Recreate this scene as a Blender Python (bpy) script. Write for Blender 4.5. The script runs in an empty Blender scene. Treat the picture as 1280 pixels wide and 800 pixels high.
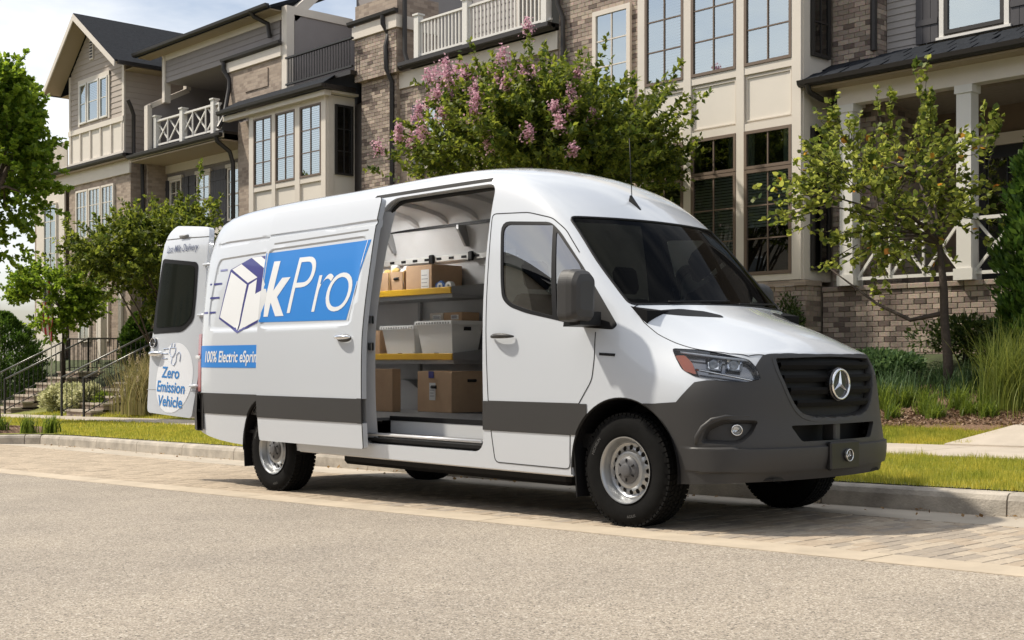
import bpy, bmesh, math, random
import numpy as np
from mathutils import Vector, Matrix
from mathutils.bvhtree import BVHTree

# ------------------------------------------------------------------ camera, sky, sun, exposure
S = bpy.context.scene
C = S.collection
cam_d = bpy.data.cameras.new('camera')
cam_d.sensor_width = 36.0
cam_d.lens = 1620.0 / 1280.0 * 36.0
cam_d.shift_y = 52.0 / 1280.0
cam_d.clip_start = 0.1
cam_d.clip_end = 3000.0
cam = bpy.data.objects.new('camera', cam_d)
C.objects.link(cam)
cam.location = (5.8129, -6.2634, 1.0919)
cam.rotation_euler = (math.radians(90), 0, math.atan2(0.7385, 0.6743))
S.camera = cam

SUN_AZ = math.radians(57.0)      # light travels towards (+x, +y): angle from +y
SUN_EL = math.radians(51.0)
w = bpy.data.worlds.new('World')
S.world = w
w.use_nodes = True
wn, wl = w.node_tree.nodes, w.node_tree.links
bg = wn['Background']
sky = wn.new('ShaderNodeTexSky')
sky.sky_type = 'NISHITA'
sky.sun_disc = False
sky.sun_elevation = SUN_EL
sky.sun_rotation = math.atan2(-math.sin(SUN_AZ), -math.cos(SUN_AZ))
sky.air_density = 1.0
sky.dust_density = 2.0
sky.ozone_density = 1.0
# thin bright cloud sheet mixed over the clear sky, all round
tc = wn.new('ShaderNodeTexCoord')
mp = wn.new('ShaderNodeMapping')
mp.inputs['Scale'].default_value = (1.0, 1.0, 3.2)
nz = wn.new('ShaderNodeTexNoise')
nz.inputs['Scale'].default_value = 2.6
nz.inputs['Detail'].default_value = 7.0
nz.inputs['Roughness'].default_value = 0.55
cr = wn.new('ShaderNodeValToRGB')
cr.color_ramp.elements[0].position = 0.40
cr.color_ramp.elements[0].color = (0.16, 0.16, 0.16, 1)
cr.color_ramp.elements[1].position = 0.62
cr.color_ramp.elements[1].color = (0.93, 0.93, 0.93, 1)
mx = wn.new('ShaderNodeMix')
mx.data_type = 'RGBA'
mx.inputs['B'].default_value = (9.3, 9.35, 9.4, 1)
wl.new(tc.outputs['Generated'], mp.inputs['Vector'])
wl.new(mp.outputs['Vector'], nz.inputs['Vector'])
wl.new(nz.outputs['Fac'], cr.inputs['Fac'])
wl.new(cr.outputs['Color'], mx.inputs['Factor'])
wl.new(sky.outputs['Color'], mx.inputs['A'])
wl.new(mx.outputs['Result'], bg.inputs['Color'])
bg.inputs['Strength'].default_value = 0.112

sun_d = bpy.data.lights.new('sun', 'SUN')
sun_d.energy = 4.2
sun_d.angle = math.radians(2.2)
sun_d.color = (1.0, 0.92, 0.79)
sun = bpy.data.objects.new('sun', sun_d)
C.objects.link(sun)
ldir = Vector((math.sin(SUN_AZ) * math.cos(SUN_EL), math.cos(SUN_AZ) * math.cos(SUN_EL), -math.sin(SUN_EL)))
sun.rotation_euler = ldir.to_track_quat('-Z', 'Y').to_euler()
sun.location = (-20, -20, 30)

S.view_settings.view_transform = 'Standard'
S.view_settings.look = 'None'
S.view_settings.exposure = 0.2
S.view_settings.gamma = 1.0
S.view_settings.use_curve_mapping = False
S.render.engine = 'CYCLES'
S.cycles.max_bounces = 8
S.cycles.transparent_max_bounces = 16

rnd = random.Random(7)
GR = 0.0188                      # grade of the street: z rises with x


def gz(x):
    return GR * x


# ------------------------------------------------------------------ materials
MATS = {}


def mat(name, col, rough=0.6, metal=0.0, noise=0.0, nscale=8.0, bump=0.0, bscale=60.0, coat=0.0, spec=0.5,
        col2=None, trans=0.0, coord='Object', stretch=None, island=0.0):
    """Principled material with procedural colour variation (noise) and fine relief (bump)."""
    if name in MATS:
        return MATS[name]
    m = bpy.data.materials.new(name)
    m.use_nodes = True
    n, l = m.node_tree.nodes, m.node_tree.links
    b = n['Principled BSDF']
    b.inputs['Base Color'].default_value = (*col, 1)
    b.inputs['Roughness'].default_value = rough
    b.inputs['Metallic'].default_value = metal
    b.inputs['Specular IOR Level'].default_value = spec
    b.inputs['Coat Weight'].default_value = coat
    b.inputs['Coat Roughness'].default_value = 0.04
    b.inputs['Transmission Weight'].default_value = trans
    if noise or bump or island:
        t = n.new('ShaderNodeTexCoord')
        src = t.outputs[coord]
        if stretch:
            mpn = n.new('ShaderNodeMapping')
            mpn.inputs['Scale'].default_value = stretch
            l.new(src, mpn.inputs['Vector'])
            src = mpn.outputs['Vector']
        last = None
        if noise:
            a = n.new('ShaderNodeTexNoise')
            a.inputs['Scale'].default_value = nscale
            a.inputs['Detail'].default_value = 6
            a.inputs['Roughness'].default_value = 0.62
            l.new(src, a.inputs['Vector'])
            r = n.new('ShaderNodeMapRange')
            r.inputs['From Min'].default_value = 0.25
            r.inputs['From Max'].default_value = 0.75
            l.new(a.outputs['Fac'], r.inputs['Value'])
            x = n.new('ShaderNodeMix')
            x.data_type = 'RGBA'
            c2 = col2 or tuple(min(1, c * (1 + noise)) for c in col)
            x.inputs['A'].default_value = (*[c * (1 - noise) for c in col], 1) if col2 is None else (*col, 1)
            x.inputs['B'].default_value = (*c2, 1)
            l.new(r.outputs['Result'], x.inputs['Factor'])
            last = x.outputs['Result']
        if island:
            g = n.new('ShaderNodeNewGeometry')
            hs = n.new('ShaderNodeHueSaturation')
            r2 = n.new('ShaderNodeMapRange')
            r2.inputs['To Min'].default_value = 1 - island
            r2.inputs['To Max'].default_value = 1 + island
            l.new(g.outputs['Random Per Island'], r2.inputs['Value'])
            l.new(r2.outputs['Result'], hs.inputs['Value'])
            if last is not None:
                l.new(last, hs.inputs['Color'])
            else:
                hs.inputs['Color'].default_value = (*col, 1)
            last = hs.outputs['Color']
        if last is not None:
            l.new(last, b.inputs['Base Color'])
        if bump:
            a2 = n.new('ShaderNodeTexNoise')
            a2.inputs['Scale'].default_value = bscale
            a2.inputs['Detail'].default_value = 4
            l.new(src, a2.inputs['Vector'])
            bp = n.new('ShaderNodeBump')
            bp.inputs['Strength'].default_value = bump
            bp.inputs['Distance'].default_value = 0.02
            l.new(a2.outputs['Fac'], bp.inputs['Height'])
            l.new(bp.outputs['Normal'], b.inputs['Normal'])
    MATS[name] = m
    return m


def glass(name, tint, ior=1.45, rough=0.0, refl=1.0):
    """Thin tinted glass: straight-through transparency plus a Fresnel mirror layer."""
    if name in MATS:
        return MATS[name]
    m = bpy.data.materials.new(name)
    m.use_nodes = True
    n, l = m.node_tree.nodes, m.node_tree.links
    n.remove(n['Principled BSDF'])
    o = n['Material Output']
    tr = n.new('ShaderNodeBsdfTransparent')
    tr.inputs['Color'].default_value = (*tint, 1)
    gl = n.new('ShaderNodeBsdfGlossy')
    gl.inputs['Roughness'].default_value = rough
    gl.inputs['Color'].default_value = (*refl, 1) if isinstance(refl, tuple) else (refl, refl, refl, 1)
    fr = n.new('ShaderNodeFresnel')
    fr.inputs['IOR'].default_value = ior
    mxs = n.new('ShaderNodeMixShader')
    l.new(fr.outputs['Fac'], mxs.inputs['Fac'])
    l.new(tr.outputs[0], mxs.inputs[1])
    l.new(gl.outputs[0], mxs.inputs[2])
    l.new(mxs.outputs[0], o.inputs['Surface'])
    MATS[name] = m
    return m


# ------------------------------------------------------------------ mesh helpers
class MB:
    """Collects polygons in world space; build() links them as ONE mesh object."""

    def __init__(s):
        s.v, s.f = [], []

    def quad_box(s, c8):
        b = len(s.v)
        s.v += [tuple(p) for p in c8]
        for q in ((0, 3, 2, 1), (4, 5, 6, 7), (0, 1, 5, 4), (1, 2, 6, 5), (2, 3, 7, 6), (3, 0, 4, 7)):
            s.f.append(tuple(b + i for i in q))
        return s

    def box(s, x0, x1, y0, y1, z0, z1):
        return s.quad_box([(x0, y0, z0), (x1, y0, z0), (x1, y1, z0), (x0, y1, z0),
                           (x0, y0, z1), (x1, y0, z1), (x1, y1, z1), (x0, y1, z1)])

    def bevel_box(s, x0, x1, y0, y1, z0, z1, r):
        """Box with chamfered edges on every side."""
        b = len(s.v)
        X, Y, Z = (x0, x1), (y0, y1), (z0, z1)
        for iz in (0, 1):
            for iy in (0, 1):
                for ix in (0, 1):
                    sx, sy, sz = (r if ix == 0 else -r), (r if iy == 0 else -r), (r if iz == 0 else -r)
                    s.v += [(X[ix], Y[iy] + sy, Z[iz] + sz), (X[ix] + sx, Y[iy], Z[iz] + sz), (X[ix] + sx, Y[iy] + sy, Z[iz])]
        k = lambda ix, iy, iz, a: b + ((iz * 2 + iy) * 2 + ix) * 3 + a
        F = s.f
        for i, fl in ((0, 1), (1, 0)):
            q = [k(i, 0, 0, 0), k(i, 1, 0, 0), k(i, 1, 1, 0), k(i, 0, 1, 0)]
            F.append(tuple(q if i else q[::-1]))
            q = [k(0, i, 0, 1), k(0, i, 1, 1), k(1, i, 1, 1), k(1, i, 0, 1)]
            F.append(tuple(q if i else q[::-1]))
            q = [k(0, 0, i, 2), k(1, 0, i, 2), k(1, 1, i, 2), k(0, 1, i, 2)]
            F.append(tuple(q if i else q[::-1]))
        for i in (0, 1):
            for j in (0, 1):
                F.append((k(0, i, j, 1), k(1, i, j, 1), k(1, i, j, 2), k(0, i, j, 2)))
                F.append((k(i, 0, j, 0), k(i, 1, j, 0), k(i, 1, j, 2), k(i, 0, j, 2)))
                F.append((k(i, j, 0, 0), k(i, j, 1, 0), k(i, j, 1, 1), k(i, j, 0, 1)))
        for i in (0, 1):
            for j in (0, 1):
                for h in (0, 1):
                    F.append((k(i, j, h, 0), k(i, j, h, 1), k(i, j, h, 2)))
        return s

    def poly(s, pts):
        b = len(s.v)
        s.v += [tuple(p) for p in pts]
        s.f.append(tuple(range(b, b + len(pts))))
        return s

    def prism(s, pts, d):
        """Polygon pts (3D, planar) extruded by vector d."""
        b, n = len(s.v), len(pts)
        s.v += [tuple(p) for p in pts] + [(p[0] + d[0], p[1] + d[1], p[2] + d[2]) for p in pts]
        s.f.append(tuple(range(b + n - 1, b - 1, -1)))
        s.f.append(tuple(range(b + n, b + 2 * n)))
        for i in range(n):
            j = (i + 1) % n
            s.f.append((b + i, b + j, b + n + j, b + n + i))
        return s

    def tube(s, path, r, n=8, caps=True):
        """Round tube through path; r a number or one per point."""
        P = [Vector(p) for p in path]
        R = r if isinstance(r, (list, tuple)) else [r] * len(P)
        b = len(s.v)
        up = None
        for i, p in enumerate(P):
            t = (P[min(i + 1, len(P) - 1)] - P[max(i - 1, 0)])
            if t.length < 1e-9:
                t = Vector((0, 0, 1))
            t.normalize()
            if up is None:
                up = Vector((0, 0, 1)) if abs(t.z) < 0.9 else Vector((1, 0, 0))
            a = t.cross(up)
            if a.length < 1e-6:
                a = t.cross(Vector((0, 1, 0)))
            a.normalize()
            c = a.cross(t).normalized()
            up = c
            for k in range(n):
                g = 2 * math.pi * k / n
                s.v.append(tuple(p + (a * math.cos(g) + c * math.sin(g)) * R[i]))
        for i in range(len(P) - 1):
            for k in range(n):
                k2 = (k + 1) % n
                s.f.append((b + i * n + k, b + i * n + k2, b + (i + 1) * n + k2, b + (i + 1) * n + k))
        if caps:
            s.f.append(tuple(b + k for k in range(n - 1, -1, -1)))
            s.f.append(tuple(b + (len(P) - 1) * n + k for k in range(n)))
        return s

    def bar(s, p, q, w, h, up=(0, 0, 1)):
        """Rectangular bar from p to q, w across, h along up."""
        p, q = Vector(p), Vector(q)
        t = (q - p).normalized()
        a = t.cross(Vector(up))
        if a.length < 1e-6:
            a = t.cross(Vector((1, 0, 0)))
        a.normalize()
        c = a.cross(t).normalized()
        a, c = a * (w / 2), c * (h / 2)
        return s.quad_box([p - a - c, p + a - c, q + a - c, q - a - c, p - a + c, p + a + c, q + a + c, q - a + c])

    def lathe(s, prof, n=32, centre=(0, 0, 0), axis='y', close=False):
        """prof: (axial, radius) pairs, revolved about axis through centre."""
        b, m = len(s.v), len(prof)
        for k in range(n):
            g = 2 * math.pi * k / n
            for a, r in prof:
                c1, c2 = r * math.cos(g), r * math.sin(g)
                if axis == 'y':
                    p = (c1, a, c2)
                elif axis == 'z':
                    p = (c1, c2, a)
                else:
                    p = (a, c1, c2)
                s.v.append((p[0] + centre[0], p[1] + centre[1], p[2] + centre[2]))
        for k in range(n):
            k2 = (k + 1) % n
            for i in range(m - 1 + (1 if close else 0)):
                i2 = (i + 1) % m
                s.f.append((b + k * m + i, b + k2 * m + i, b + k2 * m + i2, b + k * m + i2))
        return s

    def build(s, name, m, parent=None, smooth=False, fix=True):
        me = bpy.data.meshes.new(name)
        me.from_pydata(s.v, [], s.f)
        if fix:
            bm = bmesh.new()
            bm.from_mesh(me)
            bmesh.ops.recalc_face_normals(bm, faces=bm.faces)
            bm.to_mesh(me)
            bm.free()
        return link(name, me, m, parent, smooth)


def link(name, me, m, parent=None, smooth=False):
    o = bpy.data.objects.new(name, me)
    C.objects.link(o)
    if m is not None and not me.materials:
        for q in (m if isinstance(m, (list, tuple)) else [m]):
            me.materials.append(q)
    if smooth:
        me.shade_smooth()
        if smooth is not True:
            me.set_sharp_from_angle(angle=math.radians(smooth))
    if parent is not None:
        setp(o, parent)
    return o


def setp(o, parent):
    """Parent without moving: parts keep world coordinates."""
    o.parent = parent
    if parent.type == 'EMPTY':
        o.matrix_parent_inverse = parent.matrix_basis.inverted()
    return o


def tag(o, label=None, cat=None, group=None, kind=None):
    for k, v in (('label', label), ('category', cat), ('group', group), ('kind', kind)):
        if v:
            o[k] = v
    return o


def thing(name, loc, label, cat, group=None):
    o = bpy.data.objects.new(name, None)
    o.empty_display_size = 0.2
    C.objects.link(o)
    o.location = loc
    return tag(o, label, cat, group)


def np_mesh(name, V, F, m, parent=None, smooth=False):
    """Fast mesh from numpy vertices and equal-sized faces."""
    V = np.ascontiguousarray(V, np.float32)
    F = np.ascontiguousarray(F, np.int32)
    me = bpy.data.meshes.new(name)
    k = F.shape[1]
    me.vertices.add(len(V))
    me.vertices.foreach_set('co', V.ravel())
    me.loops.add(F.size)
    me.loops.foreach_set('vertex_index', F.ravel())
    me.polygons.add(len(F))
    me.polygons.foreach_set('loop_start', np.arange(0, F.size, k, dtype=np.int32))
    me.update(calc_edges=True)
    return link(name, me, m, parent, smooth)


def rounded(pts, r, n=5):
    """Round the corners of a 2D polygon; r a number or one per corner."""
    out = []
    N = len(pts)
    for i in range(N):
        p0, p, p1 = Vector(pts[i - 1]), Vector(pts[i]), Vector(pts[(i + 1) % N])
        ri = r[i] if isinstance(r, (list, tuple)) else r
        a, b = (p0 - p), (p1 - p)
        ri = min(ri, a.length * 0.45, b.length * 0.45)
        if ri < 1e-4:
            out.append((p.x, p.y))
            continue
        A, B = p + a.normalized() * ri, p + b.normalized() * ri
        for k in range(n + 1):
            t = k / n
            q = A * (1 - t) ** 2 + p * 2 * t * (1 - t) + B * t * t
            out.append((q.x, q.y))
    return out


def in_poly(P, poly):
    """Vectorised point-in-polygon: P (n,2)."""
    P = np.asarray(P, float)
    x, y = P[:, 0], P[:, 1]
    res = np.zeros(len(P), bool)
    n = len(poly)
    for i in range(n):
        x0, y0 = poly[i]
        x1, y1 = poly[(i + 1) % n]
        if y0 == y1:
            continue
        c = ((y0 > y) != (y1 > y)) & (x < (x1 - x0) * (y - y0) / (y1 - y0) + x0)
        res ^= c
    return res


def pline(pts, x):
    """Piecewise linear value at x."""
    return float(np.interp(x, [p[0] for p in pts], [p[1] for p in pts]))


def split_obj(o):
    """Make each loose piece of a mesh an object of its own with the same name, material and parent."""
    me = o.data
    par_ = list(range(len(me.vertices)))

    def find(a):
        while par_[a] != a:
            par_[a] = par_[par_[a]]
            a = par_[a]
        return a
    key = {}
    for i, v in enumerate(me.vertices):       # weld coincident points when judging what hangs together
        k = (round(v.co.x, 3), round(v.co.y, 3), round(v.co.z, 3))
        if k in key:
            par_[find(i)] = find(key[k])
        else:
            key[k] = i
    for p in me.polygons:
        vs = list(p.vertices)
        for a in vs[1:]:
            par_[find(a)] = find(vs[0])
    groups = {}
    for p in me.polygons:
        groups.setdefault(find(p.vertices[0]), []).append(p)
    if len(groups) < 2:
        return [o]
    out = []
    for ps in groups.values():
        mp_, V, F = {}, [], []
        for p in ps:
            q = []
            for v in p.vertices:
                if v not in mp_:
                    mp_[v] = len(V)
                    V.append(tuple(me.vertices[v].co))
                q.append(mp_[v])
            F.append(q)
        m2 = bpy.data.meshes.new(o.name.split('.')[0])
        m2.from_pydata(V, [], F)
        n = bpy.data.objects.new(o.name.split('.')[0], m2)
        C.objects.link(n)
        for mt in me.materials:
            m2.materials.append(mt)
        m2.shade_smooth()
        m2.set_sharp_from_angle(angle=math.radians(35))
        n.parent = o.parent
        n.matrix_parent_inverse = o.matrix_parent_inverse.copy()
        out.append(n)
    bpy.data.objects.remove(o)
    return out
# ------------------------------------------------------------------ VAN: body surface
YC = 1.01                        # van centre line; the street side of the body is y = 0


def Hs(z):                       # half width of the flank against height
    return pline([(.30, .985), (.45, 1.0), (.60, 1.008), (.8, 1.012), (1.15, 1.012), (1.40, 1.002), (1.7, .968), (2.0, .932),
                  (2.2, .908), (2.35, .885), (2.5, .85), (2.7, .80)], z)


def van_cage():
    """Half cage: a belt (stations j round the body, nine levels) and a lid (bonnet, screen, roof)."""
    ZF = [.34, .44, .54, .64, .74, .86, .98, 1.07, 1.145]
    XF = [.975, 1.02, 1.032, 1.022, 1.010, 1.008, .998, .975, .935]
    st = []
    for h, db, dt in ((0, 0, 0), (.32, .02, .015), (.58, .065, .065)):
        st.append([(XF[k] - (db + (dt - db) * (k / 8)), h * (1 - .03 * k / 8), ZF[k]) for k in range(9)])
    st.append([(XF[k] - (.155 + .03 * k / 8), .80 - .09 * (k / 8) ** 1.5, ZF[k]) for k in range(9)])
    T = [0, .13, .24, .37, .5, .64, .78, .9, 1]
    # (x at the bottom, x at the top, top z, top h, plan half width, bottom z)
    side = [(.74, .62, 1.15, .800, .930, .33), (.53, .44, 1.165, .838, .985, .32), (.25, .22, 1.255, .858, 1.004, .31),
            (.02, .02, 1.395, .868, 1.012, .31), (-.06, -.055, 1.475, .868, 1.012, .31), (-.22, -.20, 1.625, .858, 1.012, .31),
            (-.44, -.42, 1.865, .842, 1.012, .31), (-.66, -.64, 2.095, .822, 1.012, .31), (-.9, -.9, 2.30, .806, 1.012, .31),
            (-1.2, -1.2, 2.455, .796, 1.012, .31), (-1.6, -1.6, 2.548, .79, 1.012, .31), (-2.2, -2.2, 2.552, .79, 1.012, .31),
            (-2.8, -2.8, 2.545, .79, 1.012, .31), (-3.4, -3.4, 2.535, .79, 1.012, .31), (-4.0, -4.0, 2.535, .79, 1.012, .31),
            (-4.6, -4.6, 2.53, .79, 1.012, .31), (-5.1, -5.1, 2.515, .785, 1.010, .33), (-5.45, -5.42, 2.49, .775, 1.000, .37),
            (-5.66, -5.60, 2.46, .755, .975, .42)]
    for xb, xt, zt, ht, pw, zb in side:
        col = []
        for t in T:
            z = zb + (zt - zb) * t
            s = max(0.0, (t - .62) / .38)
            h = Hs(z) * pw / 1.012
            dh = Hs(zt) * pw / 1.012 - ht
            col.append((xb + (xt - xb) * t, h - dh * s * s, z))
        st.append(col)
    ZR = [.42 + (2.43 - .42) * t for t in T]
    for h0, dx in ((.86, 0.0), (.58, .03), (.32, .04), (0, .045)):
        st.append([(-5.745 - dx + .10 * T[k] ** 4, min(h0, .70 if k == 8 else (.80 if k == 7 else 9)), ZR[k]) for k in range(9)])
    # lid: bow and crown of each cross row
    lid = {4: (.20, .10), 5: (.14, .19), 6: (.12, .168), 7: (.14, .085), 8: (.135, .035), 9: (.13, .015), 10: (.125, .015), 11: (.115, .02),
           12: (.10, .04), 13: (.06, .075), 14: (.02, .095), 15: (0, .115)}
    return st, lid


def van_shell():
    st, lid = van_cage()
    NJ = len(st)
    jc, jr = 3, NJ - 4
    bm = bmesh.new()
    cl = bm.edges.layers.float.new('crease_edge')
    vid = {}

    def V(x, h, z, sgn):
        key = (round(x, 5), round(h * sgn, 5) if h > 1e-6 else 0.0, round(z, 5))
        if key not in vid:
            vid[key] = bm.verts.new((x, YC - h * sgn, z))
        return vid[key]

    for sg in (1, -1):
        B = [[V(*p, sg) for p in c] for c in st]
        for j in range(NJ - 1):
            for k in range(8):
                q = [B[j][k], B[j + 1][k], B[j + 1][k + 1], B[j][k + 1]]
                bm.faces.new(q if sg > 0 else q[::-1])
        L = {}
        fr = [0, .42, .78, 1]
        for j in range(jc, jr + 1):
            if j == jc:
                L[j] = [B[a][8] for a in range(4)]
                continue
            if j == jr:
                L[j] = [B[NJ - 1][8], B[NJ - 2][8], B[NJ - 3][8], B[NJ - 4][8]]
                continue
            bow, crown = lid.get(j, (0, .12))
            x, h, z = st[j][8]
            row = []
            for a in range(3):
                g = fr[a]
                row.append(V(x + bow * (1 - g * g), h * g, z + crown * (1 - g ** 2.4), sg))
            row.append(B[j][8])
            L[j] = row
        for j in range(jc, jr):
            for a in range(3):
                vs = [L[j][a], L[j][a + 1], L[j + 1][a + 1], L[j + 1][a]]
                bm.faces.new(vs if sg > 0 else vs[::-1])
        for j, cv in ((8, .85), (7, .35)):
            for a in range(3):
                e = bm.edges.get((L[j][a], L[j][a + 1]))
                if e:
                    e[cl] = cv
        for a in range(3):
            e = bm.edges.get((L[jc][a], L[jc][a + 1]))
            if e:
                e[cl] = .45
        for j in range(3, 8):
            e = bm.edges.get((B[j][8], B[j + 1][8]))
            if e:
                e[cl] = .3
        for k in range(9):
            pass
    bmesh.ops.recalc_face_normals(bm, faces=bm.faces)
    me = bpy.data.meshes.new('cage')
    bm.to_mesh(me)
    bm.free()
    o = bpy.data.objects.new('cage', me)
    C.objects.link(o)
    md = o.modifiers.new('s', 'SUBSURF')
    md.levels = 3
    md.render_levels = 3
    md.use_limit_surface = False
    dg = bpy.context.evaluated_depsgraph_get()
    ev = o.evaluated_get(dg)
    m2 = bpy.data.meshes.new_from_object(ev)
    bpy.data.objects.remove(o)
    return m2


SHELL = van_shell()
# ------------------------------------------------------------------ VAN: cutting the body surface into panels
def drop(f, name):
    return f


M_PAINT = mat('van_white_paint', (.585, .62, .67), .26, coat=1.0, spec=.5)
M_PAINT.node_tree.nodes['Principled BSDF'].inputs['Coat IOR'].default_value = 1.45
M_CLAD = mat('van_dark_plastic', (.036, .035, .035), .52, bump=.05, bscale=900)
M_BLACK = mat('van_black_trim', (.008, .008, .009), .5, spec=.25)
M_SEAM = mat('van_panel_gap', (.012, .012, .012), .8)
M_CHROME = mat('van_chrome', (.82, .83, .85), .12, metal=1.0)
M_STEEL = mat('wheel_steel_silver', (.40, .41, .42), .36, metal=.85)
M_RUB = mat('tyre_rubber', (.008, .008, .008), .85, spec=.12, noise=.25, nscale=14, bump=.05, bscale=300)
M_LINE = mat('cargo_lining_grey', (.56, .565, .57), .6, noise=.08, nscale=3)
M_CAB = mat('cab_lining_dark', (.010, .010, .011), .8, spec=.1)
M_GREYM = mat('grey_painted_metal', (.30, .305, .31), .4, metal=.3)
M_FLOOR = mat('cargo_floor_grey', (.10, .10, .10), .6, noise=.2, nscale=20)
M_RED = mat('tail_lamp_red', (.30, .006, .008), .15, coat=1.0)
M_AMBER = mat('indicator_amber', (.85, .15, .005), .3, coat=1.0)
M_GLASS = glass('cab_window_glass', (.26, .29, .27), 3.4)
M_WSG = glass('windscreen_glass', (.12, .135, .12), 1.28, 0.0, .3)
M_GLASSD = glass('rear_door_glass', (.05, .06, .055), 1.6)
M_LENS = glass('lamp_lens', (.95, .96, .97), 1.45)

D2 = 1 / math.sqrt(2)
PROJ = {'side': lambda c: (c.x, c.z), 'front': lambda c: (c.y, c.z), 'top': lambda c: (c.x, c.y), 'diag': lambda c: ((c.x + c.y) * D2, c.z),
        'diagl': lambda c: ((c.x + 2 * YC - c.y) * D2, c.z)}
LINEN = {'side': lambda a, b: Vector((a, 0, b)), 'front': lambda a, b: Vector((0, a, b)), 'top': lambda a, b: Vector((a, b, 0)),
         'diag': lambda a, b: Vector((a * D2, a * D2, b)), 'diagl': lambda a, b: Vector((a * D2, -a * D2, b))}
POINT = {'side': lambda a, b: Vector((a, 0, b)), 'front': lambda a, b: Vector((0, a, b)), 'top': lambda a, b: Vector((a, b, 0)),
         'diag': lambda a, b: Vector((a * D2, a * D2, b)), 'diagl': lambda a, b: Vector((a * D2, 2 * YC - a * D2, b))}

BM = bmesh.new()
BM.from_mesh(SHELL)
SH_BVH = BVHTree.FromBMesh(BM)


def knife(bm, poly, view, flt, closed=True):
    """Cut bm along a polygon (or polyline) seen along a projection direction."""
    bm.normal_update()
    pr = PROJ[view]
    us = [p[0] for p in poly]
    vs = [p[1] for p in poly]
    lo, hi = (min(us) - .02, min(vs) - .02), (max(us) + .02, max(vs) + .02)
    cand = []
    for f in bm.faces:
        c = f.calc_center_median()
        if not flt(c, f.normal):
            continue
        P = [pr(v.co) for v in f.verts]
        if max(p[0] for p in P) < lo[0] or min(p[0] for p in P) > hi[0] or max(p[1] for p in P) < lo[1] or min(p[1] for p in P) > hi[1]:
            continue
        cand.append(f)
    cand = set(cand)
    n = len(poly)
    for i in range(n if closed else n - 1):
        a, b = Vector(poly[i]), Vector(poly[(i + 1) % n])
        if (b - a).length < 1e-5:
            continue
        l0 = (min(a.x, b.x) - 2e-3, min(a.y, b.y) - 2e-3)
        h0 = (max(a.x, b.x) + 2e-3, max(a.y, b.y) + 2e-3)
        d = (b - a).normalized()
        nrm = Vector((-d.y, d.x))
        sel = []
        for f in cand:
            P = [pr(v.co) for v in f.verts]
            if max(p[0] for p in P) < l0[0] or min(p[0] for p in P) > h0[0] or max(p[1] for p in P) < l0[1] or min(p[1] for p in P) > h0[1]:
                continue
            sd = [(p[0] - a.x) * nrm.x + (p[1] - a.y) * nrm.y for p in P]
            if min(sd) > -1e-5 or max(sd) < 1e-5:
                continue
            sel.append(f)
        if not sel:
            continue
        es = {e for f in sel for e in f.edges}
        vv = {v for f in sel for v in f.verts}
        no = LINEN[view](nrm.x, nrm.y)
        co = POINT[view](a.x, a.y)
        r = bmesh.ops.bisect_plane(bm, geom=list(sel) + list(es) + list(vv), plane_co=co, plane_no=no, dist=2e-5)
        for g in r['geom']:
            if isinstance(g, bmesh.types.BMFace):
                cand.add(g)
        cand = {f for f in cand if f.is_valid}


RS = lambda c, n: c.y < .62 and n.y < -.18           # street-side flank
LS = lambda c, n: c.y > 2 * YC - .62 and n.y > .18
FR = lambda c, n: c.x > .62 and n.x > .12
TOPF = lambda c, n: c.x > -.2 and n.z > .08 and c.z > 1.05
WSF = lambda c, n: -1.0 < c.x < .3 and n.x > .1 and c.z > 1.3
DG = lambda c, n: c.x > .2 and c.y < .75 and (n.x - n.y) > .3
DGL = lambda c, n: c.x > .2 and c.y > 2 * YC - .75 and (n.x + n.y) > .3
mir = lambda P: [(2 * YC - a, b) for a, b in P]

P_DOOR = rounded([(-1.40, 2.19), (-1.03, 2.172), (-.80, 2.115), (-.66, 2.02), (-.37, 1.705), (-.285, 1.60), (-.24, 1.40), (-.228, 1.12), (-.25, .97), (-.38, .80),
                  (-.455, .68), (-.478, .355), (-1.25, .36), (-1.30, .75), (-1.335, 1.28), (-1.372, 1.85)], .04, 3)
P_WOUT = rounded([(-1.29, 2.125), (-.80, 2.085), (-.69, 2.0), (-.44, 1.745), (-.075, 1.335), (-.10, 1.305), (-.33, 1.322), (-.62, 1.382), (-.92, 1.437), (-1.10, 1.488),
                  (-1.185, 1.55), (-1.215, 1.68)], [.09, .05, .05, .05, .02, .02, .03, .05, .05, .05, .05, .05], 4)
P_DWIN = rounded([(-1.262, 2.098), (-.775, 2.062), (-.645, 1.41), (-.92, 1.465), (-1.085, 1.513), (-1.158, 1.565), (-1.19, 1.68)], [.08, .02, .02, .05, .05, .05, .05], 4)
P_QWIN = rounded([(-.735, 2.015), (-.47, 1.755), (-.44, 1.70), (-.385, 1.435), (-.60, 1.412)], .03, 3)
P_OPEN = rounded([(-2.80, 2.43), (-1.425, 2.43), (-1.405, 1.85), (-1.372, 1.28), (-1.36, .78), (-1.37, .425), (-2.87, .425), (-2.89, .8), (-2.90, 1.4), (-2.865, 1.95)],
                 [.20, .10, .1, .1, .1, .12, .10, .1, .1, .2], 6)
P_SDOOR = rounded([(-4.335, 2.44), (-2.70, 2.44), (-2.705, 1.9), (-2.735, 1.28), (-2.735, .385), (-4.325, .385), (-4.345, 1.0)], [.02, .05, .02, .02, .02, .02, .02], 3)


def circ(cx, cz, r, a0, a1, n):
    return [(cx + r * math.cos(math.radians(a0 + (a1 - a0) * i / n)), cz + r * math.sin(math.radians(a0 + (a1 - a0) * i / n))) for i in range(n + 1)]


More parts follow.
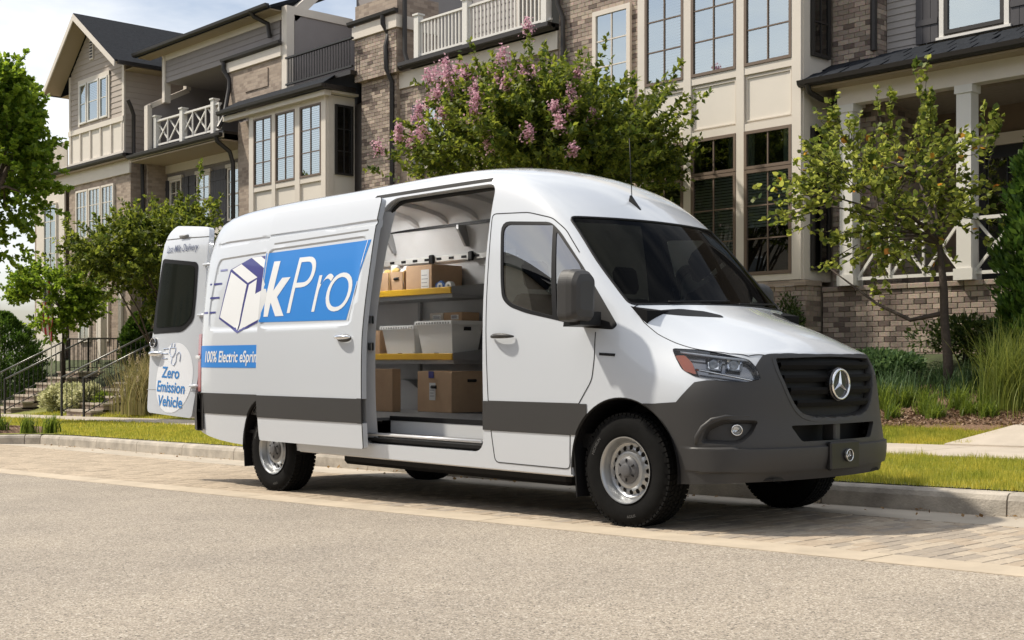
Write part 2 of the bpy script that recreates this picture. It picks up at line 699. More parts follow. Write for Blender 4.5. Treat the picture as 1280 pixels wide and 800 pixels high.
FZ, RZ = .375, .375 + GR * -4.325                   # wheel centre heights
P_ARF = circ(.012, .385, .472, -12, 192, 34) + [(-.45, .1), (.475, .1)]
P_ARR = circ(-4.325, .335, .445, -12, 192, 34) + [(-4.76, .1), (-3.89, .1)]
P_CLF = [(.2, .1), (.2, .822), (.275, .822), (.458, .836), (.513, .90), (.564, .962), (.63, .974), (.83, .976), (.845, 1.16), (1.3, 1.17), (1.3, .1)]
P_CLR = [(-5.62, .592), (-5.62, .79), (-3.5, .79), (-3.5, .592)]
P_CLR2 = [(-2.8, .592), (-2.8, .80), (-.3, .806), (-.3, .592)]
P_HOOD = [(-.03, .84), (.0, .842), (.08, .857), (.195, .855), (.333, .836), (.48, .81), (.60, .782), (.70, .742), (.79, .672), (.85, .58), (.885, .47), (.915, .31),
          (.93, .15), (.936, 0)]
P_HOODF = [(x, YC - h) for x, h in P_HOOD] + [(x, YC + h) for x, h in P_HOOD[::-1][1:]]
P_HOODF = P_HOODF + [(-.02, YC + .7), (.10, YC + .45), (.155, YC), (.10, YC - .45), (-.02, YC - .7)]
P_WS = rounded([(YC - .788, 2.118), (YC - .40, 2.124), (YC, 2.126), (YC + .40, 2.124), (YC + .788, 2.118), (YC + .836, 1.79), (YC + .842, 1.476), (YC + .4, 1.484), (YC, 1.487),
                (YC - .4, 1.484), (YC - .842, 1.476), (YC - .836, 1.79)], [.04, 0, 0, 0, .04, .1, .03, 0, 0, 0, .03, .1], 4)
P_VENT = rounded([(.046, .735), (.10, .69), (.20, .56), (.345, .35), (.30, .325), (.20, .385), (.11, .52)], .02, 3)
dg = lambda L: [((x + y) * D2, z) for x, y, z in L]
HL3 = [(.335, .136, 1.176), (.375, .12, 1.12), (.455, .089, 1.042), (.553, .096, .998), (.702, .166, .972), (.81, .268, .962), (.872, .362, .980), (.836, .348, 1.062), (.80, .33, 1.103),
       (.671, .244, 1.139), (.489, .191, 1.166)]
P_HL = rounded(dg(HL3), .02, 2)
P_AMB = rounded(dg([(.363, .127, 1.135), (.47, .092, 1.035), (.555, .111, 1.013), (.50, .137, 1.085), (.43, .149, 1.135)]), .012, 2)
P_FOGO = rounded(dg([(.62, .07, .578), (.655, .09, .69), (.736, .149, .735), (.885, .322, .725), (.872, .27, .64), (.83, .206, .572)]), .03, 3)
P_FOGI = rounded(dg([(.655, .08, .60), (.685, .10, .665), (.75, .155, .703), (.868, .31, .703), (.852, .255, .64), (.818, .205, .596)]), .025, 3)
P_GRO = rounded([(YC - .545, 1.128), (YC, 1.14), (YC + .545, 1.128), (YC + .555, 1.04), (YC + .49, .86), (YC + .40, .735), (YC + .25, .705), (YC, .70), (YC - .25, .705), (YC - .40, .735),
                 (YC - .49, .86), (YC - .555, 1.04)], [.02, 0, .02, .06, .1, .08, .05, 0, .05, .08, .1, .06], 3)
P_GRI = rounded([(YC - .508, 1.108), (YC, 1.12), (YC + .508, 1.108), (YC + .515, 1.03), (YC + .45, .865), (YC + .37, .765), (YC + .23, .742), (YC, .738), (YC - .23, .742), (YC - .37, .765),
                 (YC - .45, .865), (YC - .515, 1.03)], [.02, 0, .02, .05, .08, .06, .04, 0, .04, .06, .08, .05], 3)
P_GRI2 = [(p[0] + (p[0] - YC) * .035, .93 + (p[1] - .93) * 1.045) for p in P_GRI]
P_INT = rounded([(YC - .475, .688), (YC + .475, .688), (YC + .39, .585), (YC - .39, .585)], .025, 3)
P_PANEL = rounded([(-5.40, 2.085), (-3.6, 2.125), (-3.6, 1.385), (-5.44, 1.385), (-5.46, 1.6)], .08, 5)
P_PANEL_IN = rounded([(-5.385, 2.07), (-3.62, 2.11), (-3.62, 1.40), (-5.425, 1.40), (-5.445, 1.6)], .07, 5)

# street side
for P in (P_ARF, P_ARR, P_OPEN, P_DOOR, P_WOUT, P_DWIN, P_QWIN, P_CLR, P_CLR2, P_PANEL, P_PANEL_IN):
    knife(BM, P, 'side', RS)
for zz in (2.20, 2.215, 2.235, 2.25):
    knife(BM, [(-5.45, zz), (-2.6, zz)], 'side', RS, False)
# house side
for P in (P_ARF, P_ARR, P_DOOR, P_WOUT, P_DWIN, P_QWIN, P_CLR, P_CLR2):
    knife(BM, P, 'side', LS)
knife(BM, P_CLF, 'side', lambda c, n: c.x > .15)
knife(BM, P_HOODF, 'top', TOPF)
knife(BM, P_WS, 'front', WSF)
knife(BM, [(x, YC - h) for x, h in P_VENT], 'top', TOPF)
knife(BM, [(x, YC + h) for x, h in P_VENT], 'top', TOPF)
for P in (P_HL, P_AMB, P_FOGO, P_FOGI):
    knife(BM, P, 'diag', DG)
    knife(BM, P, 'diagl', DGL)
for P in (P_GRO, P_GRI2, P_GRI, P_INT):
    knife(BM, P, 'front', FR)
BMPZ = [(.54, .560), (.54, .535)]
for zz in (.565, .545, .43, .41):
    knife(BM, [(.2, zz), (1.2, zz)], 'side', lambda c, n: c.x > .5 and abs(n.z) < .9, False)
# the right rear door hole
P_RD = [(.06, .62), (.10, 1.4), (.19, 2.1), (.25, 2.36), (YC, 2.40), (YC, .62)]
knife(BM, P_RD, 'front', lambda c, n: c.x < -5.4 and n.x < -.2)

BM.verts.ensure_lookup_table()
BM.normal_update()
# relief: recessed fog lamp wells, air intake, pressed flank panel and swages, bumper step
VC = np.array([v.co for v in BM.verts])
VN = np.array([v.normal for v in BM.verts])


def grow(P, e):
    c = np.mean(P, 0)
    out = []
    for p in P:
        d = np.array(p) - c
        L = np.linalg.norm(d) + 1e-9
        out.append(tuple(c + d * (L + e) / L))
    return out


def in_or_on(Q, P, e=.0012):
    """Inside a polygon or within e of its outline."""
    r = in_poly(Q, P)
    lo, hi = np.min(P, 0) - .01, np.max(P, 0) + .01
    near = np.nonzero(((Q > lo) & (Q < hi)).all(1) & ~r)[0]
    q = Q[near]
    d = np.full(len(q), 9.0)
    for i in range(len(P)):
        p0, p1 = np.array(P[i]), np.array(P[(i + 1) % len(P)])
        L = p1 - p0
        t = np.clip(((q - p0) @ L) / max(1e-12, L @ L), 0, 1)
        d = np.minimum(d, np.linalg.norm(q - p0 - t[:, None] * L, axis=1))
    r[near[d < e]] = True
    return r


def pdist(q, P):
    d = np.full(len(q), 9.0)
    for i in range(len(P)):
        p0, p1 = np.array(P[i]), np.array(P[(i + 1) % len(P)])
        L = p1 - p0
        t = np.clip(((q - p0) @ L) / max(1e-12, L @ L), 0, 1)
        d = np.minimum(d, np.linalg.norm(q - p0 - t[:, None] * L, axis=1))
    return d


def ramp(Q, Pin, Pout, ok):
    """1 inside Pin, 0 outside Pout, a slope in between."""
    w_ = np.zeros(len(Q))
    idx = np.nonzero(in_or_on(Q, Pout) & ok)[0]
    q = Q[idx]
    di, do = pdist(q, Pin), pdist(q, Pout)
    t = np.where(in_poly(q, Pin), 1.0, do / np.maximum(1e-6, di + do))
    w_[idx] = t
    return w_[:, None]


u1 = np.stack([(VC[:, 0] + VC[:, 1]) * D2, VC[:, 2]], 1)
u2 = np.stack([(VC[:, 0] + 2 * YC - VC[:, 1]) * D2, VC[:, 2]], 1)
fr2 = VC[:, [1, 2]]
sd2 = VC[:, [0, 2]]
DISP = np.zeros_like(VC)
DISP += ramp(u1, P_FOGI, P_FOGO, (VC[:, 0] > .2) & (VC[:, 1] < .75) & (VN[:, 0] - VN[:, 1] > .2)) * np.array([-.055 * D2, .055 * D2, 0])
DISP += ramp(u2, P_FOGI, P_FOGO, (VC[:, 0] > .2) & (VC[:, 1] > 2 * YC - .75) & (VN[:, 0] + VN[:, 1] > .2)) * np.array([-.055 * D2, -.055 * D2, 0])
DISP += ramp(fr2, P_GRI, P_GRI2, VC[:, 0] > .6) * np.array([-.05, 0, 0])
DISP += ramp(sd2, P_PANEL_IN, P_PANEL, VC[:, 1] < .5) * np.array([0, .011, 0])
m = (VC[:, 1] < .6) & (VC[:, 0] < -2.55) & (VC[:, 0] > -5.46) & (VC[:, 2] > 2.212) & (VC[:, 2] < 2.238) & (VN[:, 1] < -.2)
DISP[m] += np.array([0, .013, 0])
m = (VC[:, 0] > .5) & (VC[:, 2] < .549) & (VC[:, 2] > .405) & (VN[:, 2] > -.8)
DISP[m] += VN[m] * .02 * np.clip((VC[m, 0] - .5) / .2, 0, 1)[:, None]
for v, d in zip(BM.verts, DISP):
    v.co = v.co + Vector(d)

BM.faces.ensure_lookup_table()
FC = np.array([f.calc_center_median() for f in BM.faces])
FN = np.array([f.normal for f in BM.faces])
fs, ff, ft = FC[:, [0, 2]], FC[:, [1, 2]], FC[:, [0, 1]]
fd, fdl = np.stack([(FC[:, 0] + FC[:, 1]) * D2, FC[:, 2]], 1), np.stack([(FC[:, 0] + 2 * YC - FC[:, 1]) * D2, FC[:, 2]], 1)
isR = (FC[:, 1] < .62) & (FN[:, 1] < -.1)
isL = (FC[:, 1] > 2 * YC - .62) & (FN[:, 1] > .1)
flank = isR | isL
CL = np.full(len(FC), 'body', dtype='<U16')
hood = in_poly(ft, P_HOODF) & (FN[:, 2] > .05) & (FC[:, 2] > 1.05)
CL[hood] = 'bonnet'
ws = in_poly(ff, P_WS) & (FC[:, 0] > -1.0) & (FN[:, 0] > .1) & (FC[:, 2] > 1.3) & (FC[:, 0] < .3)
clf = in_poly(fs, P_CLF) & ~hood
CL[clf] = 'front_bumper'
clr = (in_poly(fs, P_CLR) | in_poly(fs, P_CLR2)) & flank
dr = in_poly(fs, P_DOOR)
CL[dr & isR] = 'door_r'
CL[dr & isL] = 'door_l'
CL[clr & ~dr] = 'clad'
CL[clr & dr & isR] = 'door_r_clad'
CL[clr & dr & isL] = 'door_l_clad'
wo = in_poly(fs, P_WOUT)
CL[wo & isR] = 'wtrim_r'
CL[wo & isL] = 'wtrim_l'
for P in (P_DWIN, P_QWIN):
    w_ = in_poly(fs, P)
    CL[w_ & isR] = 'wglass_r' if P is P_DWIN else 'qglass_r'
    CL[w_ & isL] = 'wglass_l' if P is P_DWIN else 'qglass_l'
CL[ws] = 'windscreen'
vent = (in_poly(ft, [(x, YC - h) for x, h in P_VENT]) | in_poly(ft, [(x, YC + h) for x, h in P_VENT])) & hood
CL[vent] = 'vent'
for P, nm in ((P_HL, 'lamp'), (P_AMB, 'amber')):
    a = in_poly(fd, P) & (FC[:, 0] > .2) & (FC[:, 1] < .75) & (FN[:, 0] - FN[:, 1] > .2)
    b = in_poly(fdl, P) & (FC[:, 0] > .2) & (FC[:, 1] > 2 * YC - .75) & (FN[:, 0] + FN[:, 1] > .2)
    CL[a] = nm + '_r'
    CL[b] = nm + '_l'
g = in_poly(ff, P_GRO) & (FC[:, 0] > .7)
CL[g] = 'grille'
CL[in_poly(ff, P_GRI) & (FC[:, 0] > .7)] = 'grille_back'
CL[in_poly(ff, P_INT) & (FC[:, 0] > .7)] = 'hole'
CL[in_poly(fs, P_ARF) & flank & (FC[:, 0] > -1)] = 'hole'
CL[in_poly(fs, P_ARR) & flank] = 'hole'
CL[in_poly(fs, P_OPEN) & isR] = 'hole'
CL[in_poly(ff, P_RD) & (FC[:, 0] < -5.4)] = 'hole'

van = thing('delivery_van', (0, 0, 0), 'white high-roof electric delivery van with its side and rear doors open', 'van')
VFACES = [[v.index for v in f.verts] for f in BM.faces]
VCO = np.array([v.co for v in BM.verts])
BM.normal_update()
VNO = np.array([v.normal for v in BM.verts])


def panel(name, mask, m, parent, rim=0.0, off=0.0, shift=(0, 0, 0), smooth=35, flip=False):
    """A panel made of the masked faces; its free edges are folded in by rim; returns object and boundary loops' edges."""
    ids = np.nonzero(mask)[0]
    mp_, V, F, N = {}, [], [], []
    for i in ids:
        q = []
        for v in VFACES[i]:
            if v not in mp_:
                mp_[v] = len(V)
                V.append(VCO[v] + VNO[v] * off + np.array(shift))
                N.append(VNO[v])
            q.append(mp_[v])
        F.append(q[::-1] if flip else q)
    if not F:
        return None, []
    cnt = {}
    for q in F:
        for a, b in zip(q, q[1:] + q[:1]):
            k = (min(a, b), max(a, b))
            cnt[k] = (a, b) if k not in cnt else None
    bd = [e for e in cnt.values() if e]
    edges = [(V[a].copy(), V[b].copy()) for a, b in bd]
    if rim:
        inn = {}
        for a, b in bd:
            for v in (a, b):
                if v not in inn:
                    inn[v] = len(V)
                    V.append(V[v] - N[v] * rim)
        for a, b in bd:
            F.append([b, a, inn[a], inn[b]])
    me = bpy.data.meshes.new(name)
    me.from_pydata([tuple(v) for v in V], [], F)
    me.update()
    return link(name, me, m, parent, smooth), edges


def seam(name, edges, r, parent, m=None, keep=None):
    """Thin dark gasket following panel edges."""
    mb = MB()
    for a, b in edges:
        c = (a + b) / 2
        if keep is not None and not keep(c):
            continue
        if np.linalg.norm(a - b) < 1e-4:
            continue
        mb.tube([a, b], r, 5, False)
    return mb.build(name, m or M_SEAM, parent, True, fix=False) if mb.f else None


body, be = panel('body', CL == 'body', M_PAINT, van, rim=.02)
cladp, _ = panel('side_cladding', CL == 'clad', M_CLAD, van, off=.006, rim=.02)
split_obj(cladp)
bon, bon_e = panel('bonnet', CL == 'bonnet', M_PAINT, van, rim=.03)
seam('panel_gap', bon_e, .0035, bon, keep=lambda c: c[0] > .36 or abs(c[1] - YC) > .76 or c[0] < .0)
for sx in (0, 1):
    P3 = [(x, YC - h if sx == 0 else YC + h) for x, h in P_VENT]
    mk = (CL == 'vent') & (in_poly(ft, P3))
    v_, ve = panel('air_vent', mk, M_BLACK, bon, off=.001)
bump, bump_e = panel('front_bumper', CL == 'front_bumper', M_CLAD, van, off=.003, rim=.03)
for sd, nm in (('r', 'door'), ('l', 'door')):
    d_, de = panel('front_door', CL == 'door_' + sd, M_PAINT, van, rim=.03)
    sg_ = seam('panel_gap', de, .0038, d_, keep=(lambda c: c[2] < 1.25 or c[0] < -1.3 or not in_poly([(c[0], c[2])], grow(P_WOUT, .03))[0]))
    split_obj(sg_)
    panel('door_cladding', CL == 'door_' + sd + '_clad', M_CLAD, d_, off=.006, rim=.02)
    panel('window_surround', CL == 'wtrim_' + sd, M_BLACK, d_, off=.002, rim=.012)
    panel('window_pane', CL == 'wglass_' + sd, M_GLASS, d_, off=-.004)
    panel('quarter_pane', CL == 'qglass_' + sd, M_GLASS, d_, off=-.004)
    if sd == 'r':
        door_r = d_
    # pull handle in a shallow cup
    sg = 1 if sd == 'r' else -1
    yy = lambda y: y if sd == 'r' else 2 * YC - y
    hb = MB()
    P = []
    for i in range(13):
        t = i / 12
        P.append((-1.255 + .235 * t, yy(-.006 - .04 * math.sin(math.pi * min(1, max(0, t * 1.0))) ** .5), 1.272 + .006 * math.sin(math.pi * t)))
    hb.tube(P, [.006 + .014 * math.sin(math.pi * min(1, t_ * 1.0)) ** .6 for t_ in [i / 12 for i in range(13)]], 10)
    hb.build('door_handle', M_CLAD if sd == 'r' else M_CLAD, d_, True)
ws_o, ws_e = panel('windscreen', CL == 'windscreen', M_WSG, van, off=-.004)
seam('windscreen_seal', ws_e, .011, ws_o, M_BLACK)
gro, _ = panel('grille', CL == 'grille', M_CLAD, van, off=.006, rim=.03)
panel('grille_backing', CL == 'grille_back', mat('grille_black', (.006, .006, .006), .7), gro)
# ------------------------------------------------------------------ VAN: fittings
def on_front(y, z):
    r = SH_BVH.ray_cast(Vector((2.0, y, z)), Vector((-1, 0, 0)))
    return r[0].x if r[0] else .95


def on_side(x, z):
    r = SH_BVH.ray_cast(Vector((x, -1.0, z)), Vector((0, 1, 0)))
    return r[0].y if r[0] else 0.0


# grille bars, curved with the nose
for zc, hw, th in ((1.065, .50, .046), (.985, .495, .046), (.905, .455, .046), (.825, .405, .044)):
    mb = MB()
    n = 24
    rows = []
    for i in range(n + 1):
        y = YC - hw + 2 * hw * i / n
        x = on_front(y, zc) + .002
        rows.append([(x - .06, y, zc + th * .30), (x - .004, y, zc + th * .5), (x, y, zc + th * .1), (x - .012, y, zc - th * .5), (x - .06, y, zc - th * .5)])
    for a, b in zip(rows, rows[1:]):
        for k in range(5):
            mb.poly([a[k], a[(k + 1) % 5], b[(k + 1) % 5], b[k]])
    mb.build('grille_bar', mat('grille_bar_black', (.007, .007, .0075), .7, spec=.12), gro, False)


def star_badge(cx, cy, cz, R, parent, nm='star_badge', disc=True):
    """Three-pointed star in a ring, facing forward."""
    base = MB()
    base.lathe([(-.03, R * .98), (.004, R * 1.02), (.010, R * .96), (.006, 0.0)], 40, (cx, cy, cz), 'x')
    o = base.build(nm, mat('badge_black', (.010, .010, .011), .25, coat=1), parent, 40)
    ring = MB()
    pr = [(cx, R * .93)]
    b = []
    for k in range(12):
        g_ = 2 * math.pi * k / 12
        b.append((.016 + .010 * math.cos(g_) * R / .1, R * .88 + .075 * R * math.sin(g_)))
    ring.lathe(b, 48, (cx, cy, cz), 'x', True)
    ring.build('ring', M_CHROME, o, True)
    st = MB()
    for k in range(3):
        a = math.pi / 2 + k * 2 * math.pi / 3
        tip = (cx + .014, cy + math.cos(a) * R * .86, cz + math.sin(a) * R * .86)
        for s_ in (-1, 1):
            w_ = a + s_ * math.pi / 3
            side = (cx + .010, cy + math.cos(w_) * R * .15, cz + math.sin(w_) * R * .15)
            st.poly([(cx + .026, cy, cz), tip, side])
    st.build('star', M_CHROME, o, False, fix=True)
    return o


star_badge(on_front(YC, .95) + .012, YC, .945, .108, gro)
# plate carrier with its small badge
pl = MB()
xp = on_front(YC, .49) + .03
pl.bevel_box(xp - .03, xp + .012, YC - .165, YC + .165, .392, .575, .01)
plate = pl.build('plate_panel', mat('plate_black', (.012, .012, .013), .35), bump, False)
star_badge(xp + .014, YC + .02, .485, .043, plate, 'plate_badge')

# intake: dark duct behind the opening and the upright web in its middle
mb = MB()
mb.box(.80, .84, YC - .5, YC + .5, .56, .71)
mb.build('intake_duct', mat('grille_black', (.006, .006, .006), .7), bump)
MB().bevel_box(.9, 1.0, YC - .035, YC + .035, .575, .70, .01).build('intake_web', M_CLAD, bump)
# cooling pack hidden behind the grille keeps the nose closed
MB().box(.55, .62, YC - .8, YC + .8, .32, 1.10).build('radiator', M_BLACK, van)
MB().prism([(.93, YC - .60, .345), (.72, YC - .82, .345), (.52, YC - .60, .335), (.52, YC + .60, .335), (.72, YC + .82, .345), (.93, YC + .60, .345)], (0, 0, .015)).build('under_tray', M_BLACK, van)

# headlights: chrome bowl behind a clear lens, projector cells, light guide and amber marker
for sd in ('r', 'l'):
    s_ = 1 if sd == 'r' else -1
    Y = lambda y: y if s_ > 0 else 2 * YC - y
    lens_mask = (CL == 'lamp_' + sd) | (CL == 'amber_' + sd)
    hl, he = panel('headlight', lens_mask, mat('lamp_bowl', (.22, .225, .24), .15, metal=.9), van, off=-.055, rim=-.06, smooth=40)
    panel('lens', lens_mask, M_LENS, hl, off=.001)
    seam('lamp_seal', he, .0045, hl, M_BLACK)
    panel('amber_marker', CL == 'amber_' + sd, M_AMBER, hl, off=-.006, rim=.012)

    def LP(u, v, d):     # lamp coordinates: u along (0 outer..1 inner), v up, d depth behind the lens
        x, y = .335 + (.876 - .335) * u, .136 + (.368 - .136) * u ** 1.6
        z = 1.175 - .02 * u - .05 * u * u + v
        r = SH_BVH.ray_cast(Vector((x + .6 * D2, y - .6 * D2, z)), Vector((-D2, D2, 0)))
        p = r[0] if r[0] else Vector((x, y, z))
        q = p + Vector((-D2, D2, 0)) * d
        return (q.x, Y(q.y), q.z)
    for (ua, ub, va, vb, nm, m_) in ((.42, .60, -.045, -.115, 'projector', M_CHROME), (.63, .82, -.03, -.10, 'projector', M_CHROME)):
        mb = MB()
        q0 = [LP(ua, va, .02), LP(ub, va, .02), LP(ub - .02, vb, .02), LP(ua, vb, .02)]
        q1 = [LP(ua + .03, va - .01, .05), LP(ub - .03, va - .01, .05), LP(ub - .04, vb + .01, .05), LP(ua + .03, vb + .01, .05)]
        for i in range(4):
            j = (i + 1) % 4
            mb.poly([q0[i], q0[j], q1[j], q1[i]])
        mb.poly(q1)
        pj = mb.build(nm, m_, hl, False)
        c = Vector(LP((ua + ub) / 2, (va + vb) / 2, .042))
        bl = MB()
        for k in range(8):
            for a in range(4):
                pass
        bl.lathe([(0, .0), (.006, .02), (.004, .03), (-.01, .032)], 20, (0, 0, 0), 'x')
        rot = Matrix.Rotation(math.radians(-45 if s_ > 0 else 45), 3, 'Z')
        bl.v = [tuple(rot @ Vector(v) + c) for v in bl.v]
        bl.build('cell_lens', mat('cell_glass', (.35, .38, .42), .05, coat=1), pj, True)
    mb = MB()
    path = [LP(u, -.016 - .012 * math.sin(u * 3.1), .012) for u in np.linspace(.12, .90, 16)] + [LP(.955, -.06, .012), LP(.965, -.10, .012)]
    mb.tube(path, .008, 8)
    mb.build('light_guide', mat('light_guide_white', (.88, .90, .92), .15, coat=1), hl, True)
    mb = MB()
    mb.tube([LP(u, -.105 - .07 * u + .03 * u * u, .014) for u in np.linspace(.30, .93, 14)], .007, 8)
    mb.build('chrome_trim', M_CHROME, hl, True)
    # soft ridge round the fog lamp well, running into the bumper step
    rg = MB()
    RP3 = [(.905, .352, .742), (.845, .262, .752), (.755, .158, .750), (.690, .102, .728), (.640, .074, .680), (.606, .060, .620), (.603, .058, .570)]
    path_ = []
    for x_, y_, z_ in RP3:
        r_ = SH_BVH.ray_cast(Vector((x_ + .6 * D2, y_ - .6 * D2, z_)), Vector((-D2, D2, 0)))
        p_ = r_[0] if r_[0] else Vector((x_, y_, z_))
        path_.append((p_.x - .004, Y(p_.y + .004), p_.z))
    rg.tube(path_, [.004, .011, .015, .017, .018, .018, .012], 10)
    rg.build('fog_lamp_surround', M_CLAD, bump, True)
    # fog lamp
    c = Vector((.795, Y(.215), .665))
    bl = MB()
    bl.lathe([(-.03, .036), (.012, .034), (.010, .029), (-.012, .021), (-.02, 0)], 24, (0, 0, 0), 'x')
    bl.v = [tuple(rot @ Vector(v) + c) for v in bl.v]
    fg = bl.build('fog_lamp', M_CHROME, bump, True)
    bl = MB()
    bl.lathe([(.010, .029), (.016, .017), (.018, 0)], 24, (0, 0, 0), 'x')
    bl.v = [tuple(rot @ Vector(v) + c) for v in bl.v]
    bl.build('lens', M_LENS, fg, True)

# door mirrors
for sd in ('r', 'l'):
    s_ = 1 if sd == 'r' else -1
    Y = lambda y: y if s_ > 0 else 2 * YC - y
    prof = rounded([(-.065, .0), (.075, .02), (.085, .36), (.055, .40), (-.05, .395), (-.075, .3)], .035, 4)
    mb = MB()
    cx, cz = -.245, 1.345
    rings = []
    # housing seen from the front/back: wide in y (-.30..-.06), tall in z
    out = rounded([(-.285, 1.36), (-.075, 1.345), (-.065, 1.66), (-.115, 1.705), (-.245, 1.70), (-.285, 1.63)], .045, 5)
    for dx, sc in ((-.055, .94), (-.045, 1.0), (.03, 1.0), (.075, .93), (.105, .80), (.118, .55)):
        cy, cz2 = -.175, 1.525
        rings.append([(cx + dx, Y(cy + (y - cy) * sc), cz2 + (z - cz2) * sc) for y, z in out])
    n = len(out)
    for a, b in zip(rings, rings[1:]):
        for k in range(n):
            mb.poly([a[k], a[(k + 1) % n], b[(k + 1) % n], b[k]])
    mb.poly(rings[-1])
    if s_ < 0:       # folded back against the door
        Rm = Matrix.Rotation(math.radians(72), 3, 'Z')
        pv = Vector((-.20, 2 * YC - .03, 0))
        fold = lambda v: tuple(Rm @ (Vector(v) - pv) + pv)
    else:
        fold = lambda v: v
    mb.v = [fold(v) for v in mb.v]
    dpar = door_r if s_ > 0 else [o for o in van.children if o.name.startswith('front_door') and o is not door_r][0]
    mi = mb.build('wing_mirror', M_CLAD, dpar, 40)
    MB().poly([fold((cx - .052, y, z)) for y, z in [(Y(-.175 + (a + .175) * .9), 1.525 + (b - 1.525) * .9) for a, b in out]]).build('mirror_glass', M_CHROME, mi)
    arm = MB()
    arm.prism([(cx - .10, Y(.02), 1.325), (cx + .06, Y(.02), 1.335), (cx + .06, Y(.02), 1.425), (cx - .08, Y(.02), 1.415)], (0, -.20 * s_, .0))
    arm.v = [fold(v) for v in arm.v]
    arm.build('mirror_arm', M_BLACK, mi)

# wheels
def wheel(cx, yo, cz, s_, steer=0.0):
    """yo: outer face of the tyre; s_ = +1 street side (faces -y)."""
    Yw = lambda a: yo + a * s_       # a grows inwards
    nm = 'wheel'
    hub = MB().lathe([(Yw(.09), 0), (Yw(.09), .17), (Yw(.20), .17), (Yw(.20), 0)], 32, (cx, 0, cz)).build(nm, mat('brake_iron', (.05, .045, .04), .7), van, 40)
    # tyre
    prof = [(.030, .205), (.014, .222), (.008, .245), (.002, .275), (.000, .305), (.006, .335), (.018, .358), (.030, .370), (.040, .376)]
    back = [(.245 - a, r) for a, r in prof[::-1]]
    grooves = []
    for g0 in (.082, .1225, .163):
        grooves += [(g0 - .005, .377), (g0 - .004, .367), (g0 + .004, .367), (g0 + .005, .377)]
    P = prof + grooves + back
    t = MB().lathe([(Yw(a), r) for a, r in P], 72, (cx, 0, cz))
    # tread blocks
    NB = 64
    for k in range(NB):
        for (a0, a1, sk) in ((.018, .045, .0), (.050, .076, .02), (.090, .116, -.02), (.129, .155, .02), (.169, .195, -.02), (.200, .227, 0.)):
            if abs(a0 - .018) < 1e-6 or abs(a0 - .2) < 1e-6:
                r0, r1 = .360, .3795
            else:
                r0, r1 = .372, .3825
            g0 = 2 * math.pi * (k + sk * 3) / NB
            g1 = g0 + 2 * math.pi * .74 / NB
            c8 = []
            for r in (r0, r1):
                for (a, g_) in ((a0, g0), (a1, g0 + sk), (a1, g1 + sk), (a0, g1)):
                    c8.append((cx + r * math.cos(g_), Yw(a), cz + r * math.sin(g_)))
            t.quad_box(c8)
    # shoulder lugs and raised sidewall rings
    for k in range(NB // 2):
        g0 = 2 * math.pi * (k * 2) / NB
        g1 = g0 + 2 * math.pi * 1.2 / NB
        c8 = []
        for (a, r, b) in ((.012, .345, 0), (.020, .366, 0)):
            for (da, g_) in ((0, g0), (-.0025, g0), (-.0025, g1), (0, g1)):
                c8.append((cx + r * math.cos(g_), Yw(a + da), cz + r * math.sin(g_)))
        t.quad_box(c8)
    ty = t.build('tyre', M_RUB, hub, 30)
    if s_ > 0:
        # raised maker's lettering, curved along the sidewall
        for txt, a0, rr, hh in (('MICHELIN', 150, .302, .030), ('AGILIS', -78, .302, .026)):
            me = text_mesh(txt, hh, .0)
            lt = bpy.data.meshes.new('sidewall_lettering')
            vs = [v.co.copy() for v in me.vertices]
            w0 = max(v.x for v in vs)
            vv = []
            for v in vs:
                up = a0 > 0
                ang = math.radians(a0) - (v.x - w0 / 2) / rr if up else math.radians(a0) + (v.x - w0 / 2) / rr
                r = rr - hh / 2 + v.y if up else rr + hh / 2 - v.y
                vv.append((cx + r * math.cos(ang), Yw(-.0022), cz + r * math.sin(ang)))
            lt.from_pydata(vv, [], [tuple(p.vertices) for p in me.polygons])
            o = link('sidewall_lettering', lt, mat('tyre_lettering', (.10, .10, .10), .5), ty)
    # steel rim: lip, well, pierced disc
    rim = MB().lathe([(Yw(a), r) for a, r in [(.030, .205), (.016, .214), (.010, .222), (.004, .222), (.006, .214), (.016, .207), (.028, .202), (.050, .196), (.060, .190), (.085, .188), (.19, .190), (.21, .2)]],
                     64, (cx, 0, cz)).build('rim', M_STEEL, hub, 30)
    from mathutils.geometry import delaunay_2d_cdt
    holes = [(.150 * math.cos(2 * math.pi * k / 16), .150 * math.sin(2 * math.pi * k / 16)) for k in range(16)]
    vs, es = [], []

    def ringv(r, n, c=(0, 0)):
        b = len(vs)
        for i in range(n):
            vs.append(Vector((c[0] + r * math.cos(2 * math.pi * i / n), c[1] + r * math.sin(2 * math.pi * i / n))))
            es.append((b + i, b + (i + 1) % n))
    for r in (.0865, .105, .122, .130, .170, .181, .192):
        ringv(r, 64)
    for h in holes:
        ringv(.0165, 14, h)
    V2, E2, F2, *_ = delaunay_2d_cdt(vs, es, [], 0, 1e-6)
    fz = lambda r: pline([(.08, .045), (.10, .038), (.12, .040), (.133, .066), (.167, .076), (.18, .064), (.192, .066)], r)
    mb = MB()
    mb.v = [(cx + v.x, Yw(fz(v.length)), cz + v.y) for v in V2]
    for f in F2:
        c = sum((V2[i] for i in f), Vector((0, 0))) / len(f)
        if c.length < .0865 or c.length > .192 or any((c - Vector(h)).length < .0162 for h in holes):
            continue
        mb.f.append(tuple(f))
    mb.build('wheel_disc', M_STEEL, hub, 40)
    # dark hub cover with six slots and a raised boss
    hc = MB().lathe([(Yw(a), r) for a, r in [(.052, .094), (.038, .090), (.026, .078), (.022, .060), (.020, .045), (.006, .042), (.002, .034), (.004, .0)]], 48, (cx, 0, cz)).build(
        'hub_cap', mat('hub_cap_grey', (.10, .10, .105), .45), hub, 35)
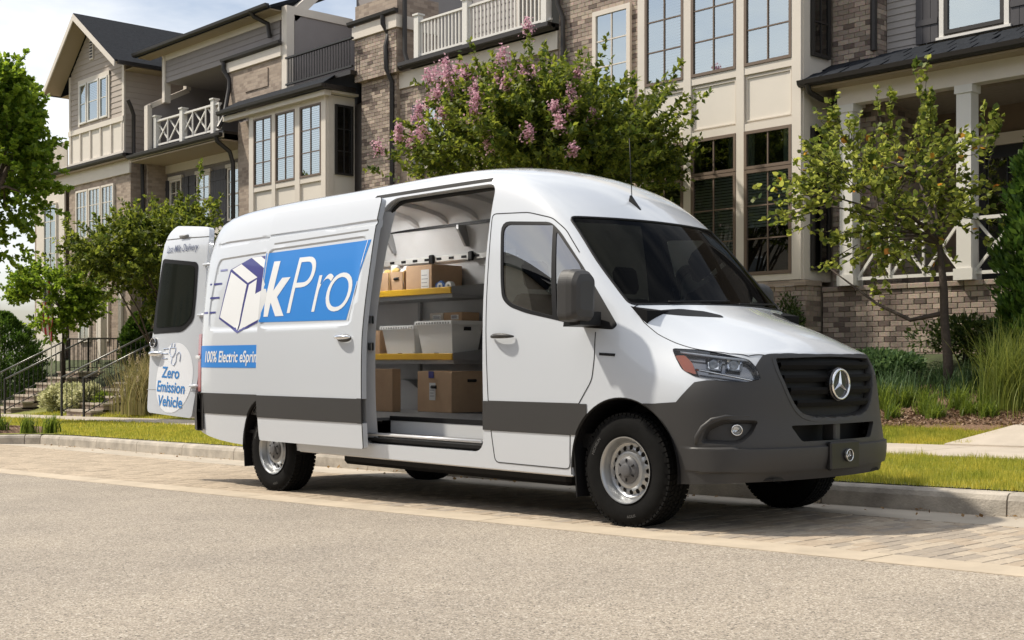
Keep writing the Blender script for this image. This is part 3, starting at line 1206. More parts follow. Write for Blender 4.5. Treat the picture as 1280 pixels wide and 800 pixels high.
    for k in range(6):
        a = math.radians(30 + 60 * k)
        sl = MB()
        p = (cx + .055 * math.cos(a), Yw(.019), cz + .055 * math.sin(a))
        q = (cx + .076 * math.cos(a), Yw(.022), cz + .076 * math.sin(a))
        sl.bar(p, q, .008, .008, (0, 1, 0)).build('slot', M_BLACK, hub)
    return hub


def text_mesh(txt, size, shear=0.0, offset=0.0, spacing=1.0, align='LEFT'):
    cu = bpy.data.curves.new('t', 'FONT')
    cu.body = txt
    cu.size = size
    cu.shear = shear
    cu.offset = offset
    cu.space_character = spacing
    cu.align_x = align
    cu.resolution_u = 6
    o = bpy.data.objects.new('t', cu)
    C.objects.link(o)
    d = bpy.context.evaluated_depsgraph_get()
    me = bpy.data.meshes.new_from_object(o.evaluated_get(d))
    bpy.data.objects.remove(o)
    return me


for wx, wz in ((0, FZ), (-4.325, RZ)):
    wheel(wx, .045, wz, 1)
    wheel(wx, 2 * YC - .045, wz, -1)
for wx, wz, rr, zc in ((.012, FZ, .475, .385), (-4.325, RZ, .448, .335)):
    for s_ in (1, -1):
        Y = lambda y: y if s_ > 0 else 2 * YC - y
        mb = MB()
        A = circ(wx, zc, rr, -8, 188, 28)
        for (x0, z0), (x1, z1) in zip(A, A[1:]):
            mb.poly([(x0, Y(.012), z0), (x1, Y(.012), z1), (x1, Y(.42), z1), (x0, Y(.42), z0)])
        mb.poly([(x, Y(.42), z) for x, z in A])
        mb.build('arch_liner', M_BLACK, van, False)
        # mud flap
        xb = wx - .415
        fl = MB().prism([(xb - .005, Y(.02), zc - .215), (xb - .005, Y(.30), zc - .215), (xb - .035, Y(.30), zc + .16), (xb - .035, Y(.02), zc + .16)], (-.012, 0, 0))
        fl.build('mud_flap', M_BLACK, van)
        # black lip of the arch
        fl = MB().tube([(x, Y(on_side(x, z) + .010), z) for x, z in circ(wx, zc, rr - .004, 2 if wx > -1 else 0, 182, 30)], .011, 6)
        fl.build('arch_lip', M_BLACK, van, True)

# underbody: floor pan, battery case, rails, axles
MB().box(-5.55, -.45, .06, 1.96, .43, .46).build('floor_pan', M_BLACK, van)
MB().bevel_box(-3.55, -.75, .28, 1.74, .20, .42, .03).build('battery_case', M_BLACK, van)
MB().box(-5.5, -4.9, .35, 1.67, .30, .43).build('rear_underbody', M_BLACK, van)
for wx, wz in ((0, FZ), (-4.325, RZ)):
    MB().tube([(wx, .2, wz), (wx, 1.82, wz)], .06, 12).build('axle', M_BLACK, van, True)
for yy_ in (.05, 1.97):
    MB().bevel_box(-3.86, -.47, yy_ - .02, yy_ + .02, .30, .345, .012).build('sill', mat('sill_silver', (.62, .63, .65), .35, metal=.2), van)

# antenna, front roof
r = SH_BVH.ray_cast(Vector((-.70, .945, 4)), Vector((0, 0, -1)))[0]
mb = MB()
ab = [(r.x - .055, r.y, r.z - .0), (r.x + .055, r.y, r.z - .045)]
mb.quad_box([(r.x - .06, r.y - .028, r.z + .03), (r.x + .07, r.y - .02, r.z - .075), (r.x + .07, r.y + .02, r.z - .075), (r.x - .06, r.y + .028, r.z + .03),
             (r.x - .06, r.y - .012, r.z + .09), (r.x + .03, r.y - .006, r.z - .02), (r.x + .03, r.y + .006, r.z - .02), (r.x - .06, r.y + .012, r.z + .09)])
an = mb.build('roof_antenna', M_BLACK, van)
MB().tube([(r.x - .05, r.y, r.z + .07), (r.x - .075, r.y, r.z + .52)], .0035, 6).build('mast', M_BLACK, an, True)

# fender side marker (dark strip) and charge flap line
mb = MB()
zz = 1.14
mb.prism([(x, on_side(x, z) - .004, z) for x, z in ((-.185, 1.134), (-.05, 1.127), (-.05, 1.145), (-.185, 1.152))], (0, .012, 0)).build('side_marker', M_BLACK, van)

# wipers resting on the cowl
for y0, y1 in ((.45, 1.05), (1.12, 1.72)):
    P = []
    for t in np.linspace(0, 1, 9):
        y = y0 + (y1 - y0) * t
        z = 1.497 + .02 * t
        rr_ = SH_BVH.ray_cast(Vector((2, y, z)), Vector((-1, 0, 0)))
        P.append((rr_[0].x + .02, y, z))
    MB().tube(P, .008, 6).build('wiper', M_BLACK, van, True)

# cab: lining, dash, wheel, seats, partition
inner = np.isin(CL, ['body', 'bonnet', 'door_r', 'door_l', 'door_r_clad', 'door_l_clad', 'clad'])
fcx = FC[:, 0]
panel('cab_lining', inner & (fcx > -1.46) & (fcx < .25) & (FC[:, 2] > .5) & (CL != 'bonnet'), M_CAB, van, off=-.05, flip=True)
panel('cargo_lining', inner & (fcx < -1.40) & (fcx > -5.74) & (FC[:, 2] > .6), M_LINE, van, off=-.045, flip=True, smooth=30)
mb = MB()
mb.prism([(.10, .16, 1.02), (.10, .16, 1.43), (-.08, .16, 1.47), (-.30, .16, 1.42), (-.42, .16, 1.22), (-.36, .16, .98)], (0, 1.70, 0)).build('dashboard', M_CAB, van)
MB().lathe([(0, .19), (.018, .20), (.03, .19), (.018, .178)], 32, (0, 0, 0), 'x', True)
st_ = MB().lathe([(0, .185), (.016, .20), (.03, .185), (.016, .17)], 32, (0, 0, 0), 'x', True)
st_.bar((.015, -.18, 0), (.015, .18, 0), .04, .03).bar((.015, 0, 0), (.015, 0, -.18), .03, .04)
rot = Matrix.Rotation(math.radians(-35), 3, 'Y')
st_.v = [tuple(rot @ Vector(v) + Vector((-.50, 1.47, 1.38))) for v in st_.v]
st_.build('steering_wheel', M_BLACK, van, True)
for sy in (.50, 1.50):
    s = MB()
    s.bevel_box(-1.18, -.66, sy - .25, sy + .25, .80, .95, .05)
    seat = s.build('seat', M_CAB, van)
    b = MB().bevel_box(-.09, .09, -.25, .25, 0, .68, .06)
    rot = Matrix.Rotation(math.radians(-12), 3, 'Y')
    b.v = [tuple(rot @ Vector(v) + Vector((-1.16, sy, .93))) for v in b.v]
    b.build('backrest', M_CAB, seat)
    b = MB().bevel_box(-.05, .05, -.13, .13, 0, .22, .04)
    b.v = [tuple(rot @ Vector(v) + Vector((-1.30, sy, 1.64))) for v in b.v]
    b.build('headrest', M_CAB, seat)
    MB().box(-1.15, -.7, sy - .2, sy + .2, .60, .80).build('seat_base', M_BLACK, seat)
MB().box(-1.44, -.2, .1, 1.92, .50, .60).build('cab_floor', M_BLACK, van)

# cargo room: floor with step well, ceiling ribs, rails, shelves
MB().box(-5.70, -1.46, .30, 1.93, .60, .625).build('cargo_floor', M_FLOOR, van)
MB().box(-5.70, -2.90, .06, .30, .60, .625).build('cargo_floor_side', M_FLOOR, van)
stp = MB().box(-2.87, -1.40, .03, .30, .445, .47).build('door_step', M_BLACK, van)
MB().box(-2.86, -1.42, .285, .30, .475, .60).build('step_riser', mat('step_riser_silver', (.62, .63, .64), .4, metal=.15), stp)
MB().box(-2.87, -1.40, .28, .305, .605, .64).build('floor_edge', M_BLACK, stp)
MB().bevel_box(-2.85, -1.42, .16, .28, .472, .50, .01).build('step_tread', mat('step_tread_grey', (.16, .16, .165), .35), stp)
MB().tube([(-2.86, .035, .50), (-1.42, .035, .50)], .013, 8).build('step_trim', mat('sill_silver', (.62, .63, .65), .35, metal=.2), stp, True)
for k, xr in enumerate(np.linspace(-5.3, -1.7, 9)):
    mb = MB()
    rows = []
    for i in range(13):
        y = .24 + 1.54 * i / 12
        z = SH_BVH.ray_cast(Vector((xr, y, 4)), Vector((0, 0, -1)))[0].z - .047
        rows.append([(xr - .05, y, z), (xr - .035, y, z - .035), (xr + .035, y, z - .035), (xr + .05, y, z)])
    for a, b in zip(rows, rows[1:]):
        for q in range(3):
            mb.poly([a[q], a[q + 1], b[q + 1], b[q]])
    mb.build('ceiling_rib', M_LINE, van)
for yw, sg in ((1.84, 1), (.26, -1)):
    MB().box(-5.55, -1.5, min(yw, yw - .06 * sg), max(yw, yw - .06 * sg), 2.40, 2.47).build('ceiling_rail', M_BLACK, van)
LAMPM = mat('lamp_cover', (.85, .85, .83), .4)
LAMPM.node_tree.nodes['Principled BSDF'].inputs['Emission Color'].default_value = (1.0, .97, .93, 1)
LAMPM.node_tree.nodes['Principled BSDF'].inputs['Emission Strength'].default_value = 75.0
MB().bevel_box(-4.75, -4.25, 1.02, 1.14, 2.55, 2.575, .008).build('ceiling_lamp', LAMPM, van)
lr = MB().bevel_box(-5.4, -3.0, 1.835, 1.86, 2.075, 2.135, .006).build('lashing_rail', mat('rail_pale', (.60, .60, .58), .45, metal=.2), van)
for x in np.arange(-5.3, -3.05, .19):
    MB().box(x, x + .07, 1.829, 1.836, 2.094, 2.118).build('rail_slot', M_BLACK, lr)
for x in (-4.22, -3.62):
    MB().bevel_box(x - .035, x + .035, 1.80, 1.834, 2.06, 2.15, .01).build('rail_clip', M_BLACK, lr)
for x in (-4.85, -3.70):
    MB().prism([(x, 1.84, 2.40), (x, 1.70, 2.40), (x, 1.70, 2.36), (x, 1.80, 2.20), (x, 1.84, 2.20)], (.03, 0, 0)).build('wall_bracket', M_GREYM, van)
M_YEL = mat('shelf_edge_yellow', (.62, .36, .015), .35)
for zt, x1 in ((1.79, -3.46), (1.17, -3.44)):
    sh = MB()
    sh.box(-5.45, x1, 1.455, 1.91, zt - .05, zt - .042)
    sh.box(-5.45, x1 - .01, 1.46, 1.91, zt - .10, zt - .05)
    so = sh.build('shelf', M_GREYM, van)
    MB().bevel_box(-5.45, x1, 1.43, 1.456, zt - .062, zt, .005).build('shelf_edge', M_YEL, so)
    MB().prism([(x1, 1.44, zt + .002), (x1, 1.91, zt + .05), (x1, 1.91, zt - .08), (x1, 1.44, zt - .055)], (.008, 0, 0)).build('shelf_end', M_GREYM, so)
for x in (-5.4, -4.5, -3.475):
    MB().bevel_box(x - .02, x + .02, 1.875, 1.915, .63, 2.05, .005).build('shelf_upright', M_GREYM, van)
# inner wheel box
mb = MB()
A = circ(-4.325, .42, .50, 0, 180, 20)
mb.prism([(x, 1.50, max(z, .626)) for x, z in A], (0, .44, 0)).build('wheel_box', M_GREYM, van, 40)
mb = MB()
mb.prism([(x, .07, max(z, .626)) for x, z in A], (0, .44, 0)).build('wheel_box', M_GREYM, van, 40)

# upper door rail: dark slot above the opening
mb = MB()
rows = []
for x in np.linspace(-2.95, -1.50, 12):
    y0 = on_side(x, 2.452)
    rows.append([(x, y0 - .004, 2.450), (x, on_side(x, 2.478) - .004, 2.478), (x, y0 + .04, 2.478), (x, y0 + .04, 2.450)])
for a, b in zip(rows, rows[1:]):
    for q in range(4):
        mb.poly([a[q], a[(q + 1) % 4], b[(q + 1) % 4], b[q]])
mb.poly(rows[0])
mb.poly(rows[-1])
mb.build('door_rail', M_SEAM, van)
# opening frame: pillar returns (grey) and rubber seal
inner_ring = [(x, z) for x, z in P_OPEN]
mb = MB()
n = len(inner_ring)
for i in range(n):
    (x0, z0), (x1, z1) = inner_ring[i], inner_ring[(i + 1) % n]
    y0, y1 = on_side(x0, z0), on_side(x1, z1)
    mb.poly([(x0, y0, z0), (x1, y1, z1), (x1, y1 + .10, z1), (x0, y0 + .10, z0)])
mb.build('door_jamb', mat('jamb_silver', (.50, .51, .53), .4, metal=.2), van, 40)
seal = MB()
cx_, cz_ = -2.13, 1.43
pts = [(cx_ + (x - cx_) * .965, cz_ + (z - cz_) * .975) for x, z in inner_ring]
ring3 = [(x, on_side(x, z) + .075, z) for x, z in pts]
seal.tube(ring3 + [ring3[0]], .016, 6).build('door_seal', M_SEAM, van, True)
# rear jamb: broad pale pillar face with latch plates (visible inside the open door)
mb = MB()
for z0, z1 in zip(np.linspace(.47, 2.33, 20), np.linspace(.47, 2.33, 20)[1:]):
    xe = lambda z: pline([(.425, -2.87), (.8, -2.89), (1.4, -2.90), (1.95, -2.865), (2.33, -2.82)], z)
    mb.poly([(xe(z0) + .002, on_side(xe(z0), z0) + .008, z0), (xe(z1) + .002, on_side(xe(z1), z1) + .008, z1), (xe(z1) + .09, on_side(xe(z1), z1) + .085, z1), (xe(z0) + .09, on_side(xe(z0), z0) + .085, z0)])
pj = mb.build('pillar_face', mat('jamb_silver', (.50, .51, .53), .4, metal=.2), van, True)
for z in (1.18, 1.40):
    MB().bevel_box(-2.845, -2.79, .035, .065, z, z + .07, .006).build('latch_plate', M_CHROME, pj)
# ------------------------------------------------------------------ VAN: sliding door (slid back along the flank), rear door, decals
M_BLUE = mat('decal_blue', (.03, .22, .64), .4, coat=.1, spec=.3)
M_WHITE = mat('decal_white', (.80, .82, .84), .35, coat=.6)
M_NAVY = mat('decal_navy', (.035, .035, .22), .35, coat=.6)
M_NAVY2 = mat('decal_slate', (.19, .20, .40), .35, coat=.6)
M_TXTBLUE = mat('decal_text_blue', (.04, .22, .55), .4)
M_CIRC = mat('decal_pale_disc', (.82, .85, .90), .35, coat=.6)

SB = bmesh.new()
SB.from_mesh(SHELL)
kill = [f for f in SB.faces if not (-4.75 < f.calc_center_median().x < -2.3 and f.calc_center_median().y < .62 and f.normal.y < -.1)]
bmesh.ops.delete(SB, geom=kill, context='FACES')
P_SDP = rounded([(-4.30, 2.105), (-2.80, 2.125), (-2.90, 1.39), (-4.315, 1.385)], .07, 5)
P_SDPI = rounded([(-4.285, 2.09), (-2.82, 2.11), (-2.917, 1.405), (-4.30, 1.40)], .06, 5)
P_SDC = [(-4.6, .592), (-4.6, .79), (-2.5, .79), (-2.5, .592)]
ANY = lambda c, n: True
for P in (P_SDOOR, P_SDP, P_SDPI, P_SDC):
    knife(SB, P, 'side', ANY)
for zz in (2.20, 2.215, 2.235, 2.25):
    knife(SB, [(-4.6, zz), (-2.4, zz)], 'side', ANY, False)
SB.normal_update()
vc = np.array([v.co for v in SB.verts])
dd = np.zeros_like(vc)
dd += ramp(vc[:, [0, 2]], P_SDPI, P_SDP, vc[:, 0] < 9) * np.array([0, .011, 0])
dd[(vc[:, 2] > 2.212) & (vc[:, 2] < 2.238)] += (0, .013, 0)
for v, d in zip(SB.verts, dd):
    v.co += Vector(d)
SB.normal_update()
SB.verts.index_update()
_keep = (VFACES, VCO, VNO)
VFACES = [[v.index for v in f.verts] for f in SB.faces]
VCO = np.array([v.co for v in SB.verts])
VNO = np.array([v.normal for v in SB.verts])
sc = np.array([f.calc_center_median() for f in SB.faces])
isd = in_poly(sc[:, [0, 2]], P_SDOOR)
isc = isd & in_poly(sc[:, [0, 2]], P_SDC)
SHIFT = (0, -.105, 0)
sdoor, sde = panel('sliding_door', isd & ~isc, M_PAINT, van, rim=.05, shift=SHIFT)
panel('door_cladding', isc, M_CLAD, sdoor, off=.006, rim=.02, shift=SHIFT)
panel('inner_skin', isd, mat('jamb_silver', (.50, .51, .53), .4, metal=.2), sdoor, off=-.05, shift=SHIFT, flip=True)
split_obj(seam('door_edge_seal', [e for e in sde if .385 < e[0][2]], .004, sdoor, keep=lambda c: c[0] > -2.80 or c[2] < .42))
VFACES, VCO, VNO = _keep
SD_BVH = BVHTree.FromBMesh(SB)


def sdy(x, z):
    r = SD_BVH.ray_cast(Vector((x, -1, z)), Vector((0, 1, 0)))
    return (r[0].y if r[0] else on_side(x, z)) + SHIFT[1]


BM_BVH = BVHTree.FromBMesh(BM)


def bdy(x, z):
    r = BM_BVH.ray_cast(Vector((x, -1, z)), Vector((0, 1, 0)))
    return r[0].y if r[0] else 0.0


def drape(name, pts_faces, surf, m, parent, off=.0025, step=.06):
    """Lay a flat (x, z) outline mesh on a surface y = surf(x, z), cutting it fine enough to follow the curve."""
    V, F = pts_faces
    bm = bmesh.new()
    vs = [bm.verts.new((a, 0, b)) for a, b in V]
    for f in F:
        try:
            bm.faces.new([vs[i] for i in f])
        except ValueError:
            pass
    x0, x1 = min(a for a, b in V), max(a for a, b in V)
    z0, z1 = min(b for a, b in V), max(b for a, b in V)
    for k in range(1, int((z1 - z0) / step) + 1):
        bmesh.ops.bisect_plane(bm, geom=bm.verts[:] + bm.edges[:] + bm.faces[:], plane_co=(0, 0, z0 + k * step), plane_no=(0, 0, 1))
    for k in range(1, int((x1 - x0) / .08) + 1):
        bmesh.ops.bisect_plane(bm, geom=bm.verts[:] + bm.edges[:] + bm.faces[:], plane_co=(x0 + k * .08, 0, 0), plane_no=(1, 0, 0))
    for v in bm.verts:
        v.co.y = surf(v.co.x, v.co.z) - off
    bmesh.ops.recalc_face_normals(bm, faces=bm.faces)
    me = bpy.data.meshes.new(name)
    bm.to_mesh(me)
    bm.free()
    for p in me.polygons:
        pass
    o = link(name, me, m, parent, True)
    if me.polygons and sum(p.normal.y * p.area for p in me.polygons) > 0:
        me.flip_normals()
    return o


def glyphs(txt, x, z, size, shear=0.0, offset=0.0, sx=1.0, spacing=1.0):
    me = text_mesh(txt, size, shear, offset, spacing)
    V = [(x + v.co.x * sx, z + v.co.y) for v in me.vertices]
    F = [tuple(p.vertices) for p in me.polygons]
    bpy.data.meshes.remove(me)
    return V, F


def poly2(P):
    return list(P), [tuple(range(len(P)))]


def clip_x(VF, xmin=None, xmax=None):
    V, F = VF
    bm = bmesh.new()
    vs = [bm.verts.new((a, 0, b)) for a, b in V]
    for f in F:
        try:
            bm.faces.new([vs[i] for i in f])
        except ValueError:
            pass
    for lim, s_ in ((xmin, -1), (xmax, 1)):
        if lim is not None:
            bmesh.ops.bisect_plane(bm, geom=bm.verts[:] + bm.edges[:] + bm.faces[:], plane_co=(lim, 0, 0), plane_no=(s_, 0, 0), clear_outer=True)
    bm.verts.index_update()
    out = [(v.co.x, v.co.z) for v in bm.verts], [tuple(v.index for v in f.verts) for f in bm.faces]
    bm.free()
    return out


# blue field with k (heavy) and Pro (light) in white italics
XD = -4.328
dec = drape('blue_decal', poly2([(XD, 1.445), (-2.985, 1.435), (-2.735, 2.085), (XD, 2.07)]), sdy, M_BLUE, sdoor, .002)
drape('letter_k', clip_x(glyphs('k', -4.31, 1.515, .66, .22, .022, 1.0), xmin=XD), sdy, M_WHITE, dec, .0042)
drape('parcel_corner', poly2([(XD, 1.47), (-4.30, 1.47), (-4.245, 1.70), (XD, 1.86)]), sdy, M_WHITE, dec, .0048)
xk = -3.955
for ch, dx in (('P', 0.0), ('r', .385), ('o', .575)):
    drape('letter_' + ch, glyphs(ch, xk + dx, 1.505, .74, .22, -.0115, 1.02 if ch != 'o' else 1.08), sdy, M_WHITE, dec, .0042)
# thin white keyline near the slanted end
drape('keyline', poly2([(-2.965, 1.435), (-2.957, 1.435), (-2.775, 2.083), (-2.783, 2.083)]), sdy, M_CIRC, dec, .004)
# sliding door handle: pull in a dark cup
hb = MB()
for nm, m_, pts, r0 in (('cup', M_CLAD, [(-3.09, 1.285), (-2.88, 1.285)], .03), ):
    P = [(x, sdy(x, 1.285) - .004, 1.285) for x in np.linspace(-3.085, -2.885, 9)]
    o = MB().tube(P, [.012, .024, .03, .032, .033, .032, .03, .024, .012], 10)
    o.v = [(x, sdy(-2.98, 1.285) + (y - sdy(-2.98, 1.285)) * .25, z) for x, y, z in o.v]
    o.build('handle_cup', M_CLAD, sdoor, True)
P = [(-3.09 + .21 * t, sdy(-2.98, 1.29) - .012 - .032 * math.sin(math.pi * t) ** .5, 1.293) for t in np.linspace(0, 1, 11)]
MB().tube(P, [.008 + .012 * math.sin(math.pi * t) ** .5 for t in np.linspace(0, 1, 11)], 8).build('door_handle', M_CHROME, sdoor, True)
# dark strip of the upper guide along the door top
mb = MB()
mb.prism([(x, sdy(x, z) - .002, z) for x, z in ((-4.22, 2.142), (-2.80, 2.163), (-2.80, 2.175), (-4.22, 2.156))], (0, .01, 0))
mb.build('guide_strip', mat('guide_grey', (.22, .22, .22), .5), sdoor)

# rear quarter decals: blue band with text, speed lines and parcel
band = drape('blue_band', poly2([(-5.60, 1.035), (-4.36, 1.035), (-4.36, 1.245), (-5.60, 1.245)]), bdy, M_BLUE, body, .0025)
drape('band_lettering', glyphs('100% Electric eSprinter', -5.50, 1.088, .150, .18, .0028, .80), bdy, M_WHITE, band, .0045)


par = drape('parcel_outline', poly2([(-5.137, 1.968), (-4.932, 2.02), (-4.759, 2.066), (-4.37, 2.066), (-4.37, 1.484), (-4.535, 1.452), (-4.868, 1.358), (-5.25, 1.502)]), bdy, M_NAVY, body, .0035)
for P in ([(-5.112, 1.945), (-4.79, 1.811), (-4.868, 1.386), (-5.23, 1.516)],
          [(-4.75, 1.808), (-4.62, 1.852), (-4.62, 1.717), (-4.49, 1.752), (-4.425, 1.851), (-4.371, 1.85), (-4.371, 1.53), (-4.543, 1.471), (-4.845, 1.386)],
          [(-5.10, 1.968), (-4.94, 2.012), (-4.615, 1.871), (-4.773, 1.826)], [(-4.775, 2.064), (-4.60, 2.064), (-4.40, 1.978), (-4.476, 1.932)]):
    drape('parcel_face', poly2(P), bdy, M_WHITE, par, .0055)
for a0, a1, z_ in ((-5.34, -5.20, 1.962), (-5.50, -5.27, 1.833), (-5.46, -5.285, 1.698), (-5.575, -5.33, 1.557)):
    drape('speed_line', poly2([(a0, z_), (a1, z_), (a1, z_ + .018), (a0, z_ + .018)]), bdy, M_NAVY2 if z_ > 1.9 else M_NAVY, body, .0035)

# tail lamp wrapping the rear corner, black rear bumper end
mb = MB()
rows = []
for z in np.linspace(.80, 1.36, 14):
    x0 = -5.655 + .012 * math.sin((z - .8) * 5)
    y0 = bdy(-5.60, z)
    rows.append([(-5.60, y0 - .006, z), (-5.68, y0 + .010, z), (-5.735, y0 + .045, z), (-5.765, y0 + .13, z), (-5.70, y0 + .14, z), (-5.60, y0 + .03, z)])
for a, b in zip(rows, rows[1:]):
    for k in range(6):
        mb.poly([a[k], a[(k + 1) % 6], b[(k + 1) % 6], b[k]])
mb.poly(rows[0])
mb.poly(rows[-1])
tl = mb.build('tail_lamp', M_RED, van, 40)
MB().bevel_box(-5.70, -5.612, bdy(-5.6, 1.0) - .0095, bdy(-5.6, 1.0) + .02, 1.12, 1.15, .004).build('lamp_band', M_WHITE, tl)
mb = MB()
rows = []
for x, y, zb in ((-5.60, -.004, .46), (-5.67, .012, .47), (-5.74, .06, .48), (-5.80, .16, .48), (-5.83, .5, .47), (-5.84, YC, .47), (-5.83, 1.52, .47), (-5.80, 1.86, .48), (-5.74, 1.96, .48)):
    rows.append([(x, y, zb - .04), (x - .006, y - .004, .60), (x, y, .785), (x + .08, y + .02 if y < 1 else y - .02, .785), (x + .08, y + .02 if y < 1 else y - .02, zb - .04)])
for a, b in zip(rows, rows[1:]):
    for k in range(5):
        mb.poly([a[k], a[(k + 1) % 5], b[(k + 1) % 5], b[k]])
mb.build('rear_bumper', M_CLAD, van, 40)

# open rear door: local (w, z) on a leaning plane hinged at the rear corner
RA, RB = Vector((-5.80, .05, .53)), Vector((-5.65, .20, 2.37)) - Vector((-5.80, .05, .53))
RC = Vector((-math.cos(math.radians(-5)), math.sin(math.radians(-5)), 0))
RN = RC.cross(RB).normalized()
if RN.y > 0:
    RN = -RN


def RP(w_, z, o=0.0):
    bulge = .035 * (1 - ((w_ - .43) / .5) ** 2) - .10 * max(0, (z - 2.2) / .3) ** 2
    return RA + RB * ((z - .53) / 1.84) + RC * w_ + RN * (o + bulge)


def rd_patch(name, P, m, parent, off, thick=0.0, smooth=35, step=.12):
    bm = bmesh.new()
    bm.faces.new([bm.verts.new((a, 0, b)) for a, b in P])
    for k in range(1, 20):
        bmesh.ops.bisect_plane(bm, geom=bm.verts[:] + bm.edges[:] + bm.faces[:], plane_co=(0, 0, .5 + k * step), plane_no=(0, 0, 1))
    for k in range(0, 9):
        bmesh.ops.bisect_plane(bm, geom=bm.verts[:] + bm.edges[:] + bm.faces[:], plane_co=(k * .11, 0, 0), plane_no=(1, 0, 0))
    if thick:
        r = bmesh.ops.extrude_face_region(bm, geom=bm.faces[:])
        ex = [g_ for g_ in r['geom'] if isinstance(g_, bmesh.types.BMVert)]
        exs = set(ex)
        for v in bm.verts:
            v.co = RP(v.co.x, v.co.z, off if v not in exs else off - thick)
    else:
        for v in bm.verts:
            v.co = RP(v.co.x, v.co.z, off)
    bmesh.ops.recalc_face_normals(bm, faces=bm.faces)
    me = bpy.data.meshes.new(name)
    bm.to_mesh(me)
    bm.free()
    if not thick and sum(p.normal.dot(RN) * p.area for p in me.polygons) < 0:
        me.flip_normals()
    return link(name, me, m, parent, smooth)


R_OUT = rounded([(.80, .57), (.0, .53), (-.03, .95), (-.015, 1.42), (.045, 2.30), (.13, 2.44), (.79, 2.50), (.85, 2.43), (.862, 1.5), (.885, 1.19)], [.06, .04, .05, .05, .06, .06, .05, .05, .1, .1], 4)
rdoor = rd_patch('rear_door', R_OUT, M_PAINT, van, 0, .06)
R_GL = rounded([(.825, 2.15), (.155, 2.08), (.13, 1.74), (.125, 1.50), (.28, 1.385), (.865, 1.375), (.868, 1.68)], [.05, .06, .05, .06, .08, .04, .05], 5)
R_GLI = rounded([(.795, 2.105), (.20, 2.045), (.175, 1.74), (.17, 1.54), (.29, 1.445), (.80, 1.435), (.815, 1.68)], [.05, .06, .05, .06, .08, .04, .05], 5)
rd_patch('rear_window', R_GL, M_BLACK, rdoor, .004)
rd_patch('window_pane', R_GLI, mat('rear_pane_dark', (.010, .013, .010), .08, spec=.35), rdoor, .007)
cc = [(.36 + .315 * math.cos(a), .925 + .355 * math.sin(a)) for a in np.linspace(0, 2 * math.pi, 49)[:-1]]
disc = rd_patch('pale_disc', [(a, max(b, .575)) for a, b in cc], M_CIRC, rdoor, .002)


def rd_text(txt, w0, z0, size, m, off, parent, sx=1.0, bold=0.0, shear=0.0, tilt=0.0, nm='lettering'):
    V, F = glyphs(txt, 0, 0, size, shear, bold, sx)
    wd = max(a for a, b in V)
    me = bpy.data.meshes.new(nm)
    me.from_pydata([tuple(RP(w0 + wd / 2 - a, z0 + b + tilt * (a - wd / 2), off)) for a, b in V], [], F)
    me.update()
    if sum(p.normal.dot(RN) * p.area for p in me.polygons) < 0:
        me.flip_normals()
    return link(nm, me, m, parent)


rd_text('Zero', .415, .925, .155, M_TXTBLUE, .0045, disc, .98, .003, tilt=-.04)
rd_text('Emission', .395, .78, .155, M_TXTBLUE, .0045, disc, .92, .003, tilt=-.04)
rd_text('Vehicle', .375, .637, .150, M_TXTBLUE, .0045, disc, .98, .003, tilt=-.04)
rd_text('Last Mile Delivery', .475, 2.205, .105, mat('decal_grey_text', (.10, .12, .20), .4), .0045, rdoor, .74, .0005, .15)
# plug and cable pictogram
pg = MB()


def rd_line(L, r=.0045):
    pg.tube([RP(a, .06 + b, .004) for a, b in L], r, 5)


for k in range(3):
    rd_line([(.60, 1.16 - .05 * k), (.50, 1.16 - .05 * k)])
rd_line([(.47, 1.17), (.47, 1.12), (.44, 1.08), (.40, 1.08), (.37, 1.12), (.37, 1.17), (.47, 1.17)])
rd_line([(.445, 1.17), (.445, 1.215)])
rd_line([(.395, 1.17), (.395, 1.215)])
rd_line([(.42, 1.08), (.42, 1.01), (.37, .99), (.34, 1.03), (.34, 1.10), (.30, 1.13), (.275, 1.10), (.275, 1.03)])
pg.build('plug_pictogram', mat('decal_soft_blue', (.42, .50, .66), .4), disc, True)
# handle, badge, press line, hinges
hd = MB().tube([RP(.86 - .26 * t, 1.17, .014 + .03 * math.sin(math.pi * t)) for t in np.linspace(0, 1, 9)], [.014, .022, .026, .027, .027, .027, .026, .022, .014], 8)
hd.build('door_handle', M_CHROME, rdoor, True)
bd = MB()
cen = RP(.80, 1.285, .012)
bd.tube([cen - RN * .012, cen + RN * .012], .055, 24)
bo = bd.build('badge_disc', mat('badge_black', (.010, .010, .011), .25, coat=1), rdoor, 40)
ring = MB()
ax1, ax2 = RC, RB.normalized()
ring.tube([cen + RN * .016 + ax1 * (.047 * math.cos(a)) + ax2 * (.047 * math.sin(a)) for a in np.linspace(0, 2 * math.pi, 25)], .005, 6).build('ring', M_CHROME, bo, True)
stm = MB()
for k in range(3):
    a = math.pi / 2 + k * 2 * math.pi / 3
    stm.bar(cen + RN * .015, cen + RN * .015 + ax1 * (.045 * math.cos(a)) + ax2 * (.045 * math.sin(a)), .007, .007, tuple(RN))
stm.build('star', M_CHROME, bo)
MB().tube([RP(a, .80 + .004 * a, -.001) for a in np.linspace(-.02, .86, 12)], .0035, 5).build('press_line', mat('guide_grey', (.22, .22, .22), .5), rdoor, True)
MB().tube([RP(a, 2.335 + .02 * a, .0) for a in np.linspace(.07, .845, 12)], .004, 5).build('spoiler_line', mat('guide_grey', (.22, .22, .22), .5), rdoor, True)
MB().bevel_box(-.05, .05, -.02, .02, -.015, .015, .006)
mb = MB()
q = RP(.47, 2.36, .018)
mb.tube([q - RC * .07, q + RC * .07], .014, 8).build('high_brake_lamp', mat('guide_grey', (.22, .22, .22), .5), rdoor, True)
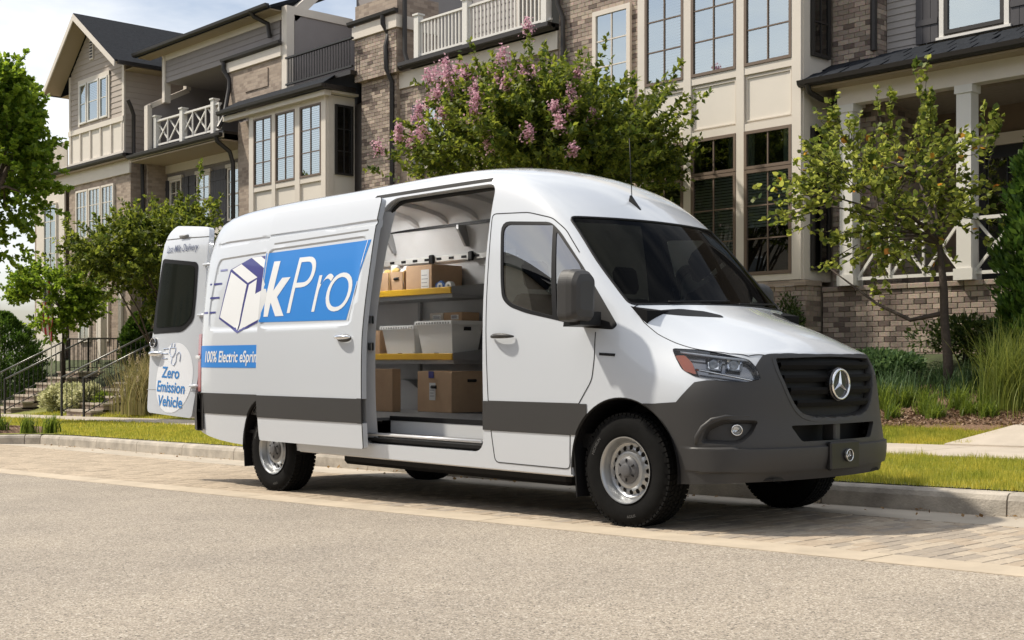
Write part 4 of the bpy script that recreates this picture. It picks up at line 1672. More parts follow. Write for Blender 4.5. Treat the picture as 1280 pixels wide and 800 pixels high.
for z in (.85, 1.55, 2.05):
    q = RP(0.02, z, .0)
    MB().tube([RP(.06, z, .014), RP(-.02, z, .022), RP(-.09, z, .0)], .014, 8).build('hinge', M_PAINT, rdoor, True)

# left rear door, closed: a seam down the middle and its own panel edge line
MB().tube([(-5.80, YC, .60), (-5.80, YC, 1.4), (-5.77, YC, 2.0), (-5.71, YC, 2.36)], .006, 6).build('rear_door_gap', M_SEAM, van)

# ------------------------------------------------------------------ cargo
M_CARD = mat('cardboard', (.48, .315, .19), .8, noise=.10, nscale=6, bump=.03, bscale=80)
M_CARD2 = mat('cardboard_pale', (.52, .35, .215), .8, noise=.10, nscale=6, bump=.03, bscale=80)
M_LABEL = mat('paper_label', (.72, .72, .70), .7)
M_TAPE = mat('packing_tape', (.30, .18, .09), .3, coat=.4)


def carton(x0, x1, y0, y1, z0, z1, label, m=None, name='cardboard_box', rot=0.0, tape=True, hole=False, sticker=None, group=None):
    cx_, cy_ = (x0 + x1) / 2, (y0 + y1) / 2
    t = thing(name, (cx_, cy_, z0), label, 'box', group)
    hx, hy, h = (x1 - x0) / 2, (y1 - y0) / 2, z1 - z0
    R = Matrix.Rotation(rot, 3, 'Z')

    def place(mb):
        mb.v = [tuple(R @ Vector(v) + Vector((cx_, cy_, z0))) for v in mb.v]
        return mb
    place(MB().bevel_box(-hx, hx, -hy, hy, 0, h, .004)).build('carton', m or M_CARD, t)
    for s_ in (-1, 1):      # top flaps meet in the middle
        place(MB().box(-hx + .002, hx - .002, min(s_ * .002, s_ * (hy - .002)), max(s_ * .002, s_ * (hy - .002)), h + .0005, h + .004)).build('flap', m or M_CARD, t)
    if tape:
        place(MB().box(-hx - .001, hx + .001, -.025, .025, h + .0045, h + .0055)).build('tape', M_TAPE, t)
    if hole:
        place(MB().tube([(-.035, -hy - .001, h * .62), (.035, -hy - .001, h * .62)], .016, 8)).build('hand_hole', M_SEAM, t)
    if hole == 2 or sticker == 'side':
        place(MB().tube([(hx + .001, -.05, h * .78), (hx + .001, .05, h * .78)], .014, 8)).build('hand_hole', M_SEAM, t)
    if sticker and sticker != 'side':
        a0, a1, b0, b1 = sticker
        so = place(MB().box(a0, a1, -hy - .003, -hy - .001, b0, b1)).build('shipping_label', M_LABEL, t)
        for k in range(4):
            zz_ = b0 + (b1 - b0) * (.22 + .17 * k)
            place(MB().box(a0 + .01, a1 - .015 - .012 * (k % 2), -hy - .0038, -hy - .003, zz_, zz_ + .006)).build('print_line', mat('label_print', (.25, .25, .27), .8), so)
    return t


# floor: large carton, carton behind the pillar
b = carton(-3.74, -3.24, 1.26, 1.74, .626, 1.0, 'large cardboard box with white label on the cargo floor', M_CARD2, hole=2, sticker=(-.07, .02, .11, .27))
MB().box(-3.565, -3.49, 1.252, 1.257, .94, 1.003).build('blue_tab', M_NAVY, b)
carton(-4.25, -3.81, 1.02, 1.12, .626, 1.02, 'flat cardboard carton standing on edge beside the wheel box', M_CARD, tape=False)
# bins on the lower shelf
M_BIN = mat('bin_plastic', (.86, .86, .84), .45)


def bin_(x0, x1, y0, y1, z0, z1, label):
    t = thing('storage_bin', ((x0 + x1) / 2, (y0 + y1) / 2, z0), label, 'bin', 'plastic bins on the shelf')
    e = .045
    mb = MB()
    o = [(x0 + e, y0 + e, z0), (x1 - e, y0 + e, z0), (x1 - e, y1 - e, z0), (x0 + e, y1 - e, z0)]
    p = [(x0, y0, z1), (x1, y0, z1), (x1, y1, z1), (x0, y1, z1)]
    i_ = [(x0 + .012, y0 + .012, z1), (x1 - .012, y0 + .012, z1), (x1 - .012, y1 - .012, z1), (x0 + .012, y1 - .012, z1)]
    k_ = [(x0 + e + .01, y0 + e + .01, z0 + .01), (x1 - e - .01, y0 + e + .01, z0 + .01), (x1 - e - .01, y1 - e - .01, z0 + .01), (x0 + e + .01, y1 - e - .01, z0 + .01)]
    mb.poly(o[::-1])
    for q in range(4):
        r_ = (q + 1) % 4
        mb.poly([o[q], o[r_], p[r_], p[q]])
        mb.poly([p[q], p[r_], i_[r_], i_[q]])
        mb.poly([i_[q], i_[r_], k_[r_], k_[q]])
    mb.poly(k_)
    mb.build('tub', M_BIN, t)
    rm = MB()
    rm.box(x0 - .012, x1 + .012, y0 - .016, y0 - .001, z1 - .035, z1 + .003)
    rm.build('rim', M_BIN, t)
    MB().box(x1 + .001, x1 + .014, y0 - .001, y1, z1 - .035, z1 + .003).build('rim', M_BIN, t)
    for k in range(int((x1 - x0) / .04)):
        xx = x0 + .01 + k * .04
        MB().box(xx, xx + .022, y0 - .019, y0 - .0165, z1 - .028, z1 - .010).build('rim_notch', mat('bin_notch', (.30, .30, .29), .6), t)
    MB().box(x1 - .02, x1 + .004, (y0 + y1) / 2 - .04, (y0 + y1) / 2 + .04, z1 - .09, z1 - .055).build('grip_hole', M_SEAM, t)
    MB().box((x0 + x1) / 2 - .02, (x0 + x1) / 2 + .03, y0 + .02, y0 + .035, z0 + .02, z0 + .04).build('latch', M_BLACK, t)
    return t


bin_(-4.58, -4.06, 1.47, 1.86, 1.135, 1.44, 'grey plastic storage bin, the one farther from the front seats on the lower shelf')
bin_(-4.02, -3.49, 1.47, 1.86, 1.135, 1.475, 'grey plastic storage bin with two small cartons on top')
carton(-5.05, -4.63, 1.48, 1.86, 1.135, 1.40, 'cardboard box half hidden by the door pillar on the lower shelf')
carton(-3.98, -3.78, 1.60, 1.80, 1.479, 1.555, 'small pale carton lying on a grey plastic bin', mat('carton_white', (.55, .50, .44), .8), tape=False, sticker=(-.05, .07, .015, .06))
carton(-3.77, -3.50, 1.60, 1.82, 1.479, 1.555, 'small brown carton lying flat on a grey plastic bin', M_CARD, hole=False, sticker=(-.02, .09, .012, .055))
# upper shelf
carton(-4.20, -3.80, 1.48, 1.86, 1.752, 2.015, 'cardboard box with white paper label on the upper shelf', M_CARD, sticker=(.04, .16, .01, .22), hole=False)


def tote(x0, x1, label):
    t = thing('open_carton', ((x0 + x1) / 2, 1.56, 1.752), label, 'box', 'open cartons on the upper shelf')
    y0, y1, z0, z1 = 1.475, 1.80, 1.752, 1.975
    c = MB()
    th = .008
    c.box(x0, x1, y0, y1, z0, z0 + th)
    c.prism([(x0 + .02, y0, z0), (x1 - .02, y0, z0), (x1, y0 - .012, z1 - .005), (x0, y0 - .012, z1 - .005)], (0, th, 0))
    c.box(x0, x1, y1 - th, y1, z0, z1)
    c.box(x0, x0 + th, y0 + th, y1 - th, z0, z1)
    c.box(x1 - th, x1, y0 + th, y1 - th, z0, z1)
    c.build('carton', M_CARD, t)
    MB().tube([((x0 + x1) / 2 - .035, y0 - .009, z0 + .15), ((x0 + x1) / 2 + .035, y0 - .009, z0 + .155)], .014, 8).build('hand_hole', M_SEAM, t)
    for k in range(4):
        cx_ = x0 + .06 + (x1 - x0 - .12) * k / 3
        rr_ = rnd.uniform(.035, .05)
        hh_ = rnd.uniform(1.99, 2.06)
        mb = MB()
        prof = [(z0 + .02, rr_ * .8), (1.93, rr_), (hh_ - .02, rr_ * .9), (hh_, rr_ * .55), (hh_ + .005, 0)]
        n0 = 9
        mb.lathe(prof, n0, (cx_, 1.60 + rnd.uniform(-.05, .05), 0), 'z')
        mb.v = [(x + rnd.uniform(-.008, .008), y + rnd.uniform(-.008, .008), z) for x, y, z in mb.v]
        mb.build('wrapped_parcel', (mat('bag_clear', (.62, .62, .60), .25, coat=.5), mat('bag_yellow', (.52, .36, .12), .5))[k % 2], t)
    return t


tote(-4.76, -4.46, 'open cardboard carton of parcels, the one against the door pillar')
tote(-4.43, -4.23, 'open cardboard carton of parcels next to a labelled box')
carton(-5.10, -4.80, 1.48, 1.84, 1.752, 1.99, 'plain cardboard box behind the door pillar on the upper shelf')
# tape gun and roll on the upper shelf end
tg = thing('tape_roll', (-3.60, 1.52, 1.752), 'white roll of packing tape lying at the end of the upper shelf', 'tape')
MB().lathe([(1.50, .020), (1.50, .045), (1.55, .045), (1.55, .020)], 24, (-3.58, 0, 1.80), 'y', True).build('roll', M_LABEL, tg, 40)
tg = thing('tape_dispenser', (-3.70, 1.54, 1.752), 'blue handheld tape dispenser on the upper shelf', 'dispenser')
MB().prism([(-3.77, 1.50, 1.752), (-3.65, 1.50, 1.755), (-3.63, 1.50, 1.81), (-3.69, 1.50, 1.86), (-3.77, 1.50, 1.83)], (0, .03, 0)).build('frame', mat('dispenser_blue', (.03, .10, .30), .4), tg)
MB().lathe([(1.495, .018), (1.495, .04), (1.535, .04), (1.535, .018)], 20, (-3.70, 0, 1.80), 'y', True).build('roll', mat('bag_clear', (.62, .62, .60), .25, coat=.5), tg, 40)
# ------------------------------------------------------------------ SETTING: street, kerb, verge, pavement, bank
def asphalt_mat():
    m = mat('asphalt_aggregate', (.30, .27, .235), .9)
    n, l = m.node_tree.nodes, m.node_tree.links
    b = n['Principled BSDF']
    t = n.new('ShaderNodeTexCoord')
    vo = n.new('ShaderNodeTexVoronoi')
    vo.inputs['Scale'].default_value = 110
    v2 = n.new('ShaderNodeTexVoronoi')
    v2.inputs['Scale'].default_value = 190
    nb = n.new('ShaderNodeTexNoise')
    nb.inputs['Scale'].default_value = .55
    nb.inputs['Detail'].default_value = 8
    nb.inputs['Roughness'].default_value = .65
    for q in (vo, v2, nb):
        l.new(t.outputs['Object'], q.inputs['Vector'])
    r = n.new('ShaderNodeValToRGB')
    e = r.color_ramp.elements
    e[0].position, e[0].color = 0.0, (.045, .040, .035, 1)
    e[1].position, e[1].color = 1.0, (.68, .635, .58, 1)
    for p, c in ((.12, (.10, .087, .073)), (.32, (.28, .243, .20)), (.72, (.40, .352, .29))):
        q = e.new(p)
        q.color = (*c, 1)
    sp = n.new('ShaderNodeSeparateColor')
    l.new(vo.outputs['Color'], sp.inputs['Color'])
    sp2 = n.new('ShaderNodeSeparateColor')
    l.new(v2.outputs['Color'], sp2.inputs['Color'])
    mm = n.new('ShaderNodeMath')
    mm.operation = 'MULTIPLY_ADD'
    mm.inputs[1].default_value = .55
    l.new(sp.outputs[0], mm.inputs[0])
    m3 = n.new('ShaderNodeMath')
    m3.operation = 'MULTIPLY'
    m3.inputs[1].default_value = .45
    l.new(sp2.outputs[0], m3.inputs[0])
    l.new(m3.outputs[0], mm.inputs[2])
    l.new(mm.outputs[0], r.inputs['Fac'])
    mx_ = n.new('ShaderNodeMix')
    mx_.data_type = 'RGBA'
    mx_.blend_type = 'MULTIPLY'
    mx_.inputs['Factor'].default_value = 1.0
    rr = n.new('ShaderNodeValToRGB')
    rr.color_ramp.elements[0].position, rr.color_ramp.elements[0].color = .3, (.80, .79, .78, 1)
    rr.color_ramp.elements[1].position, rr.color_ramp.elements[1].color = .7, (1.12, 1.10, 1.06, 1)
    l.new(nb.outputs['Fac'], rr.inputs['Fac'])
    l.new(r.outputs['Color'], mx_.inputs['A'])
    l.new(rr.outputs['Color'], mx_.inputs['B'])
    l.new(mx_.outputs['Result'], b.inputs['Base Color'])
    bp = n.new('ShaderNodeBump')
    bp.inputs['Strength'].default_value = .55
    bp.inputs['Distance'].default_value = .006
    l.new(mm.outputs[0], bp.inputs['Height'])
    l.new(bp.outputs['Normal'], b.inputs['Normal'])
    return m


M_ASPH = asphalt_mat()
M_CONC = mat('concrete_ribbon', (.47, .395, .30), .85, noise=.16, nscale=3, bump=.2, bscale=120, coord='Object')
M_CONC2 = mat('concrete_pavement', (.46, .40, .33), .85, noise=.14, nscale=2.2, bump=.15, bscale=100)
M_KERB = mat('kerb_concrete', (.40, .36, .305), .85, noise=.42, nscale=3.5, bump=.3, bscale=60)
M_GUT = mat('gutter_concrete', (.44, .385, .31), .85, noise=.22, nscale=1.6, bump=.15, bscale=90)
M_PAV = mat('paver_tan', (.40, .325, .24), .85, noise=.15, nscale=30, bump=.25, bscale=150, island=.16)
M_JOINT = mat('paver_joint_sand', (.12, .10, .08), .95)
M_TURF = mat('turf_soil', (.20, .205, .045), .95, noise=.5, nscale=5, bump=.5, bscale=60)
M_BANK = mat('bank_soil', (.05, .065, .022), .95, noise=.5, nscale=3, bump=.5, bscale=40)
M_MULCH = mat('mulch_brown', (.13, .075, .045), .95, noise=.55, nscale=30, bump=1.0, bscale=70, col2=(.26, .16, .10))

RIB = [(-60, -2.2), (-30, -1.45), (-8.8, -.66), (-.6, -.36), (2.9, -.24), (12, .05)]          # street edge of the concrete ribbon
RIB2 = [(-60, -1.88), (-30, -1.13), (-8.8, -.36), (-.6, -.06), (2.9, .07), (12, .36)]
GUT = [(-60, 2.3), (-16, 2.1), (-8, 1.72), (0, 1.66), (12, 1.75)]
KF = [(-15.6, 2.62), (-14.5, 2.62), (-9, 2.38), (-2, 2.27), (2, 2.31), (12, 2.5)]                # kerb face
SW0 = [(-60, 6.2), (-20, 5.7), (-8, 5.2), (0, 4.9), (12, 4.85)]
SW1 = [(-60, 8.0), (-20, 7.25), (-8, 6.9), (-2, 6.65), (12, 6.6)]


def sheet(name, xs, lo, hi, dz0, dz1, m, parent=None, ny=1, kind='structure'):
    mb = MB()
    for a, b in zip(xs, xs[1:]):
        for j in range(ny):
            t0, t1 = j / ny, (j + 1) / ny
            P = []
            for x, t in ((a, t0), (b, t0), (b, t1), (a, t1)):
                y0, y1 = lo(x), hi(x)
                P.append((x, y0 + (y1 - y0) * t, gz(x) + dz0 + (dz1 - dz0) * t))
            mb.poly(P)
    o = mb.build(name, m, parent)
    if kind:
        o['kind'] = kind
    return o


XS = list(np.arange(-60, 12.1, 1.5))
big = MB()
big.poly([(-500, -400, gz(-500) - .06), (300, -400, gz(300) - .06), (300, 400, gz(300) - .06), (-500, 400, gz(-500) - .06)])
big.build('ground', M_BANK)['kind'] = 'structure'
sheet('road', [-120] + XS + [60], lambda x: -9.5, lambda x: pline(RIB, x), .0, .0, M_ASPH)
par_l = sheet('parking_lane', XS, lambda x: pline(RIB2, x), lambda x: pline(GUT, x) - .001, -.035, -.035, M_JOINT)
gut = sheet('gutter', XS, lambda x: pline(GUT, x), lambda x: pline(KF, x) + .1, .002, -.012, M_GUT)
rib = sheet('concrete_ribbon', XS, lambda x: pline(RIB, x), lambda x: pline(RIB2, x), -.03, -.03, M_JOINT)
xs_ = np.arange(-40, 12, 3.0)
for a in xs_:
    sl = MB()
    pts = [(a + .004, pline(RIB, a)), (a + 2.992, pline(RIB, a + 3)), (a + 2.992, pline(RIB2, a + 3)), (a + .004, pline(RIB2, a))]
    sl.prism([(x, y, gz(x) - .03) for x, y in pts], (0, 0, .034)).build('slab', M_CONC, rib)

# pavers: courses across the lane, half-lapped; the ones showing largest are single objects
pw, plen, jt = .10, .20, .006
cells = []
nx = int((8 + 17) / pw)
for i in range(nx):
    x = -17 + i * pw
    y = pline(RIB2, x) + .003 + (.5 * plen if i % 2 else 0) - plen
    ylim, ylo = pline(GUT, x), pline(RIB2, x) + .003
    while y < ylim - .02:
        a, b = max(y, ylo), min(y + plen, ylim)
        if b - a > .03:
            cells.append((x, a, b))
        y += plen
cells = np.array(cells)
cv = np.array(cam.location)
pp = np.stack([cells[:, 0] + pw / 2, (cells[:, 1] + cells[:, 2]) / 2], 1)
rt_, fw_ = np.array([.67429, .73847]), np.array([-.73847, .67429])
q = pp - cv[:2]
dep = q @ fw_
sx = (q @ rt_) / np.maximum(dep, .1)
vis = (np.abs(sx) < .40) & (dep > 2)
hid = (pp[:, 0] < .3) & (pp[:, 0] > -4.6) & (pp[:, 1] > .9)
score = np.where(vis & ~hid, cells[:, 2] - cells[:, 1], 0) / np.maximum(dep, 1) ** 2
order = np.argsort(-score)
single = set(order[:300].tolist())


def paver_geo(mb, x0, x1, y0, y1, dz):
    r = .006
    a = gz(x0 + pw / 2)
    s_ = GR * (x1 - x0) / 2
    zb, zt = a - .034, a + dz
    v = [(x0, y0, zb), (x1, y0, zb), (x1, y1, zb), (x0, y1, zb), (x0, y0, zt - r), (x1, y0, zt - r), (x1, y1, zt - r), (x0, y1, zt - r),
         (x0 + r, y0 + r, zt), (x1 - r, y0 + r, zt), (x1 - r, y1 - r, zt), (x0 + r, y1 - r, zt)]
    b = len(mb.v)
    mb.v += v
    for q_ in ((0, 1, 5, 4), (1, 2, 6, 5), (2, 3, 7, 6), (3, 0, 4, 7), (4, 5, 9, 8), (5, 6, 10, 9), (6, 7, 11, 10), (7, 4, 8, 11), (8, 9, 10, 11)):
        mb.f.append(tuple(b + k for k in q_))


rest = MB()
pmats = [mat('paver_tan_%s' % n_, c_, .85, noise=.18, nscale=25, bump=.25, bscale=150) for n_, c_ in
         (('warm', (.39, .315, .235)), ('pale', (.44, .37, .285)), ('grey', (.33, .28, .225)))]
for k in range(len(cells)):
    x, a, b = cells[k]
    dz = .003 + rnd.uniform(-.002, .002)
    if k in single:
        mb = MB()
        paver_geo(mb, x + jt / 2, x + pw - jt / 2, a + jt / 2, b - jt / 2, dz)
        mb.build('paver', rnd.choice(pmats), par_l, fix=False)
    else:
        paver_geo(rest, x + jt / 2, x + pw - jt / 2, a + jt / 2, b - jt / 2, dz)
ro = rest.build('pavers', M_PAV, par_l, fix=False)
ro['kind'] = 'stuff'
# lane beyond the single pavers
sheet('lane_far', list(np.arange(-60, -16.9, 2.5)) + [-17], lambda x: pline(RIB2, x), lambda x: pline(GUT, x), .001, .001, M_CONC, par_l, kind='stuff')

# kerb: stones with a rounded nose
kerb = MB()
kpts = [(-15.75, 2.62)] + [(x, pline(KF, x)) for x in np.arange(-15, 12.1, 1.5)]
kb = sheet('kerb', [p[0] for p in kpts], lambda x: pline(KF, x) + .06, lambda x: pline(KF, x) + .12, -.02, -.02, M_JOINT)
kprof = [(.0, -.03), (.006, .10), (.022, .135), (.05, .15), (.17, .152), (.17, -.03)]


def kerb_run(P, parent, step=1.5):
    for (xa, ya), (xb, yb) in zip(P, P[1:]):
        d = Vector((xb - xa, yb - ya, 0))
        L = d.length
        d.normalize()
        nrm = Vector((-d.y, d.x, 0))
        mb = MB()
        rows = []
        for t in (.006, L - .006):
            p = Vector((xa, ya, 0)) + d * t
            rows.append([(p.x + nrm.x * a, p.y + nrm.y * a, gz(p.x) + z) for a, z in kprof])
        n = len(kprof)
        for k in range(n):
            mb.poly([rows[0][k], rows[1][k], rows[1][(k + 1) % n], rows[0][(k + 1) % n]])
        mb.poly(rows[0])
        mb.poly(rows[1])
        mb.build('kerb_stone', M_KERB, parent)


kerb_run(kpts, kb)
# the build-out at the end of the bay
bo = [(-45, -1.2), (-30, -.75), (-24, -.45), (-19.5, -.2), (-18.2, .25), (-17.2, 1.0), (-16.5, 1.9), (-16.0, 2.45), (-15.75, 2.62)]
kerb_run([(x, y) for x, y in bo], kb)


def near_edge(x):
    return pline(bo, x) if x < -15.75 else pline(KF, x)


def bank_z(x, y):
    """Height of the yard above the datum: level verge, lawn strip, then a planted bank up to the houses."""
    s1 = pline(SW1, x)
    base = gz(x)
    if y < s1:
        return base + .16 + .05 * max(0, min(1, (y - 2.5) / 3))
    top = 1.22
    a = s1 + .9
    if y < a:
        return base + .21 + .12 * (y - s1) / .9
    t = min(1, (y - a) / (11.2 - a))
    return base + .33 + (top - base - .33) * (t * t * (3 - 2 * t) * .35 + t * .65)


def terrain(name, xs, ys, m):
    mb = MB()
    idx = {}
    for i, x in enumerate(xs):
        Y = ys(x)
        for j, y in enumerate(Y):
            idx[i, j] = len(mb.v)
            mb.v.append((x, y, bank_z(x, y)))
    nj = len(ys(xs[0]))
    for i in range(len(xs) - 1):
        for j in range(nj - 1):
            mb.f.append((idx[i, j], idx[i + 1, j], idx[i + 1, j + 1], idx[i, j + 1]))
    o = mb.build(name, m, None, True)
    o['kind'] = 'structure'
    return o


XV = list(np.arange(-60, 12.1, 1.0))
verge = terrain('verge', XV, lambda x: list(np.linspace(near_edge(x) + .16, pline(SW0, x) - .002, 5)), M_TURF)
lawn = terrain('lawn', XV, lambda x: list(np.linspace(pline(SW1, x) + .002, pline(SW1, x) + 1.1, 4)), M_TURF)
bank = terrain('bank', XV, lambda x: list(np.linspace(pline(SW1, x) + 1.1, 13.5, 10)), M_BANK)
side = sheet('pavement', XV, lambda x: pline(SW0, x), lambda x: pline(SW1, x), .12, .12, M_JOINT)
for a in np.arange(-34, 10, 1.5):
    P = [(a + .005, pline(SW0, a) + .003), (a + 1.492, pline(SW0, a + 1.5) + .003), (a + 1.492, pline(SW1, a + 1.5) - .003), (a + .005, pline(SW1, a) - .003)]
    mb = MB()
    mb.prism([(x, y, gz(x) + .12) for x, y in P], (0, 0, .098))
    mb.build('slab', M_CONC2, side)
# walk branching off towards the porch at the right
walk = MB()
walk.prism([(x, y, bank_z(x, y) - .1) for x, y in ((-1.35, 6.58), (2.2, 6.58), (2.2, 8.3), (-.95, 8.3))], (0, 0, .125))
wk = walk.build('front_walk', M_CONC2)
wk['kind'] = 'structure'
# mulch beds
def bed(name, P, dz=.03):
    mb = MB()
    c = np.mean(P, 0)
    rings = []
    for k, s_ in enumerate((1.0, .93, .6, .25)):
        rings.append([tuple(c + (np.array(p) - c) * s_) for p in P])
    n = len(P)
    idx = []
    for k, r_ in enumerate(rings):
        row = []
        for x, y in r_:
            row.append(len(mb.v))
            mb.v.append((x, y, bank_z(x, y) + (-.03 if k == 0 else dz + rnd.uniform(-.01, .02))))
        idx.append(row)
    for a, b in zip(idx, idx[1:]):
        for k in range(n):
            mb.f.append((a[k], a[(k + 1) % n], b[(k + 1) % n], b[k]))
    mb.f.append(tuple(idx[-1]))
    o = mb.build(name, M_MULCH, None, True)
    o['kind'] = 'structure'
    return o


bed('mulch_bed', [(-7.5, 7.75), (-4, 7.75), (-2.4, 7.62), (-1.2, 7.45), (-.9, 7.9), (-.5, 8.8), (-1, 9.6), (-4, 9.4), (-7.5, 9.2)], .04)
bed('mulch_bed', [(-19.4, .15), (-18.0, .75), (-17.0, 1.6), (-16.3, 2.6), (-16.2, 3.2), (-18, 3.6), (-21, 3.4), (-23, 1.6), (-22, .2)], .06)
bed('mulch_bed', [(-28.5, 8.6), (-24.6, 8.5), (-20, 8.2), (-16.5, 8.15), (-16.2, 9.2), (-20, 9.8), (-26, 9.9), (-28.6, 9.5)], .05)

# grass blades
def blades(name, n, sampler, h0, h1, wdt, m, seed, lean=.5, parent=None):
    g_ = np.random.default_rng(seed)
    P = sampler(g_, n)
    n = len(P)
    h = g_.uniform(h0, h1, n)
    pat = np.sin(P[:, 0] * 3.1 + np.sin(P[:, 1] * 2.3) * 2) * np.sin(P[:, 1] * 4.7 + np.sin(P[:, 0] * 1.7) * 2.5) + .5 * np.sin(P[:, 0] * 11 + P[:, 1] * 7)
    h = h * (1 + .28 * pat) * np.where(g_.random(n) < .04, 1.7, 1.0)
    a = g_.uniform(0, 2 * math.pi, n)
    b = g_.uniform(0, 2 * math.pi, n)
    le = g_.uniform(0, lean, n) * h
    sx_, sy_ = np.cos(a) * wdt, np.sin(a) * wdt
    V = np.zeros((n, 3, 3))
    V[:, 0] = P - np.stack([sx_, sy_, np.zeros(n)], 1)
    V[:, 1] = P + np.stack([sx_, sy_, np.zeros(n)], 1)
    V[:, 2] = P + np.stack([np.cos(b) * le, np.sin(b) * le, h], 1)
    o = np_mesh(name, V.reshape(-1, 3), np.arange(n * 3).reshape(-1, 3), m, parent)
    o['kind'] = 'stuff'
    return o


def leaf_mat(name, c1, c2, trans=.45, rough=.55):
    """Leaf: diffuse and translucent, colour varies from leaf to leaf."""
    if name in MATS:
        return MATS[name]
    m = bpy.data.materials.new(name)
    m.use_nodes = True
    n, l = m.node_tree.nodes, m.node_tree.links
    b = n['Principled BSDF']
    o = n['Material Output']
    g_ = n.new('ShaderNodeNewGeometry')
    r = n.new('ShaderNodeValToRGB')
    e = r.color_ramp.elements
    e[0].color, e[1].color = (*c1, 1), (*c2, 1)
    l.new(g_.outputs['Random Per Island'], r.inputs['Fac'])
    l.new(r.outputs['Color'], b.inputs['Base Color'])
    b.inputs['Roughness'].default_value = rough
    b.inputs['Specular IOR Level'].default_value = .35
    t = n.new('ShaderNodeBsdfTranslucent')
    hs = n.new('ShaderNodeHueSaturation')
    hs.inputs['Value'].default_value = 1.9
    hs.inputs['Hue'].default_value = .485
    l.new(r.outputs['Color'], hs.inputs['Color'])
    l.new(hs.outputs['Color'], t.inputs['Color'])
    x = n.new('ShaderNodeMixShader')
    x.inputs['Fac'].default_value = trans
    l.new(b.outputs[0], x.inputs[1])
    l.new(t.outputs[0], x.inputs[2])
    l.new(x.outputs[0], o.inputs['Surface'])
    MATS[name] = m
    return m


M_GRASS = leaf_mat('grass_blade', (.24, .265, .03), (.54, .51, .09), .42)
_n, _l = M_GRASS.node_tree.nodes, M_GRASS.node_tree.links
_rp = [q for q in _n if q.type == 'VALTORGB'][0]
_tc = _n.new('ShaderNodeTexCoord')
_nz = _n.new('ShaderNodeTexNoise')
_nz.inputs['Scale'].default_value = 1.9
_nz.inputs['Detail'].default_value = 6
_nz.inputs['Roughness'].default_value = .7
_l.new(_tc.outputs['Object'], _nz.inputs['Vector'])
_cr = _n.new('ShaderNodeValToRGB')
_cr.color_ramp.elements[0].position, _cr.color_ramp.elements[0].color = .34, (.55, .66, .55, 1)
_cr.color_ramp.elements[1].position, _cr.color_ramp.elements[1].color = .66, (1.18, 1.08, 1.05, 1)
_l.new(_nz.outputs['Fac'], _cr.inputs['Fac'])
_mx = _n.new('ShaderNodeMix')
_mx.data_type = 'RGBA'
_mx.blend_type = 'MULTIPLY'
_mx.inputs['Factor'].default_value = 1.0
_l.new(_rp.outputs['Color'], _mx.inputs['A'])
_l.new(_cr.outputs['Color'], _mx.inputs['B'])
for _q in _n:
    if _q.type == 'BSDF_PRINCIPLED':
        _l.new(_mx.outputs['Result'], _q.inputs['Base Color'])
    if _q.type == 'HUE_SAT':
        _l.new(_mx.outputs['Result'], _q.inputs['Color'])


def strip_sampler(x0, x1, lo, hi, near_w=0):
    def f(g_, n):
        x = g_.uniform(x0, x1, n)
        ya = np.interp(x, [p[0] for p in lo], [p[1] for p in lo])
        yb = np.interp(x, [p[0] for p in hi], [p[1] for p in hi])
        y = ya + (yb - ya) * g_.uniform(0, 1, n)
        if near_w:
            k = (y < -1e9)
        z = np.array([bank_z(float(a), float(b)) for a, b in zip(x, y)]) - .003
        return np.stack([x, y, z], 1)
    return f


KFv = [(x, near_edge(x) + .135) for x in np.arange(-30, 12, .5)]
SW0v = [(x, pline(SW0, x) + .015) for x in np.arange(-60, 12, 1)]
SW1v = [(x, pline(SW1, x) - .015) for x in np.arange(-60, 12, 1)]
LWv = [(x, pline(SW1, x) + (1.05 if x > -15 else 1.5)) for x in np.arange(-60, 12, 1)]
blades('verge_grass', 60000, strip_sampler(-3.2, 3.4, KFv, SW0v), .025, .06, .0035, M_GRASS, 1)
blades('verge_grass', 45000, strip_sampler(-15.6, -3.2, KFv, SW0v), .03, .06, .006, M_GRASS, 2)
blades('verge_grass', 14000, strip_sampler(-26, -15.6, [(-26, 3.6), (-21, 3.5), (-15.6, 3.0)], SW0v), .03, .06, .009, M_GRASS, 3)
blades('lawn_grass', 26000, strip_sampler(-4.5, -1.1, SW1v, LWv), .025, .06, .004, M_GRASS, 4)
blades('lawn_grass', 30000, strip_sampler(-28, -4.5, SW1v, LWv), .03, .07, .008, M_GRASS, 5)
# ------------------------------------------------------------------ TOWNHOUSES
M_CREAM = mat('trim_cream', (.68, .62, .545), .6, noise=.05, nscale=2)
M_PANEL = mat('panel_cream', (.71, .655, .58), .6, noise=.04, nscale=1.5)
M_WTRIM = mat('railing_white', (.70, .68, .64), .55)
M_SIDA = mat('siding_taupe', (.42, .365, .32), .7, noise=.06, nscale=3)
M_SIDB = mat('siding_grey', (.27, .245, .24), .7, noise=.06, nscale=3)
M_SIDD = mat('siding_pale_grey', (.36, .335, .32), .7, noise=.06, nscale=3)
M_ROOF = mat('roof_shingle', (.019, .022, .028), .95, spec=.15, noise=.35, nscale=9, bump=.6, bscale=25, stretch=(1, 1, 3))
M_GUTT = mat('gutter_bronze', (.022, .018, .016), .45)
M_SHUT = mat('shutter_charcoal', (.055, .052, .058), .6)
M_WFR = mat('window_frame_bronze', (.16, .115, .085), .55)
M_WDK = mat('window_frame_dark', (.03, .027, .025), .5)
M_ROOM = mat('room_shade_black', (.010, .011, .010), .9)  # shade of unlit rooms put into the colour of flat sheets
M_BLIND = mat('blind_white', (.78, .80, .80), .7)
M_SOFF = mat('soffit_tan', (.36, .285, .20), .7)
M_BROWN = mat('porch_wall_brown', (.16, .115, .08), .8, noise=.1, nscale=2)
M_HG = glass('house_glass', (.84, .93, .92), 6.5, 0.0, (.88, .97, 1.0))
